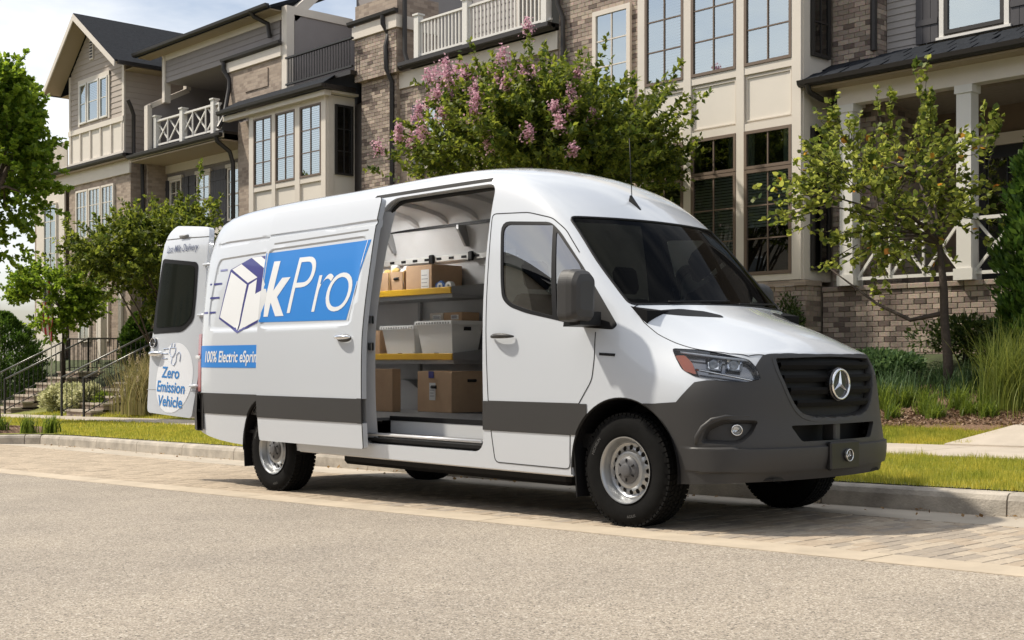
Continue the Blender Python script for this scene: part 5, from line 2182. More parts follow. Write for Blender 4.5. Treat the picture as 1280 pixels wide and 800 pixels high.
M_HGD = glass('house_glass_dark', (.50, .56, .52), 2.0)
M_MORT = mat('mortar', (.25, .21, .175), .95, noise=.15, nscale=10)
M_IRON = mat('wrought_iron', (.012, .012, .012), .5)


def brick_mat(name, per_object):
    m = mat(name, (.2, .16, .14), .9)
    n, l = m.node_tree.nodes, m.node_tree.links
    b = n['Principled BSDF']
    r = n.new('ShaderNodeValToRGB')
    r.color_ramp.interpolation = 'LINEAR'
    e = r.color_ramp.elements
    e[0].position, e[0].color = 0, (.095, .070, .058, 1)
    e[1].position, e[1].color = 1, (.36, .285, .225, 1)
    for p, c in ((.10, (.12, .088, .072)), (.2, (.19, .148, .118)), (.55, (.255, .20, .16)), (.8, (.30, .24, .19))):
        q_ = e.new(p)
        q_.color = (*c, 1)
    if per_object:
        oi = n.new('ShaderNodeObjectInfo')
        l.new(oi.outputs['Random'], r.inputs['Fac'])
    else:
        g_ = n.new('ShaderNodeNewGeometry')
        l.new(g_.outputs['Random Per Island'], r.inputs['Fac'])
    t = n.new('ShaderNodeTexCoord')
    nz_ = n.new('ShaderNodeTexNoise')
    nz_.inputs['Scale'].default_value = 28
    nz_.inputs['Detail'].default_value = 5
    l.new(t.outputs['Object'], nz_.inputs['Vector'])
    mx_ = n.new('ShaderNodeMix')
    mx_.data_type = 'RGBA'
    mx_.blend_type = 'MULTIPLY'
    mx_.inputs['Factor'].default_value = .5
    l.new(r.outputs['Color'], mx_.inputs['A'])
    l.new(nz_.outputs['Color'], mx_.inputs['B'])
    hs = n.new('ShaderNodeHueSaturation')
    hs.inputs['Value'].default_value = 1.7
    hs.inputs['Saturation'].default_value = .92
    l.new(mx_.outputs['Result'], hs.inputs['Color'])
    l.new(hs.outputs['Color'], b.inputs['Base Color'])
    bp = n.new('ShaderNodeBump')
    bp.inputs['Strength'].default_value = .4
    bp.inputs['Distance'].default_value = .01
    l.new(nz_.outputs['Fac'], bp.inputs['Height'])
    l.new(bp.outputs['Normal'], b.inputs['Normal'])
    return m


M_BRK = brick_mat('brick_mixed', False)
M_BRKO = brick_mat('brick_single', True)


def brick_far_mat():
    m = mat('brick_far', (.2, .16, .14), .9)
    n, l = m.node_tree.nodes, m.node_tree.links
    b = n['Principled BSDF']
    t = n.new('ShaderNodeTexCoord')
    sp = n.new('ShaderNodeSeparateXYZ')
    l.new(t.outputs['Object'], sp.inputs[0])
    ad = n.new('ShaderNodeMath')
    l.new(sp.outputs['X'], ad.inputs[0])
    l.new(sp.outputs['Y'], ad.inputs[1])
    cb = n.new('ShaderNodeCombineXYZ')
    l.new(ad.outputs[0], cb.inputs['X'])
    l.new(sp.outputs['Z'], cb.inputs['Y'])
    br = n.new('ShaderNodeTexBrick')
    br.inputs['Scale'].default_value = 1.0
    br.inputs['Brick Width'].default_value = .203
    br.inputs['Row Height'].default_value = .081
    br.inputs['Mortar Size'].default_value = .006
    br.inputs['Color1'].default_value = (.40, .32, .255, 1)
    br.inputs['Color2'].default_value = (.20, .15, .12, 1)
    br.inputs['Mortar'].default_value = (.32, .265, .22, 1)
    br.inputs['Bias'].default_value = -.25
    l.new(cb.outputs[0], br.inputs['Vector'])
    l.new(br.outputs['Color'], b.inputs['Base Color'])
    bp = n.new('ShaderNodeBump')
    bp.inputs['Strength'].default_value = .5
    bp.inputs['Distance'].default_value = .01
    bp.invert = True
    l.new(br.outputs['Fac'], bp.inputs['Height'])
    l.new(bp.outputs['Normal'], b.inputs['Normal'])
    return m


M_BRKF = brick_far_mat()
BW, BH, BJ = .203, .081, .009
_bm = {}


def brick_mesh(L):
    k = round(L, 2)
    if k not in _bm:
        mb = MB().bevel_box(BJ / 2, max(.02, k - BJ / 2), -.008, .05, BJ / 2, BH - BJ / 2, .004)
        me = bpy.data.meshes.new('brick')
        me.from_pydata(mb.v, [], mb.f)
        me.materials.append(M_BRKO)
        _bm[k] = me
    return _bm[k]


def brick_rows(x0, x1, z0, z1):
    out = []
    k = 0
    z = z1 - BH
    while z > z0 - BH * .6:
        x = x0 - (BW / 2 if k % 2 else 0)
        while x < x1 - .02:
            a, b = max(x, x0), min(x + BW, x1)
            if b - a > .035:
                out.append((a, b, z))
            x += BW
        z -= BH
        k += 1
    return out


def bricks_single(parent, x0, x1, y, z0, z1):
    """Each brick an object of its own (wall facing the street)."""
    for a, b, z in brick_rows(x0, x1, z0, z1):
        o = bpy.data.objects.new('brick', brick_mesh(b - a))
        C.objects.link(o)
        o.parent = parent
        pl_ = parent.matrix_basis.translation if parent.type == 'EMPTY' else Vector((0, 0, 0))
        o.location = Vector((a, y + rnd.uniform(-.003, .002), z)) - pl_


def bricks_joined(name, parent, x0, x1, y, z0, z1, face='front'):
    """Brickwork too fine to pick apart: joined bricks, mortar recessed behind."""
    mb = MB()
    for a, b, z in brick_rows(x0, x1, z0, z1):
        d = rnd.uniform(-.003, .002)
        if face == 'front':
            mb.box(a + BJ / 2, b - BJ / 2, y - .008 + d, y + .02, z + BJ / 2, z + BH - BJ / 2)
        else:                     # face +x at x = y, running along y
            mb.box(y - .02, y + .008 + d, a + BJ / 2, b - BJ / 2, z + BJ / 2, z + BH - BJ / 2)
    o = mb.build(name, M_BRK, parent, fix=False)
    o['kind'] = 'stuff'
    return o


def lap(parent, x0, x1, y, z0, z1, m, exp=.155, face='front', clip=None):
    """Lap siding, one object per board; clip(z) -> (x0, x1) trims boards under a gable."""
    z = z0
    while z < z1 - .01:
        zt = min(z + exp, z1)
        a, b = (x0, x1) if clip is None else clip(z, zt)
        if b - a > .05:
            mb = MB()
            if face == 'front':
                if clip is None:
                    P = [(a, y - .022, z), (b, y - .022, z), (b, y - .006, zt + .01), (a, y - .006, zt + .01)]
                else:
                    a2, b2 = clip(zt, zt)
                    P = [(a, y - .022, z), (b, y - .022, z), (max(b2, a2 + .01), y - .006, zt), (a2, y - .006, zt)]
                mb.prism(P, (0, .02, 0))
            else:
                P = [(y + .022, a, z), (y + .022, b, z), (y + .006, b, zt + .01), (y + .006, a, zt + .01)]
                mb.prism(P, (-.02, 0, 0))
            mb.build('siding_board', m, parent)
        z += exp


def part(name, m, parent, *boxes):
    mb = MB()
    for b in boxes:
        mb.box(*b)
    return mb.build(name, m, parent)


def window(parent, x0, x1, y, z0, z1, cols=2, rows=3, fr=.045, m=None, gl=None, back='dark', sash=None, face='front', depth=.06):
    """A window standing proud of the wall plane: frame, backing, panes, glazing bars."""
    m = m or M_WFR
    gl = gl or M_HG
    T = (lambda a, d, z: (a, y - d, z)) if face == 'front' else (lambda a, d, z: (y + d, a, z))

    def bx_(mb, a0, a1, d0, d1, z0_, z1_):
        c = [T(a0, d0, z0_), T(a1, d0, z0_), T(a1, d1, z0_), T(a0, d1, z0_), T(a0, d0, z1_), T(a1, d0, z1_), T(a1, d1, z1_), T(a0, d1, z1_)]
        mb.quad_box(c)
        return mb
    f = MB()
    bx_(f, x0, x1, 0, depth, z0, z0 + fr)
    bx_(f, x0, x1, 0, depth, z1 - fr, z1)
    bx_(f, x0, x0 + fr, 0, depth, z0 + fr, z1 - fr)
    bx_(f, x1 - fr, x1, 0, depth, z0 + fr, z1 - fr)
    wo = f.build('window', m, parent)
    a0, a1, b0, b1 = x0 + fr, x1 - fr, z0 + fr, z1 - fr
    bk = bx_(MB(), a0, a1, .002, .006, b0, b1).build('room_shade_sheet', M_ROOM, wo)
    if back == 'blind' or back == 'half':
        mb = MB()
        lo = b0 if back == 'blind' else b0 + (b1 - b0) * .45
        zz = lo
        while zz < b1 - .01:
            c = [T(a0 + .005, .009, zz + .041), T(a1 - .005, .009, zz + .041), T(a1 - .005, .024, zz), T(a0 + .005, .024, zz)]
            mb.poly(c)
            zz += .05
        o = mb.build('blind', M_BLIND, wo)
        o['kind'] = 'stuff'
    elif back == 'curtain':
        for s_ in (0, 1):
            c0 = a0 if s_ == 0 else a1 - (a1 - a0) * .16
            mb = MB()
            nn = 6
            for k in range(nn):
                u0, u1 = c0 + (a1 - a0) * .16 * k / nn, c0 + (a1 - a0) * .16 * (k + 1) / nn
                mb.poly([T(u0, .010 + .012 * (k % 2), b0), T(u1, .010 + .012 * ((k + 1) % 2), b0), T(u1, .010 + .012 * ((k + 1) % 2), b1), T(u0, .010 + .012 * (k % 2), b1)])
            mb.build('curtain', mat('curtain_pale', (.42, .45, .40), .9), wo)
    mw = .011
    for i in range(cols):
        for j in range(rows):
            c0, c1 = a0 + (a1 - a0) * i / cols, a0 + (a1 - a0) * (i + 1) / cols
            d0, d1 = b0 + (b1 - b0) * j / rows, b0 + (b1 - b0) * (j + 1) / rows
            MB().poly([T(c0, .028, d0), T(c1, .028, d0), T(c1, .028, d1), T(c0, .028, d1)]).build('pane', gl, wo, fix=False)
    for i in range(1, cols):
        c = a0 + (a1 - a0) * i / cols
        bx_(MB(), c - mw, c + mw, .026, .046, b0, b1).build('glazing_bar', m, wo)
    for j in range(1, rows):
        c = b0 + (b1 - b0) * j / rows
        bx_(MB(), a0, a1, .026, .044, c - mw, c + mw).build('glazing_bar', m, wo)
    if sash:
        c = b0 + (b1 - b0) * sash
        bx_(MB(), a0, a1, .026, .052, c - .022, c + .022).build('meeting_rail', m, wo)
    return wo


def shutter(parent, x0, x1, y, z0, z1):
    s_ = part('shutter', M_SHUT, parent, (x0, x1, y - .045, y - .015, z0, z1))
    n = 3
    for k in range(n):
        a, b = x0 + (x1 - x0) * k / n, x0 + (x1 - x0) * (k + 1) / n
        part('shutter_board', M_SHUT, s_, (a + .004, b - .004, y - .056, y - .0455, z0 + .004, z1 - .004))
    for z in (z0 + .14 * (z1 - z0), z1 - .2 * (z1 - z0)):
        part('batten', M_SHUT, s_, (x0 + .005, x1 - .005, y - .072, y - .0565, z, z + .09))
    MB().tube([((x0 + x1) / 2, y - .06, z0), ((x0 + x1) / 2 + .02, y - .08, z0 - .06), ((x0 + x1) / 2 + .05, y - .08, z0 - .07)], .010, 6).build('shutter_dog', M_IRON, s_)
    return s_


def gutter_run(parent, x0, x1, y, z):
    mb = MB()
    prof = [(0, 0), (-.05, 0), (-.10, .035), (-.115, .10), (-.105, .10), (0, .10)]
    mb.prism([(x0, y + a, z + b) for a, b in prof], (x1 - x0, 0, 0))
    return mb.build('gutter', M_GUTT, parent)


def downspout(parent, P, r=.04):
    return MB().tube(P, r, 8).build('downspout', M_GUTT, parent, 40)


def rail_x(parent, x0, x1, y, z0, z1, m, posts=(), nx=4):
    """White railing with crossed infill, posts with caps."""
    part('top_rail', m, parent, (x0, x1, y - .045, y + .045, z1 - .05, z1))
    part('bottom_rail', m, parent, (x0, x1, y - .03, y + .03, z0, z0 + .05))
    w_ = (x1 - x0) / nx
    for k in range(nx):
        a, b = x0 + k * w_, x0 + (k + 1) * w_
        MB().bar((a, y, z0 + .05), (b, y, z1 - .05), .03, .04).build('cross_bar', m, parent)
        MB().bar((a, y + .031, z1 - .05), (b, y + .031, z0 + .05), .03, .04).build('cross_bar', m, parent)
        part('stile', m, parent, (b - .015, b + .015, y - .05, y - .016, z0 + .05, z1 - .05))
    for p in posts:
        po = part('rail_post', m, parent, (p - .075, p + .075, y - .08, y + .08, z0 - .1, z1 + .10))
        part('post_cap', m, po, (p - .10, p + .10, y - .105, y + .105, z1 + .10, z1 + .14))


def balusters(parent, x0, x1, y, z0, z1, m, posts=(), gap=.115, w_=.035):
    part('top_rail', m, parent, (x0, x1, y - .04, y + .04, z1 - .045, z1))
    part('bottom_rail', m, parent, (x0, x1, y - .03, y + .03, z0, z0 + .045))
    n = int((x1 - x0) / gap)
    for k in range(1, n):
        x = x0 + (x1 - x0) * k / n
        part('baluster', m, parent, (x - w_ / 2, x + w_ / 2, y - w_ / 2, y + w_ / 2, z0 + .045, z1 - .045))
    for p in posts:
        po = part('rail_post', m, parent, (p - .075, p + .075, y - .075, y + .075, z0 - .1, z1 + .12))
        part('post_cap', m, po, (p - .10, p + .10, y - .10, y + .10, z1 + .12, z1 + .16))


def bay_front(H, xs, y, zr, m_frame=None):
    """Panelled bay front: vertical posts between window columns and rails at heights zr."""
    for a, b in xs:
        part('bay_post', M_CREAM, H, (a, b, y - .055, y, zr[0][0], zr[-1][1]))
    for a, b in zr:
        for (p0, p1), (q0, q1) in zip(xs, xs[1:]):
            part('bay_rail', M_CREAM, H, (p1 + .001, q0 - .001, y - .045, y, a, b))


# ---- house with porch (right)
hD = thing('porch_townhouse', (-2.5, 12.1, 1.2), 'brick and pale grey sided townhouse with white-columned porch', 'house')
part('wall_mass', M_MORT, hD, (-6.22, -5.42, 11.785, 14, 1.0, 9.5), (-5.42, 4.0, 12.08, 16, 5.2, 9.5), (-5.42, 4, 13.6, 16, 1.0, 5.2))
bricks_joined('brickwork', hD, -6.22, -5.42, 11.78, 5.45, 8.3)
bricks_joined('brickwork', hD, -6.22, -5.42, 11.78, 2.3, 5.3)
bricks_joined('side_brickwork', hD, 11.80, 12.08, -5.42, 5.5, 8.3, 'side')
bricks_joined('side_brickwork', hD, 11.80, 13.0, -5.415, 2.3, 5.3, 'side')
lap(hD, -5.40, 0.5, 12.075, 5.85, 8.3, M_SIDD, .105)
window(hD, -4.38, -3.42, 12.05, 6.10, 7.9, 1, 1, .06, M_WDK, M_HG, 'blind')
part('window_trim', M_WTRIM, hD, (-4.46, -4.385, 11.99, 12.05, 6.05, 8.0), (-3.415, -3.34, 11.99, 12.05, 6.05, 8.0), (-4.50, -3.30, 11.96, 12.05, 6.02, 6.06))
shutter(hD, -4.86, -4.48, 12.05, 6.02, 8.0)
shutter(hD, -3.32, -2.90, 12.05, 6.02, 8.0)
# porch: roof, gutter, soffit, beam, columns, rail
mb = MB()
mb.prism([(-6.26, 10.95, 5.52), (-6.26, 12.1, 6.02), (-6.26, 12.1, 5.92), (-6.26, 10.95, 5.44)], (10, 0, 0))
pr_ = mb.build('porch_roof', M_ROOF, hD)
for r_ in range(3):
    y0 = 10.93 + r_ * .30
    for k in range(18):
        x = -6.26 + k * .36 + (.18 if r_ % 2 else 0)
        if x > 0:
            break
        zz = 5.525 + (y0 - 10.95) * .435
        dx = rnd.uniform(.29, .345)
        MB().prism([(x, y0, zz), (x + dx, y0, zz), (x + dx, y0 + .36, zz + .165), (x, y0 + .36, zz + .165)], (0, 0, rnd.uniform(.014, .026))).build('shingle', M_ROOF, pr_)
gutter_run(hD, -6.27, 3.5, 10.96, 5.425)
part('soffit', M_SOFF, hD, (-6.2, 3.5, 10.97, 11.30, 5.395, 5.42), (-6.2, 3.5, 11.52, 13.6, 5.30, 5.34))
part('porch_beam', M_CREAM, hD, (-5.82, 3.5, 11.30, 11.52, 5.12, 5.40))
part('side_beam', M_CREAM, hD, (-5.82, -5.6, 11.53, 11.76, 5.12, 5.39))
for x in (-5.66, -3.68, -1.55):
    co = part('porch_column', M_WTRIM, hD, (x - .115, x + .115, 11.30, 11.52, 2.29, 5.12))
    part('column_base', M_WTRIM, co, (x - .15, x + .15, 11.27, 11.55, 2.282, 2.45))
    part('column_cap', M_WTRIM, co, (x - .14, x + .14, 11.28, 11.54, 5.0, 5.118))
rail_x(hD, -5.50, -3.80, 11.41, 2.36, 3.2, M_WTRIM, (), 3)
rail_x(hD, -3.56, -1.67, 11.41, 2.36, 3.2, M_WTRIM, (), 3)
part('porch_floor', mat('porch_floor_grey', (.2, .19, .18), .8), hD, (-5.4, 4, 11.62, 13.6, 2.1, 2.25))
part('porch_back_wall', M_BROWN, hD, (-5.4, 4, 13.56, 13.6, 2.25, 5.3))
dr = part('front_door', mat('door_black', (.012, .012, .012), .4), hD, (-4.6, -3.6, 13.50, 13.55, 2.26, 4.55))
part('door_frame', M_CREAM, hD, (-4.75, -4.6, 13.48, 13.55, 2.26, 4.75), (-3.6, -3.45, 13.48, 13.55, 2.26, 4.75), (-4.75, -3.45, 13.48, 13.55, 4.56, 4.75))
window(hD, -4.5, -3.7, 13.50, 2.9, 4.4, 2, 3, .05, mat('door_black', (.012, .012, .012), .4), M_HGD)
window(hD, -3.0, -1.8, 13.55, 2.9, 4.7, 2, 3, .07, M_CREAM, M_HGD)
downspout(hD, [(-5.44, 11.74, 9), (-5.44, 11.74, 6.0)], .055)
downspout(hD, [(-6.1, 10.90, 5.45), (-6.1, 10.95, 5.34), (-6.05, 11.2, 5.25), (-5.98, 11.72, 5.2), (-5.96, 11.735, 5.1), (-5.96, 11.735, 2.3)], .045)
# porch base wall of brick, every brick laid singly
gw = thing('garden_wall', (-4, 11.42, 1.0), 'grey-brown brick retaining wall under the white porch railing', 'wall')
part('mortar_core', M_MORT, gw, (-6.16, 3.0, 11.415, 11.62, .9, 2.195))
bricks_single(gw, -6.16, -2.75, 11.41, 1.14, 2.20)
bricks_joined('brickwork', gw, -2.75, 3.0, 11.41, 1.10, 2.20)
for k in range(24):
    x = -6.16 + k * .305
    MB().bevel_box(x + .004, x + .301, 11.375, 11.625, 2.20, 2.278, .008).build('coping_brick', M_BRKO, gw)

# ---- two storey panelled bay
hC = thing('bay_townhouse', (-9, 12, 1.2), 'brick townhouse with cream two-storey bay and white balustrade balcony', 'house')
BX = [(-9.72, -9.555), (-8.665, -8.50), (-7.535, -7.375), (-6.43, -6.255)]
part('side_return', M_MORT, hC, (-7.0, -6.21, 11.79, 13.9, 1.0, 9.4))
part('bay_mass', M_PANEL, hC, (-9.72, -6.256, 11.0, 11.78, 2.38, 9.4))
bay_front(hC, BX, 11.0, [(2.40, 2.50), (4.88, 5.0), (5.81, 5.94), (8.2, 8.4)])
for (p0, p1), (q0, q1) in zip(BX, BX[1:]):
    window(hC, p1 + .004, q0 - .004, 10.998, 5.945, 8.19, 2, 4, .05, M_WFR, M_HG, 'blind')
    window(hC, p1 + .004, q0 - .004, 10.998, 4.245, 4.875, 2, 1, .05, M_WFR, M_HGD, 'curtain')
    window(hC, p1 + .004, q0 - .004, 10.998, 2.505, 4.235, 2, 3, .055, M_WFR, M_HGD, 'half' if q0 > -7 or q0 < -8.4 else 'blind')
    # panel mouldings
    mb = MB()
    a, b = p1 + .03, q0 - .03
    mb.box(a, b, 10.978, 10.999, 5.04, 5.06).box(a, b, 10.978, 10.999, 5.75, 5.77)
    mb.box(a, a + .02, 10.978, 10.999, 5.061, 5.749).box(b - .02, b, 10.978, 10.999, 5.061, 5.749)
    mb.build('panel_moulding', M_CREAM, hC)
window(hC, 11.20, 11.70, -6.252, 5.98, 8.1, 2, 4, .05, M_WDK, M_HGD, face='side')
window(hC, 11.20, 11.70, -6.252, 2.55, 4.85, 2, 4, .05, M_WDK, M_HGD, face='side')
part('bay_corner_post', M_CREAM, hC, (-6.254, -6.236, 11.001, 11.16, 2.4, 9.4))
base = part('bay_base', M_MORT, hC, (-9.72, -6.20, 11.01, 11.8, 1.0, 2.30))
bricks_single(base, -7.6, -6.20, 11.0, 1.7, 2.30)
bricks_joined('brickwork', base, -9.72, -7.6, 11.0, 1.2, 2.30)
bricks_joined('side_brickwork', base, 11.0, 11.41, -6.20, 1.3, 2.30, 'side')
part('base_sill', M_BRKF, hC, (-9.74, -6.17, 10.95, 11.0, 2.30, 2.385), (-6.255, -6.17, 11.001, 11.40, 2.30, 2.385))
# brick front of the same house with balcony
part('wall_mass', M_BRKF, hC, (-18.5, -9.72, 11.62, 15, 1.0, 7.62), (-12.4, -9.72, 11.62, 15, 7.62, 9.6))
bricks_joined('brickwork', hC, -12.38, -9.74, 11.61, 5.0, 8.9)
bricks_joined('brickwork', hC, -18.45, -12.40, 11.61, 5.6, 7.20)
part('frieze', M_CREAM, hC, (-18.0, -12.4, 11.57, 11.61, 7.24, 7.60))
gutter_run(hC, -18.1, -12.4, 11.52, 7.62)
part('balcony_deck', M_GUTT, hC, (-17.2, -12.4, 11.3, 13.6, 7.66, 7.74))
balusters(hC, -16.65, -12.45, 11.46, 7.80, 8.58, M_WTRIM, (-16.65, -15.0, -12.6))
part('balcony_back_wall', M_SIDB, hC, (-17.3, -12.4, 13.6, 13.7, 7.7, 10.4))
lap(hC, -17.2, -12.4, 13.59, 7.75, 10.2, M_SIDB, .17)
part('balcony_shade_panel', M_ROOM, hC, (-15.6, -13.6, 13.52, 13.56, 7.76, 9.9))  # dark panel on the wall, painted as a shaded opening
part('opening_trim', M_CREAM, hC, (-15.75, -15.6, 13.48, 13.56, 7.76, 10.0), (-13.6, -13.45, 13.48, 13.56, 7.76, 10.0))
window(hC, -11.42, -10.45, 11.60, 5.6, 7.75, 2, 4, .09, M_CREAM, M_HG)
window(hC, -16.55, -15.75, 11.60, 5.3, 6.75, 2, 2, .10, M_CREAM, M_HG)
shutter(hC, -17.0, -16.6, 11.60, 5.2, 6.8)
shutter(hC, -15.7, -15.3, 11.60, 5.2, 6.8)
downspout(hC, [(-12.32, 11.50, 9.6), (-12.32, 11.50, 8.1), (-12.2, 11.53, 7.8), (-12.2, 11.53, 2.0)], .05)
# chimney-like brick pier at its left with two downspouts
part('pier', M_BRKF, hC, (-18.95, -17.35, 11.40, 12.6, 7.6, 9.35), (-18.85, -17.5, 11.52, 12.6, 1.0, 7.6))
bricks_joined('brickwork', hC, -18.95, -17.35, 11.39, 7.62, 8.55)
bricks_joined('brickwork', hC, -18.84, -17.5, 11.51, 4.8, 7.55)
part('pier_cap', M_CREAM, hC, (-19.0, -17.3, 11.34, 12.6, 8.58, 8.86))
gutter_run(hC, -19.1, -17.25, 11.36, 8.88)
downspout(hC, [(-17.75, 11.30, 8.9), (-17.75, 11.30, 8.72), (-17.70, 11.42, 8.5), (-17.68, 11.33, 8.2), (-17.68, 11.35, 7.7), (-17.62, 11.46, 7.4), (-17.62, 11.46, 2)], .055)
downspout(hC, [(-17.2, 11.5, 9.2), (-17.2, 11.5, 8.0), (-17.1, 11.5, 7.75)], .055)

# ---- middle house: bay with metal-railed balcony, shuttered wing with crossed railing
hB = thing('shuttered_townhouse', (-24, 12, 1.2), 'grey townhouse with cream bay, charcoal shutters and cross-braced balcony rail', 'house')
part('bay_mass', M_PANEL, hB, (-22.95, -19.53, 11.02, 11.8, 1.0, 7.36))
BB = [(-22.95, -22.74), (-21.88, -21.72), (-20.84, -20.63), (-19.72, -19.53)]
bay_front(hB, BB, 11.02, [(4.4, 4.55), (5.36, 5.49), (7.20, 7.36)])
for (p0, p1), (q0, q1) in zip(BB, BB[1:]):
    window(hB, p1 + .004, q0 - .004, 11.018, 5.495, 7.195, 2, 3, .045, M_WFR, M_HG, 'blind')
window(hB, 11.22, 11.72, -19.526, 5.5, 7.15, 2, 3, .045, M_WDK, M_HGD, face='side')
part('bay_side_post', M_CREAM, hB, (-19.528, -19.505, 11.03, 11.18, 4.4, 7.36))
part('bay_cornice', M_CREAM, hB, (-24.0, -19.35, 10.82, 11.0, 7.30, 7.42), (-19.52, -19.30, 11.0, 11.75, 7.37, 7.42))
mb = MB()
mb.prism([(-24.05, 10.72, 7.53), (-19.25, 10.72, 7.53), (-19.55, 11.3, 7.86), (-24.05, 11.3, 7.86)], (0, 0, .03))
mb.build('bay_roof', M_ROOF, hB)
gutter_run(hB, -24.05, -19.22, 10.75, 7.43)
part('bay_side_gutter', M_GUTT, hB, (-19.32, -19.2, 10.75, 11.6, 7.43, 7.53))
balusters(hB, -21.66, -18.85, 11.25, 7.92, 8.62, M_IRON, (), .11, .018)
part('wall_mass', M_SIDB, hB, (-29.6, -18.86, 12.05, 16, 1.0, 7.3), (-24.2, -22.96, 11.42, 12.1, 1.0, 7.4), (-21.7, -18.86, 13.4, 16, 7.3, 10.6))
part('brick_column', M_BRKF, hB, (-24.15, -22.96, 11.36, 11.42, 1.0, 7.35))
part('pier_panel_body', M_BRKF, hB, (-24.62, -22.0, 11.32, 12.6, 7.86, 8.72))
fr_ = part('pier_panel', M_BRKF, hB, (-23.7, -22.6, 11.295, 11.319, 8.08, 8.55))
part('pier_cornice', M_CREAM, hB, (-24.68, -21.94, 11.26, 12.6, 8.72, 8.98))
gutter_run(hB, -24.75, -21.9, 11.27, 8.99)
part('balcony_floor', M_GUTT, hB, (-22, -18.86, 11.2, 13.4, 7.75, 7.85), (-29.3, -24.2, 10.95, 14, 7.05, 7.12))
# balcony recess behind metal rail
lap(hB, -21.6, -18.9, 13.39, 7.85, 10.4, M_SIDB, .17)
part('recess_shade_panel', M_ROOM, hB, (-20.6, -19.1, 13.30, 13.36, 7.86, 9.9))  # no real opening: near-black panel in place of its shade
part('recess_trim', M_CREAM, hB, (-20.78, -20.6, 13.26, 13.36, 7.86, 10.1), (-21.95, -21.72, 11.3, 11.52, 7.86, 9.75), (-21.95, -21.72, 11.3, 13.3, 9.75, 9.95))
mb = MB()
mb.prism([(-22.0, 11.3, 9.7), (-22.0, 12.6, 10.9), (-22.0, 12.9, 10.9), (-22.0, 11.6, 9.6)], (.25, 0, 0)).build('raking_trim', M_CREAM, hB)
part('parapet_wall', M_SIDB, hB, (-21.98, -21.75, 11.55, 13.4, 7.9, 9.75))
# wing: lower shuttered wall
lap(hB, -29.5, -24.2, 12.04, 4.8, 6.75, M_SIDB, .16)
for x0 in (-30.0 + .9, -27.55, -25.85):
    pass
for x0, x1 in ((-29.05, -28.35), (-27.45, -26.7), (-25.75, -25.05)):
    window(hB, x0, x1, 12.015, 4.95, 6.4, 2, 4, .06, M_CREAM, M_HG, 'half', .5)
    part('window_head', M_CREAM, hB, (x0 - .06, x1 + .06, 11.93, 12.01, 6.405, 6.50))
    shutter(hB, x0 - .48, x0 - .06, 12.015, 4.9, 6.42)
    shutter(hB, x1 + .06, x1 + .48, 12.015, 4.9, 6.42)
part('wing_soffit', M_SOFF, hB, (-29.4, -24.2, 10.9, 12.05, 6.86, 6.90))
part('wing_frieze', M_CREAM, hB, (-29.4, -24.2, 11.96, 12.02, 6.62, 6.855))
part('wing_fascia', M_CREAM, hB, (-29.4, -24.16, 10.88, 10.95, 6.93, 7.05))
gutter_run(hB, -29.4, -24.1, 10.87, 6.94)
rail_x(hB, -28.25, -24.7, 11.15, 7.22, 7.95, M_WTRIM, (-28.25, -26.7, -25.0), 5)
part('balcony_back_wall', M_SIDB, hB, (-29.6, -24.2, 13.9, 14.0, 7.1, 9.9))
part('balcony_shade_panel', M_ROOM, hB, (-27.6, -25.2, 13.8, 13.88, 7.12, 9.2))  # flat near-black panel stands for the shaded interior
part('opening_trim', M_CREAM, hB, (-27.8, -27.6, 13.76, 13.88, 7.12, 9.4), (-27.6, -25.2, 13.76, 13.88, 9.2, 9.4))
# upper header wall and roof of the wing
lap(hB, -28.2, -22.2, 11.42, 9.05, 9.82, M_SIDB, .15)
part('header_mass', M_SIDB, hB, (-28.2, -22.2, 11.43, 14.0, 9.05, 9.9))
part('corner_trim', M_CREAM, hB, (-28.35, -28.2, 11.36, 11.55, 8.5, 9.9), (-28.35, -22.1, 11.38, 11.42, 9.68, 9.86))
mb = MB()
mb.prism([(-29.2, 10.95, 9.93), (-29.2, 14.0, 11.2), (-29.2, 14.0, 11.05), (-29.2, 10.95, 9.86)], (7.3, 0, 0)).build('roof', M_ROOF, hB)
part('eave_soffit', M_SOFF, hB, (-29.1, -22, 11.0, 11.38, 9.84, 9.87))
gutter_run(hB, -29.25, -22.0, 10.97, 9.88)
# stepped side parapet between the wings
mb = MB()
mb.prism([(-28.6, 11.1, 7.1), (-28.6, 11.1, 8.35), (-28.6, 12.2, 8.95), (-28.6, 12.2, 9.9), (-28.6, 14, 9.9), (-28.6, 14, 7.1)], (.14, 0, 0)).build('side_parapet', M_SIDB, hB)
MB().bar((-28.53, 11.05, 8.38), (-28.53, 12.25, 9.0), .2, .14).bar((-28.53, 11.02, 7.1), (-28.53, 11.02, 8.40), .2, .14, (0, 1, 0)).bar((-28.53, 12.25, 9.0), (-28.53, 12.25, 9.9), .2, .14, (0, 1, 0)).build('parapet_trim', M_CREAM, hB)
downspout(hB, [(-24.35, 10.82, 6.98), (-24.35, 10.85, 6.85), (-24.3, 11.2, 6.6), (-24.3, 11.3, 6.3), (-24.3, 11.3, 1.5)], .06)
downspout(hB, [(-24.62, 11.2, 9.0), (-24.62, 11.2, 8.8), (-24.5, 11.3, 8.55), (-24.45, 11.27, 8.3), (-24.42, 11.1, 7.5), (-24.35, 10.9, 7.2)], .06)
downspout(hB, [(-22.8, 10.9, 9.95), (-22.75, 11.0, 9.8), (-22.6, 11.3, 9.65), (-22.55, 11.33, 9.3)], .06)

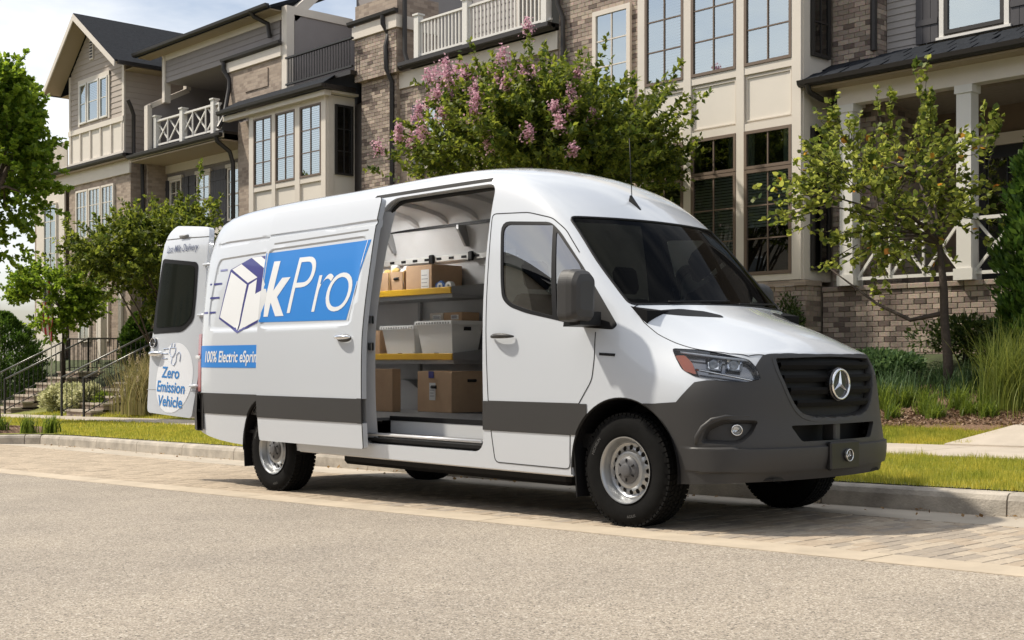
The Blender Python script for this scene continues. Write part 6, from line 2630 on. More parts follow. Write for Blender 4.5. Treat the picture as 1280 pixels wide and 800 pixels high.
# ---- gabled house (far left)
hA = thing('gabled_townhouse', (-32, 12, 1.2), 'taupe gabled townhouse with dark shingle roof above a brick storey', 'house')
GX0, GX1, GA = -33.85, -30.02, -32.2
part('gable_mass', M_SIDA, hA, (GX0 + .02, GX1 - .02, 11.05, 17, 7.0, 10.05))
mb = MB()
mb.prism([(GX0 + .02, 11.06, 10.05), (GX1 - .02, 11.06, 10.05), (GA, 11.06, 11.50)], (0, 5.9, 0)).build('gable_end', M_SIDA, hA)
sl = (11.5 - 10.05)


def gclip(z, zt):
    if z < 10.05:
        return GX0 + .1, GX1 - .1
    t = (z - 10.05) / sl
    return GX0 + (GA - GX0) * t, GX1 + (GA - GX1) * t


lap(hA, GX0, GX1, 11.045, 8.32, 11.42, M_SIDA, .165, clip=gclip)
lap(hA, 11.06, 14.0, GX1 - .02, 6.9, 10.02, M_SIDA, .165, face='side')
part('corner_board', M_CREAM, hA, (GX1 - .13, GX1 + .005, 11.0, 11.05, 7.2, 10.05), (GX0, GX0 + .10, 11.0, 11.05, 7.2, 10.05))
part('belt_trim', M_CREAM, hA, (GX0, GX1, 10.97, 11.03, 8.18, 8.33), (GX0, GX1, 10.975, 11.03, 7.18, 7.30))
for x in np.linspace(GX0 + .12, GX1 - .14, 6):
    part('batten', M_CREAM, hA, (x - .04, x + .04, 10.985, 11.03, 7.301, 8.179))
part('batten_panel', M_PANEL, hA, (GX0, GX1, 11.03, 11.05, 7.2, 8.2))
for x0, x1 in ((-33.03, -32.52), (-32.43, -31.68), (-31.59, -31.07)):
    window(hA, x0, x1, 11.02, 8.45, 9.68, 1, 2, .05, M_WTRIM, M_HG, 'half')
part('window_casing', M_CREAM, hA, (-33.14, -33.04, 10.985, 11.02, 8.4, 9.8), (-31.06, -30.96, 10.985, 11.02, 8.4, 9.8), (-33.14, -30.96, 10.98, 11.02, 9.69, 9.82))
vt = part('gable_vent', M_CREAM, hA, (-32.32, -32.08, 10.98, 11.03, 10.35, 10.98))
for k in range(6):
    part('louvre', M_SHUT, vt, (-32.29, -32.11, 10.972, 10.979, 10.40 + k * .09, 10.45 + k * .09))
# roof with deep rakes
pit = sl / (GA - GX0)
pitr = sl / (GX1 - GA)
for s_, xe, pt in ((-1, GX0, pit), (1, GX1, pitr)):
    ex = xe + s_ * .62
    ez = 10.05 - .62 * pt
    mb = MB()
    mb.prism([(GA, 10.42, 11.62), (ex, 10.42, ez + .10), (ex, 17.5, ez + .10), (GA, 17.5, 11.62)], (0, 0, .05))
    mb.build('roof_slope', M_ROOF, hA)
    mb = MB()
    mb.prism([(GA, 10.44, 11.61), (ex, 10.44, ez + .09), (ex, 11.0, ez + .09), (GA, 11.0, 11.61)], (0, 0, -.05))
    mb.build('rake_soffit', M_SOFF, hA)
    mb = MB()
    mb.prism([(GA, 10.40, 11.64), (ex, 10.40, ez + .12), (ex, 10.40, ez - .06), (GA, 10.40, 11.44)], (0, .035, 0))
    mb.build('rake_board', M_CREAM, hA)
    part('eave_gutter', M_GUTT, hA, (min(ex, ex + s_ * .1), max(ex, ex + s_ * .1), 10.5, 17.4, ez + .02, ez + .13))
    part('eave_soffit', M_SOFF, hA, (min(xe, ex), max(xe, ex), 11.001, 17, ez + .005, ez + .02))
# brick storey below
part('wall_mass', M_BRKF, hA, (-34.0, -29.75, 11.08, 17, 1.0, 7.1), (-37.5, -34.0, 11.4, 17, 1.0, 7.1))
part('side_brick', M_BRKF, hA, (-29.75, -29.3, 11.4, 13, 1.0, 6.9))
part('frieze', M_CREAM, hA, (-35.6, -29.7, 11.02, 11.08, 6.62, 7.0))
gutter_run(hA, -36, -29.6, 10.86, 7.05)
part('eave_board', M_SOFF, hA, (-36, -29.65, 10.86, 11.05, 7.0, 7.04))
part('low_roof', M_ROOF, hA, (-36, -29.62, 10.80, 11.4, 7.152, 7.175))
for x0, x1 in ((-33.40, -32.56), (-32.50, -31.66), (-31.60, -30.76)):
    window(hA, x0, x1, 11.075, 4.9, 6.42, 3, 3, .06, M_CREAM, M_HG, 'blind')
part('corner_panel', M_CREAM, hA, (-36.4, -34.2, 11.0, 11.05, 1.0, 6.6))
window(hA, -35.7, -34.7, 11.0, 4.0, 6.2, 2, 4, .06, M_CREAM, M_HG)
balusters(hA, -36.0, GX0 - .05, 11.0, 7.22, 8.05, M_CREAM, (-35.95,), .09, .05)
downspout(hA, [(-29.55, 10.9, 8.7), (-29.55, 11.0, 8.5), (-29.6, 11.1, 8.3), (-29.6, 11.1, 7.2), (-29.45, 11.3, 6.9), (-29.45, 11.36, 2)], .06)
part('porch_posts', M_CREAM, hA, (-30.9, -30.7, 10.6, 10.8, 1.2, 3.6), )
window(hA, -33.2, -32.4, 11.07, 1.7, 3.3, 2, 3, .08, M_CREAM, M_HG)
window(hA, -31.9, -31.1, 11.07, 1.7, 3.3, 2, 3, .08, M_CREAM, M_HG)
part('entry_trim', M_CREAM, hA, (-30.4, -30.2, 11.0, 11.07, 1.2, 3.7), (-30.4, -29.75, 11.0, 11.07, 3.7, 3.9))
window(hB, -28.9, -28.2, 12.0, 1.8, 3.6, 2, 3, .09, M_CREAM, M_HG)
window(hB, -27.3, -26.6, 12.0, 1.8, 3.6, 2, 3, .09, M_CREAM, M_HG)
part('entry_column', M_CREAM, hB, (-27.95, -27.7, 11.3, 11.55, 1.3, 4.4))
part('entry_beam', M_CREAM, hB, (-29.3, -24.3, 11.3, 11.55, 4.4, 4.7))

# ---- houses across the street (behind the camera; seen mirrored in the van's glass)
for k, (x, col, wdt, lbl) in enumerate(((-47, (.30, .26, .23), 13, 'grey-brown house across the street'), (-30, (.42, .36, .29), 13, 'tan gabled house across the street'), (-14, (.24, .21, .20), 13, 'brown gabled house across the street'),
                                         (3, (.36, .33, .30), 12, 'pale stone house across the street'), (20, (.30, .26, .22), 12, 'taupe house across the street'))):
    h = thing('opposite_house', (x, -22, gz(x)), lbl, 'house')
    m_ = mat('opposite_wall_%d' % k, col, .8, noise=.1, nscale=2)
    part('wall', m_, h, (x - wdt / 2, x + wdt / 2, -32, -21, -1, 11.0))
    mb = MB()
    mb.prism([(x - wdt / 2 - .5, -20.4, 10.9), (x - wdt / 2 - .5, -26.5, 14.8), (x - wdt / 2 - .5, -32.6, 10.9)], (wdt + 1, 0, 0)).build('roof', M_ROOF, h)
    mb = MB()
    mb.prism([(x - 2.5, -20.2, 10.2), (x, -20.2, 13.6), (x + 2.5, -20.2, 10.2)], (0, -4, 0)).build('dormer', m_, h)
    for dx in (-4, -1.2, 1.6, 4.2):
        for z in (1.4, 4.4, 7.2):
            fr_ = MB().box(x + dx - .6, x + dx + .6, -20.99, -20.9, z, z + 1.6).build('window', M_WTRIM, h)
            MB().box(x + dx - .5, x + dx + .5, -20.9, -20.87, z + .1, z + 1.5).build('pane', mat('far_pane', (.03, .04, .05), .05, coat=1), fr_)
# ------------------------------------------------------------------ PLANTING
def leaf_mesh(name, P, A, L, W, m, parent, g_, k=4, cup=.18):
    """One face per leaf: base P, direction A, length L, half width W."""
    n = len(P)
    A = A / np.maximum(1e-9, np.linalg.norm(A, axis=1))[:, None]
    R = g_.normal(size=(n, 3)) * .55 + np.array([0, 0, 1.0])
    Sd = np.cross(A, R)
    Sd /= np.maximum(1e-9, np.linalg.norm(Sd, axis=1))[:, None]
    N = np.cross(Sd, A)
    L = L[:, None]
    W = W[:, None]
    if k == 4:
        prof = [(0, 0, 0), (.45, 1, cup), (1, 0, -.1), (.45, -1, cup)]
    else:
        prof = [(0, 0, 0), (.22, .85, .1), (.6, .9, .12), (1, 0, -.08), (.6, -.9, .12), (.22, -.85, .1)]
    V = np.stack([P + A * L * a + Sd * W * b + N * W * c for a, b, c in prof], 1)
    o = np_mesh(name, V.reshape(-1, 3), np.arange(n * len(prof)).reshape(-1, len(prof)), m, parent)
    return o


def lobed(g_, n, c, r, lobes, spread=.72, lr=(.32, .5), zbias=.1):
    """Lobe centres spread through an ellipsoid crown."""
    d = g_.normal(size=(lobes, 3))
    d[:, 2] += zbias
    d /= np.linalg.norm(d, axis=1)[:, None]
    rad = g_.uniform(.35, 1, lobes) ** .6 * spread
    Cn = np.array(c) + d * rad[:, None] * np.array(r)
    Rr = g_.uniform(*lr, lobes)
    return Cn, Rr


def shoots(g_, Cn, Rr, r, ns, seg, length, up=.6, droop=0.0, out_c=None):
    """Polyline shoots starting inside lobes and growing out and up; returns (ns, seg, 3)."""
    k = g_.choice(len(Cn), ns, p=Rr ** 2 / np.sum(Rr ** 2))
    d = g_.normal(size=(ns, 3))
    d /= np.linalg.norm(d, axis=1)[:, None]
    start = Cn[k] + d * (Rr[k][:, None] * np.array(r) * g_.uniform(.1, .75, ns)[:, None])
    o = start - np.array(out_c)
    o /= np.maximum(.2, np.linalg.norm(o, axis=1))[:, None]
    v = o * .8 + d * .5 + np.array([0, 0, up]) + g_.normal(size=(ns, 3)) * .25
    v /= np.linalg.norm(v, axis=1)[:, None]
    L = g_.uniform(*length, ns)
    pts = [start]
    for s_ in range(1, seg):
        v = v + g_.normal(size=(ns, 3)) * .10 + np.array([0, 0, -droop])
        v /= np.linalg.norm(v, axis=1)[:, None]
        pts.append(pts[-1] + v * (L / (seg - 1))[:, None])
    return np.stack(pts, 1)


def on_shoots(g_, S_, per):
    """Leaf positions and directions along shoots."""
    ns, seg, _ = S_.shape
    t = g_.uniform(0, 1, (ns, per)) ** .8 * (seg - 1.001)
    i = t.astype(int)
    f = (t - i)[..., None]
    a = np.take_along_axis(S_, i[..., None].repeat(3, 2), 1)
    b = np.take_along_axis(S_, (i + 1)[..., None].repeat(3, 2), 1)
    P = a + (b - a) * f
    T = (b - a)
    T = T / np.maximum(1e-9, np.linalg.norm(T, axis=2))[..., None]
    R = g_.normal(size=T.shape)
    R /= np.linalg.norm(R, axis=2)[..., None]
    A = T * .45 + R * .9 + np.array([0, 0, .1])
    return P.reshape(-1, 3), A.reshape(-1, 3)


def limbs(parent, name, m, base, forks, Cn, r0, g_, n_tw=None, r1=.012):
    """Tapered trunk(s) to the fork points and a limb to every lobe centre, as one wood mesh."""
    mb = MB()
    F = [np.array(f) for f in forks]
    b = np.array(base)
    for i, f in enumerate(F):
        mid = (b + f) / 2 + g_.normal(size=3) * .05
        st_ = b + np.array([g_.normal() * r0 * .8, g_.normal() * r0 * .8, -.15])
        mb.tube([st_, b * .75 + mid * .25 + np.array([0, 0, .0]), mid, f], [r0 * 1.25, r0, r0 * .85, r0 * .7], 9)
    for c in Cn:
        f = min(F, key=lambda q_: np.linalg.norm(q_ - c) + abs(q_[2] - c[2]) * .2)
        d = c - f
        p1 = f + d * .35 + np.array([0, 0, .10 * np.linalg.norm(d)]) + g_.normal(size=3) * .05
        p2 = f + d * .7 + np.array([0, 0, .06 * np.linalg.norm(d)]) + g_.normal(size=3) * .06
        mb.tube([f, p1, p2, c], [r0 * .55, r0 * .38, r0 * .24, r1], 6)
    return mb.build(name, m, parent, True)


def twigs(name, S_, m, parent, r=.006, pick=1.0, g_=None):
    mb = MB()
    for s_ in S_:
        if g_ is not None and g_.random() > pick:
            continue
        mb.tube(list(s_), [r, r * .85, r * .6, r * .4][:len(s_)] if len(s_) <= 4 else r, 4, False)
    return mb.build(name, m, parent, True, fix=False)


M_BARK = mat('bark_grey_brown', (.10, .075, .055), .9, noise=.35, nscale=12, bump=.6, bscale=30)
M_BARKD = mat('bark_dark', (.055, .042, .034), .9, noise=.35, nscale=12, bump=.6, bscale=30)
M_LM = leaf_mat('leaf_myrtle', (.03, .062, .010), (.19, .23, .03), .48)
M_LR = leaf_mat('leaf_redbud', (.035, .07, .010), (.30, .34, .065), .5)
M_LL = leaf_mat('leaf_linden', (.07, .14, .012), (.21, .30, .03), .5)
M_LC = leaf_mat('leaf_cypress', (.025, .07, .010), (.085, .155, .02), .3)
M_LS = leaf_mat('leaf_shrub', (.02, .045, .012), (.07, .10, .02), .3)
M_LY = leaf_mat('leaf_yellow_white', (.28, .30, .14), (.55, .55, .34), .35)
M_PINK = leaf_mat('myrtle_flower', (.36, .18, .23), (.60, .40, .45), .35)
M_OG = leaf_mat('ornamental_grass', (.075, .115, .02), (.22, .25, .05), .35)
M_OG2 = leaf_mat('ornamental_grass_pale', (.12, .13, .035), (.40, .34, .16), .35)
M_LIR = leaf_mat('liriope_leaf', (.05, .095, .012), (.19, .25, .035), .4)
M_JUN = leaf_mat('juniper_leaf', (.035, .08, .03), (.10, .17, .06), .25)


def panicles(name, tips, m, parent, g_, n=130, rr=(.085, .085, .12), sz=.042):
    P = []
    for t in tips:
        d = g_.normal(size=(n, 3)) * np.array(rr) * .55
        d[:, :2] *= (1 - .35 * np.clip(d[:, 2:3] / rr[2], -1, 1))
        P.append(np.array(t) + d * g_.uniform(.7, 1.25) + np.array([0, 0, .03]))
    P = np.concatenate(P)
    A = g_.normal(size=P.shape)
    o = leaf_mesh(name, P, A, g_.uniform(.7, 1.4, len(P)) * sz, g_.uniform(.35, .6, len(P)) * sz, m, parent, g_)
    o['kind'] = 'stuff'
    return o


def myrtle(base, c, r, label, seed, ns, per, flowers, lsz, lobes=26, lr=(.28, .46), leaders=0):
    g_ = np.random.default_rng(seed)
    t = thing('crepe_myrtle', base, label, 'tree')
    Cn, Rr = lobed(g_, 0, c, r, lobes, .74, lr)
    fk = [np.array(base) + (np.array(c) - np.array(base)) * .45 + g_.normal(size=3) * np.array([.35, .35, .1]) for _ in range(4)]
    limbs(t, 'trunk', M_BARK, base, fk, Cn, .055, g_)
    S_ = shoots(g_, Cn, Rr, r, ns, 4, (.45, .95), .75, .02, c)
    if leaders:           # long arching shoots that break the outline
        top = Cn[Cn[:, 2] > c[2] - .2 * r[2]]
        S2 = shoots(g_, top, np.full(len(top), .45), r, leaders, 4, (.9, 1.5), 1.1, .05, c)
        S_ = np.concatenate([S_, S2, S2])
    twigs('twigs', S_, M_BARK, t, .005, .5, g_)['kind'] = 'stuff'
    P, A = on_shoots(g_, S_, per)
    L = g_.uniform(.7, 1.25, len(P)) * lsz
    cr_ = leaf_mesh('crown', P, A, L, L * .30, M_LM, t, g_)
    cr_['kind'] = 'stuff'
    if flowers:
        tips = S_[:, -1]
        o = tips - np.array(c)
        sc_ = (o[:, 2] / r[2]) * .12 - o[:, 1] / r[1] * .55 - (o[:, 0] / r[0]) * .32 + g_.normal(size=len(tips)) * .6 - (np.linalg.norm(o / np.array(r), axis=1) < .9) * .8
        idx = np.argsort(-sc_)[:flowers]
        panicles('flowers', tips[idx], M_PINK, t, g_)
    return t


myrtle((-9.6, 8.5, bank_z(-9.6, 8.5)), (-9.6, 8.5, 4.38), (2.65, 2.3, 1.3), 'crepe myrtle with pink flowers behind the white van', 11, 1350, 40, 62, .10, 42, (.26, .42), 60)
# two long shoots rising above the crown
myrtle((-23.3, 8.9, bank_z(-23.3, 8.9)), (-24.1, 8.9, 3.55), (2.4, 1.9, 1.35), 'bushy multi-stemmed crepe myrtle without flowers in front of the shuttered house', 12, 900, 36, 0, .125, 34, (.24, .40), 30)


def redbud():
    g_ = np.random.default_rng(21)
    base = (-2.62, 9.0, bank_z(-2.62, 9.0) - .02)
    t = thing('redbud_tree', base, 'slender young tree with round yellow-green leaves before the brick retaining wall', 'tree')
    c, r = (-3.72, 9.05, 3.35), (1.5, 1.1, 1.15)
    Cn, Rr = lobed(g_, 0, c, r, 20, .82, (.24, .40), 0)
    mb = MB()
    b = np.array(base)
    tr = [b + np.array([0, 0, -.1]), b + np.array([-.03, 0, .5]), b + np.array([-.08, 0, 1.0]), b + np.array([-.10, .02, 1.4]), b + np.array([-.16, .02, 2.0]), b + np.array([-.45, 0, 2.9])]
    mb.tube(tr, [.085, .062, .055, .052, .036, .015], 10)
    F = [tr[2], tr[3], tr[4], tr[5]]
    for q_ in Cn:
        f = min(F, key=lambda a: np.linalg.norm(a - q_) + max(0, a[2] - q_[2] + .1) * 2)
        d = q_ - f
        mb.tube([f, f + d * .35 + np.array([0, 0, .08]), f + d * .7 + np.array([0, 0, .06]), q_], [.030, .022, .014, .008], 6)
    # low limb sweeping towards the house bay
    mb.tube([tr[2] + np.array([0, 0, .1]), tr[2] + np.array([-.45, -.05, .02]), tr[2] + np.array([-.95, -.05, .25]), tr[2] + np.array([-1.7, 0, .75])], [.034, .028, .02, .008], 7)
    mb.build('trunk', M_BARKD, t, True)
    S1 = shoots(g_, Cn, Rr, r, 330, 4, (.3, .75), .55, .04, c)
    # upright leaders
    tops = []
    for x, y, z0, z1 in ((-4.35, 8.9, 3.9, 4.75), (-3.55, 9.0, 4.0, 4.75), (-3.15, 9.1, 4.1, 5.0), (-2.15, 9.1, 3.6, 4.25), (-3.0, 9.05, 4.0, 4.6)):
        for k in range(3):
            p0 = np.array([x, y, z0]) + g_.normal(size=3) * .05
            p1 = np.array([x + .05, y, z1]) + g_.normal(size=3) * .08
            tops.append([p0, p0 + (p1 - p0) * .33 + g_.normal(size=3) * .02, p0 + (p1 - p0) * .66, p1])
    S_ = np.concatenate([S1, np.array(tops)])
    twigs('twigs', S_, M_BARKD, t, .006)['kind'] = 'stuff'
    P, A = on_shoots(g_, S_, 17)
    P2, A2 = on_shoots(g_, np.array(tops), 22)
    P, A = np.concatenate([P, P2]), np.concatenate([A, A2])
    L = g_.uniform(.05, .10, len(P))
    o = leaf_mesh('crown', P, A, L, L * .46, M_LR, t, g_, 6)
    o['kind'] = 'stuff'
    y_ = g_.choice(len(P), 45)
    L = g_.uniform(.07, .11, len(y_))
    o = leaf_mesh('turning_leaves', P[y_] + g_.normal(size=(len(y_), 3)) * .03, A[y_], L, L * .45, leaf_mat('leaf_turning', (.40, .26, .03), (.48, .20, .03), .4), t, g_, 6)
    o['kind'] = 'stuff'


redbud()


def street_tree(base, c, r, label, seed, ns, per, lsz, m, bark=M_BARK, lobes=26, k=6, tr=.08):
    g_ = np.random.default_rng(seed)
    t = thing('street_tree', base, label, 'tree')
    Cn, Rr = lobed(g_, 0, c, r, lobes, .78, (.26, .42))
    fk = [np.array([base[0], base[1], c[2] - r[2] * .75]), np.array([base[0] + .1, base[1], c[2] - r[2] * .3])]
    limbs(t, 'trunk', bark, base, fk, Cn, tr, g_)
    S_ = shoots(g_, Cn, Rr, r, ns, 4, (.35, .75), .45, .03, c)
    twigs('twigs', S_, bark, t, .006, .6, g_)['kind'] = 'stuff'
    P, A = on_shoots(g_, S_, per)
    L = g_.uniform(.7, 1.25, len(P)) * lsz
    o = leaf_mesh('crown', P, A, L, L * .42, m, t, g_, k)
    o['kind'] = 'stuff'
    return t


street_tree((-21.9, 4.2, bank_z(-21.9, 4.2)), (-22.5, 4.2, 5.5), (1.65, 1.6, 2.45), 'tall bright green street tree standing in the kerbside verge', 31, 900, 34, .115, M_LL)
street_tree((-28.5, 8.5, bank_z(-28.5, 8.5)), (-28.9, 8.5, 2.75), (1.7, 1.3, .95), 'small light green tree growing beside the front steps', 32, 420, 30, .10, M_LL, M_BARKD, 18, 6, .04)


def cypress(x, y, r, h, label, seed):
    g_ = np.random.default_rng(seed)
    z0 = bank_z(x, y)
    t = thing('cypress', (x, y, z0), label, 'tree')
    MB().tube([(x, y, z0 - .1), (x, y, z0 + h * .9)], [.06, .01], 8).build('trunk', M_BARKD, t, True)
    n = 13000
    u = g_.uniform(0, 1, n)
    a = g_.uniform(0, 2 * math.pi, n)
    prof = np.interp(u, [0, .12, .5, .8, 1], [.55, .95, 1, .62, .08]) * r
    prof *= 1 + .16 * np.sin(a * 5 + u * 19) + .14 * np.sin(a * 3 - u * 33) + .10 * np.sin(a * 9 + u * 50)
    rad = prof * g_.uniform(.72, 1.02, n)
    P = np.stack([x + np.cos(a) * rad, y + np.sin(a) * rad, z0 + .05 + u * h], 1)
    A = np.stack([np.cos(a) * .6, np.sin(a) * .6, np.full(n, 1.0)], 1) + g_.normal(size=(n, 3)) * .35
    L = g_.uniform(.07, .16, n)
    o = leaf_mesh('crown', P, A, L, L * .22, M_LC, t, g_)
    o['kind'] = 'stuff'
    return t


cypress(-1.62, 9.55, .52, 3.25, 'columnar dark green cypress beside the brick retaining wall', 41)
cypress(-33.4, 8.8, 1.1, 2.6, 'broad dark evergreen shrub at the foot of the gabled house', 42)
cypress(-27.7, 10.3, .42, 1.5, 'small dark topiary beside the front steps', 43)


def tuft(name, x, y, n, length, label, cat, m, seed, width=.006, arch=1.0, group=None, plume=0, spread=.08):
    """Clump of arching blades."""
    g_ = np.random.default_rng(seed)
    z0 = bank_z(x, y)
    t = thing(name, (x, y, z0), label, cat, group)
    a = g_.uniform(0, 2 * math.pi, n)
    L = g_.uniform(.6, 1.05, n) * length
    le = g_.uniform(.15, 1.0, n) * arch
    b0 = np.stack([x + g_.normal(size=n) * spread, y + g_.normal(size=n) * spread, np.full(n, z0 - .02)], 1)
    seg = 5
    V = []
    hd = np.stack([np.cos(a), np.sin(a), np.zeros(n)], 1)
    sd_ = np.stack([-np.sin(a), np.cos(a), np.zeros(n)], 1)
    p = b0.copy()
    for k in range(seg + 1):
        th = le * (k / seg) * 1.6
        w_ = width * (1 - .85 * (k / seg) ** 1.5)
        V.append(np.stack([p - sd_ * w_, p + sd_ * w_], 1))
        p = p + (hd * np.sin(th)[:, None] + np.array([0, 0, 1]) * np.cos(th)[:, None]) * (L / seg)[:, None]
    V = np.stack(V, 1)          # n, seg+1, 2, 3
    base_i = (np.arange(n) * (seg + 1) * 2)[:, None, None]
    kk = np.arange(seg)[None, :, None] * 2
    F = base_i + kk + np.array([0, 1, 3, 2])[None, None, :]
    o = np_mesh('blades', V.reshape(-1, 3), F.reshape(-1, 4), m, t)
    o['kind'] = 'stuff'
    if plume:
        tips = V[g_.choice(n, plume), -1].mean(1)
        panicles('plumes', tips, leaf_mat('plume_tan', (.36, .29, .19), (.55, .47, .33), .3), t, g_, 40, (.03, .03, .12), .022)
    return t


tuft('ornamental_grass', -1.55, 8.55, 900, 1.15, 'large arching ornamental grass at the foot of the cypress', 'grass clump', M_OG, 51, .005, 1.35, None, 0, .18)
tuft('ornamental_grass', -1.0, 8.25, 450, .75, 'mid-size arching ornamental grass beside the front walk', 'grass clump', M_OG, 52, .005, 1.1, None, 0, .14)
tuft('ornamental_grass', -22.2, 8.0, 1500, 1.45, 'tall pale ornamental grass with plumes behind the open rear door', 'grass clump', M_OG2, 53, .010, .95, None, 30, .34)
tuft('ornamental_grass', -20.8, 8.3, 500, 1.2, 'shorter pale ornamental grass behind the open rear door', 'grass clump', M_OG2, 54, .009, .8, None, 8, .2)
g2 = np.random.default_rng(77)
ORD = ['first', 'second', 'third', 'fourth', 'fifth', 'sixth', 'seventh', 'eighth', 'ninth', 'tenth', 'eleventh', 'twelfth', 'thirteenth']
for k in range(13):
    x = -5.3 + k * .31 + g2.uniform(-.06, .06)
    y = 7.98 + g2.uniform(-.10, .14) + (.22 if k % 2 else 0)
    tuft('liriope', x, y, 170, .32, 'low strappy green clump on the mulch edge, %s from the concrete front walk' % ORD[12 - k], 'plant', M_LIR, 100 + k, .007, 1.35, 'liriope clumps edging the mulch bed', 0, .05)
for k in range(8):
    x = -3.2 + k * .33 + g2.uniform(-.06, .06)
    y = 8.5 + g2.uniform(-.15, .15)
    tuft('liriope', x, y, 190, .42, 'taller strappy clump between mulch edge and young tree, %s from the cypress' % ORD[7 - k], 'plant', M_LIR, 130 + k, .007, 1.3, 'taller liriope clumps in the mulch bed', 0, .06)
for k in range(6):
    tuft('liriope', -18.0 + k * .42 + g2.uniform(-.05, .05), 1.7 + .22 * k + g2.uniform(-.1, .1), 130, .38, 'strappy clump in the kerbside build-out bed, %s from the straight kerb' % ORD[5 - k], 'plant', M_LIR, 160 + k, .011, 1.1,
         'liriope clumps in the kerb build-out', 0, .06)


def shrub(name, c, r, n, label, m, seed, lsz=.05, cat='shrub', k=4, group=None):
    g_ = np.random.default_rng(seed)
    z0 = bank_z(c[0], c[1])
    t = thing(name, (c[0], c[1], z0), label, cat, group)
    cc_ = (c[0], c[1], z0 + r[2] * .75)
    Cn, Rr = lobed(g_, 0, cc_, r, 14, .7, (.3, .5), .3)
    kx = g_.choice(14, n)
    d = g_.normal(size=(n, 3))
    d /= np.linalg.norm(d, axis=1)[:, None]
    P = Cn[kx] + d * (Rr[kx][:, None] * np.array(r) * g_.uniform(.6, 1.05, n)[:, None])
    P[:, 2] = np.maximum(P[:, 2], z0 + .01)
    A = d + np.array([0, 0, .5]) + g_.normal(size=(n, 3)) * .4
    L = g_.uniform(.7, 1.3, n) * lsz
    o = leaf_mesh('foliage', P, A, L, L * .32, m, t, g_, k)
    o['kind'] = 'stuff'
    mb = MB()
    for q_ in Cn[:8]:
        mb.tube([(c[0], c[1], z0 - .05), tuple((np.array([c[0], c[1], z0]) + q_) / 2), tuple(q_)], [.015, .010, .005], 5)
    mb.build('stems', M_BARKD, t, True)
    return t


shrub('juniper', (-4.6, 9.8, 0), (1.3, .8, .22), 9000, 'low spreading blue-green juniper against the brick retaining wall', M_JUN, 61, .075)
shrub('juniper', (-6.3, 9.7, 0), (1.1, .8, .2), 6000, 'low spreading juniper below the brick bay base', M_JUN, 62, .075)
shrub('rosemary', (-3.2, 10.4, 0), (.75, .45, .42), 3500, 'dark twiggy shrub behind the slender young tree', M_LS, 63, .06)
shrub('rosemary', (-2.4, 10.2, 0), (.55, .45, .45), 3000, 'dark twiggy shrub between young tree and cypress', M_LS, 64, .06)
shrub('boxwood', (-6.35, 10.75, 0), (.35, .3, .62), 2200, 'small dark shrub at the corner of the brick bay base', M_LS, 65, .05)
for k, (x, y, rr_) in enumerate(((-26.6, 7.95, .55), (-25.7, 7.9, .5), (-27.6, 8.0, .5))):
    shrub('flowering_shrub', (x, y, 0), (rr_, .5, .42), 2600, 'creamy white blooming shrub, ' + ('middle one of three between the two flights of steps', 'nearest the steps of the shuttered house', 'nearest the steps of the gabled house')[k], M_LY, 70 + k, .10, 'shrub', 4, 'creamy shrubs by the steps')
shrub('boxwood', (-25.0, 8.0, 0), (.4, .35, .28), 1500, 'small green mound in front of the creamy shrubs', M_LIR, 75, .09)
shrub('hedge_shrub', (-19.2, 8.9, 0), (1.2, .7, .8), 5000, 'dark leafy shrub beside the tall pale grass', M_LS, 76, .09)

# bark chips strewn over the beds
def chips(name, n, box, seed, sz=.03):
    g_ = np.random.default_rng(seed)
    x, y = g_.uniform(box[0], box[1], n), g_.uniform(box[2], box[3], n)
    z = np.array([bank_z(a, b) for a, b in zip(x, y)]) + .05 + g_.uniform(0, .02, n)
    A = g_.normal(size=(n, 3)) * np.array([1, 1, .3])
    o = leaf_mesh(name, np.stack([x, y, z], 1), A, g_.uniform(.5, 1.6, n) * sz, g_.uniform(.2, .5, n) * sz, leaf_mat('bark_chip', (.10, .055, .03), (.33, .22, .14), .05), None, g_)
    o['kind'] = 'stuff'


for k in range(16):
    tuft('liriope', -5.6 + (k % 8) * .52 + g2.uniform(-.12, .12), 8.85 + .45 * (k // 8) + g2.uniform(-.12, .12), 190, .46, 'arching dark green clump before the brick wall, %s row, %s from the cypress' % ('lower' if k < 8 else 'upper', ORD[7 - k % 8]), 'plant', M_JUN, 200 + k, .007, 1.2, 'dark grassy clumps on the bank', 0, .10)
chips('bark_chips', 9000, (-5.5, -.95, 7.62, 8.5), 81, .035)
chips('bark_chips', 2500, (-20.5, -16.6, 1.0, 3.2), 82, .05)

# fallen leaves and grit in the gutter and on the lane
g_ = np.random.default_rng(90)
n = 260
x = g_.uniform(-15, 4, n)
y = np.array([pline(KF, a) for a in x]) - np.abs(g_.normal(size=n)) * .16 - .02
z = gz(x) + .008
A = g_.normal(size=(n, 3)) * np.array([1, 1, .15])
L = g_.uniform(.012, .045, n)
o = leaf_mesh('fallen_leaves', np.stack([x, y, z], 1), A, L, L * .4, leaf_mat('dry_leaf', (.16, .085, .03), (.36, .24, .10), .1), None, g_)
o['kind'] = 'stuff'

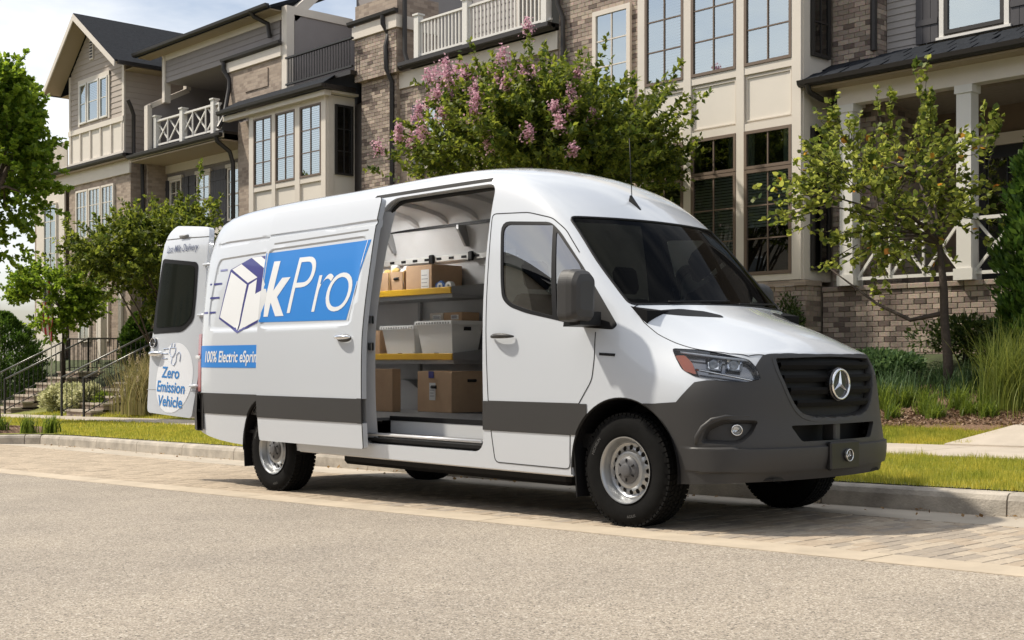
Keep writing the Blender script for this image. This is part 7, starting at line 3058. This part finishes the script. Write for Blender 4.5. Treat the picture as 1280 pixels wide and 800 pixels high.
# ------------------------------------------------------------------ FRONT STEPS, RAILINGS, FLAG
def steps(x0, x1, y0, label, n=7):
    z0 = bank_z((x0 + x1) / 2, y0)
    t = thing('front_steps', ((x0 + x1) / 2, y0, z0), label, 'steps')
    rise, run = .165, .32
    for k in range(n):
        part('step', M_BRKF, t, (x0, x1, y0 + k * run, y0 + n * run + .6, z0 - .2 + (0 if k == 0 else k * rise + .2), z0 + (k + 1) * rise - .05))
        part('tread', M_CONC2, t, (x0 - .03, x1 + .03, y0 + k * run - .03, y0 + (k + 1) * run - (.031 if k < n - 1 else -.6), z0 + (k + 1) * rise - .05, z0 + (k + 1) * rise))
    part('landing', M_CONC2, t, (x0 - .5, x1 + .5, y0 + n * run + .605, y0 + n * run + 1.6, z0 + n * rise - .2, z0 + n * rise))
    for s_, x in ((0, x0 + .06), (1, x1 - .06)):
        r_ = thing('stair_railing', (x, y0 - .15, z0), ('black iron railing along %s' % label) + (', far side' if s_ == 0 else ', side nearer the van'), 'railing')
        L = n * run
        zt = lambda y: z0 + .95 + max(0, min(1, (y - y0) / L)) * n * rise
        ys = [y0 - .15, y0 + L, y0 + L + .9]
        MB().tube([(x, y_, zt(y_)) for y_ in ys], .024, 8).build('handrail', mat('handrail_worn', (.16, .16, .155), .35, metal=.5), r_, True)
        MB().tube([(x, y_, zt(y_) - .84) for y_ in ys], .014, 6).build('lower_rail', M_IRON, r_, True)
        for y_ in (ys[0], ys[1], ys[2]):
            MB().bar((x, y_, zt(y_) - .98), (x, y_, zt(y_) + .02), .045, .045, (0, 1, 0)).build('newel', M_IRON, r_)
        nb_ = int((ys[2] - ys[0]) / .13)
        for k in range(1, nb_):
            y_ = ys[0] + (ys[2] - ys[0]) * k / nb_
            MB().bar((x, y_, zt(y_) - .84), (x, y_, zt(y_)), .014, .014, (0, 1, 0)).build('baluster', M_IRON, r_)
    return t


steps(-25.6, -24.2, 7.35, 'the steps of the shuttered house')
steps(-31.2, -29.8, 7.6, 'the steps of the gabled house')

fl = thing('house_flag', (-27.95, 7.95, bank_z(-27.95, 7.95)), 'red, white and blue striped flag hanging from a pole by the steps', 'flag')
pz = 3.40
MB().tube([(-27.95, 7.95, bank_z(-27.95, 7.95) - .1), (-27.95, 7.95, pz - .5), (-28.0, 7.93, pz - .3), (-28.4, 7.85, pz + .02)], .016, 6).build('pole', mat('pole_white', (.6, .6, .58), .5), fl, True)
FN_, FM_ = 13, 14


def flag_pt(u, v):       # u down the fly, v across the hoist
    x = -28.36 + v * .56 + .05 * math.sin(u * 7 + v * 4)
    y = 7.84 + v * .12 + .06 * math.sin(v * 9 + u * 3)
    return (x, y, pz - .02 - v * .28 - u * 1.45 + .03 * math.sin(v * 12))


for k in range(FN_):
    mb = MB()
    for i in range(FM_):
        u0, u1 = i / FM_, (i + 1) / FM_
        if k < 7 and u1 <= .4 + 1e-6:
            continue
        mb.poly([flag_pt(u0, k / FN_), flag_pt(u1, k / FN_), flag_pt(u1, (k + 1) / FN_), flag_pt(u0, (k + 1) / FN_)])
    mb.build('stripe', mat('flag_red', (.42, .035, .045), .8) if k % 2 == 0 else mat('flag_white', (.62, .60, .57), .8), fl, True)
mb = MB()
for k in range(7):
    for i in range(6):
        u0, u1 = i * .4 / 6, (i + 1) * .4 / 6
        mb.poly([flag_pt(u0, k / FN_), flag_pt(u1, k / FN_), flag_pt(u1, (k + 1) / FN_), flag_pt(u0, (k + 1) / FN_)])
can = mb.build('canton', mat('flag_blue', (.02, .025, .11), .8), fl, True)
stf = MB()
for i in range(9):
    for k in range(6):
        u, v = (i + .5) * .4 / 9, (k + .5 + (i % 2) * .0) * 7 / 13 / 6
        c = Vector(flag_pt(u, v)) + Vector((0, -.006, 0))
        P5 = []
        for q_ in range(10):
            a = math.pi / 2 + q_ * math.pi / 5
            rr_ = .022 if q_ % 2 == 0 else .009
            P5.append((c.x + rr_ * math.cos(a), c.y, c.z + rr_ * math.sin(a)))
        stf.poly(P5)
so = stf.build('stars', mat('flag_white', (.62, .60, .57), .8), can)
so['kind'] = 'stuff'
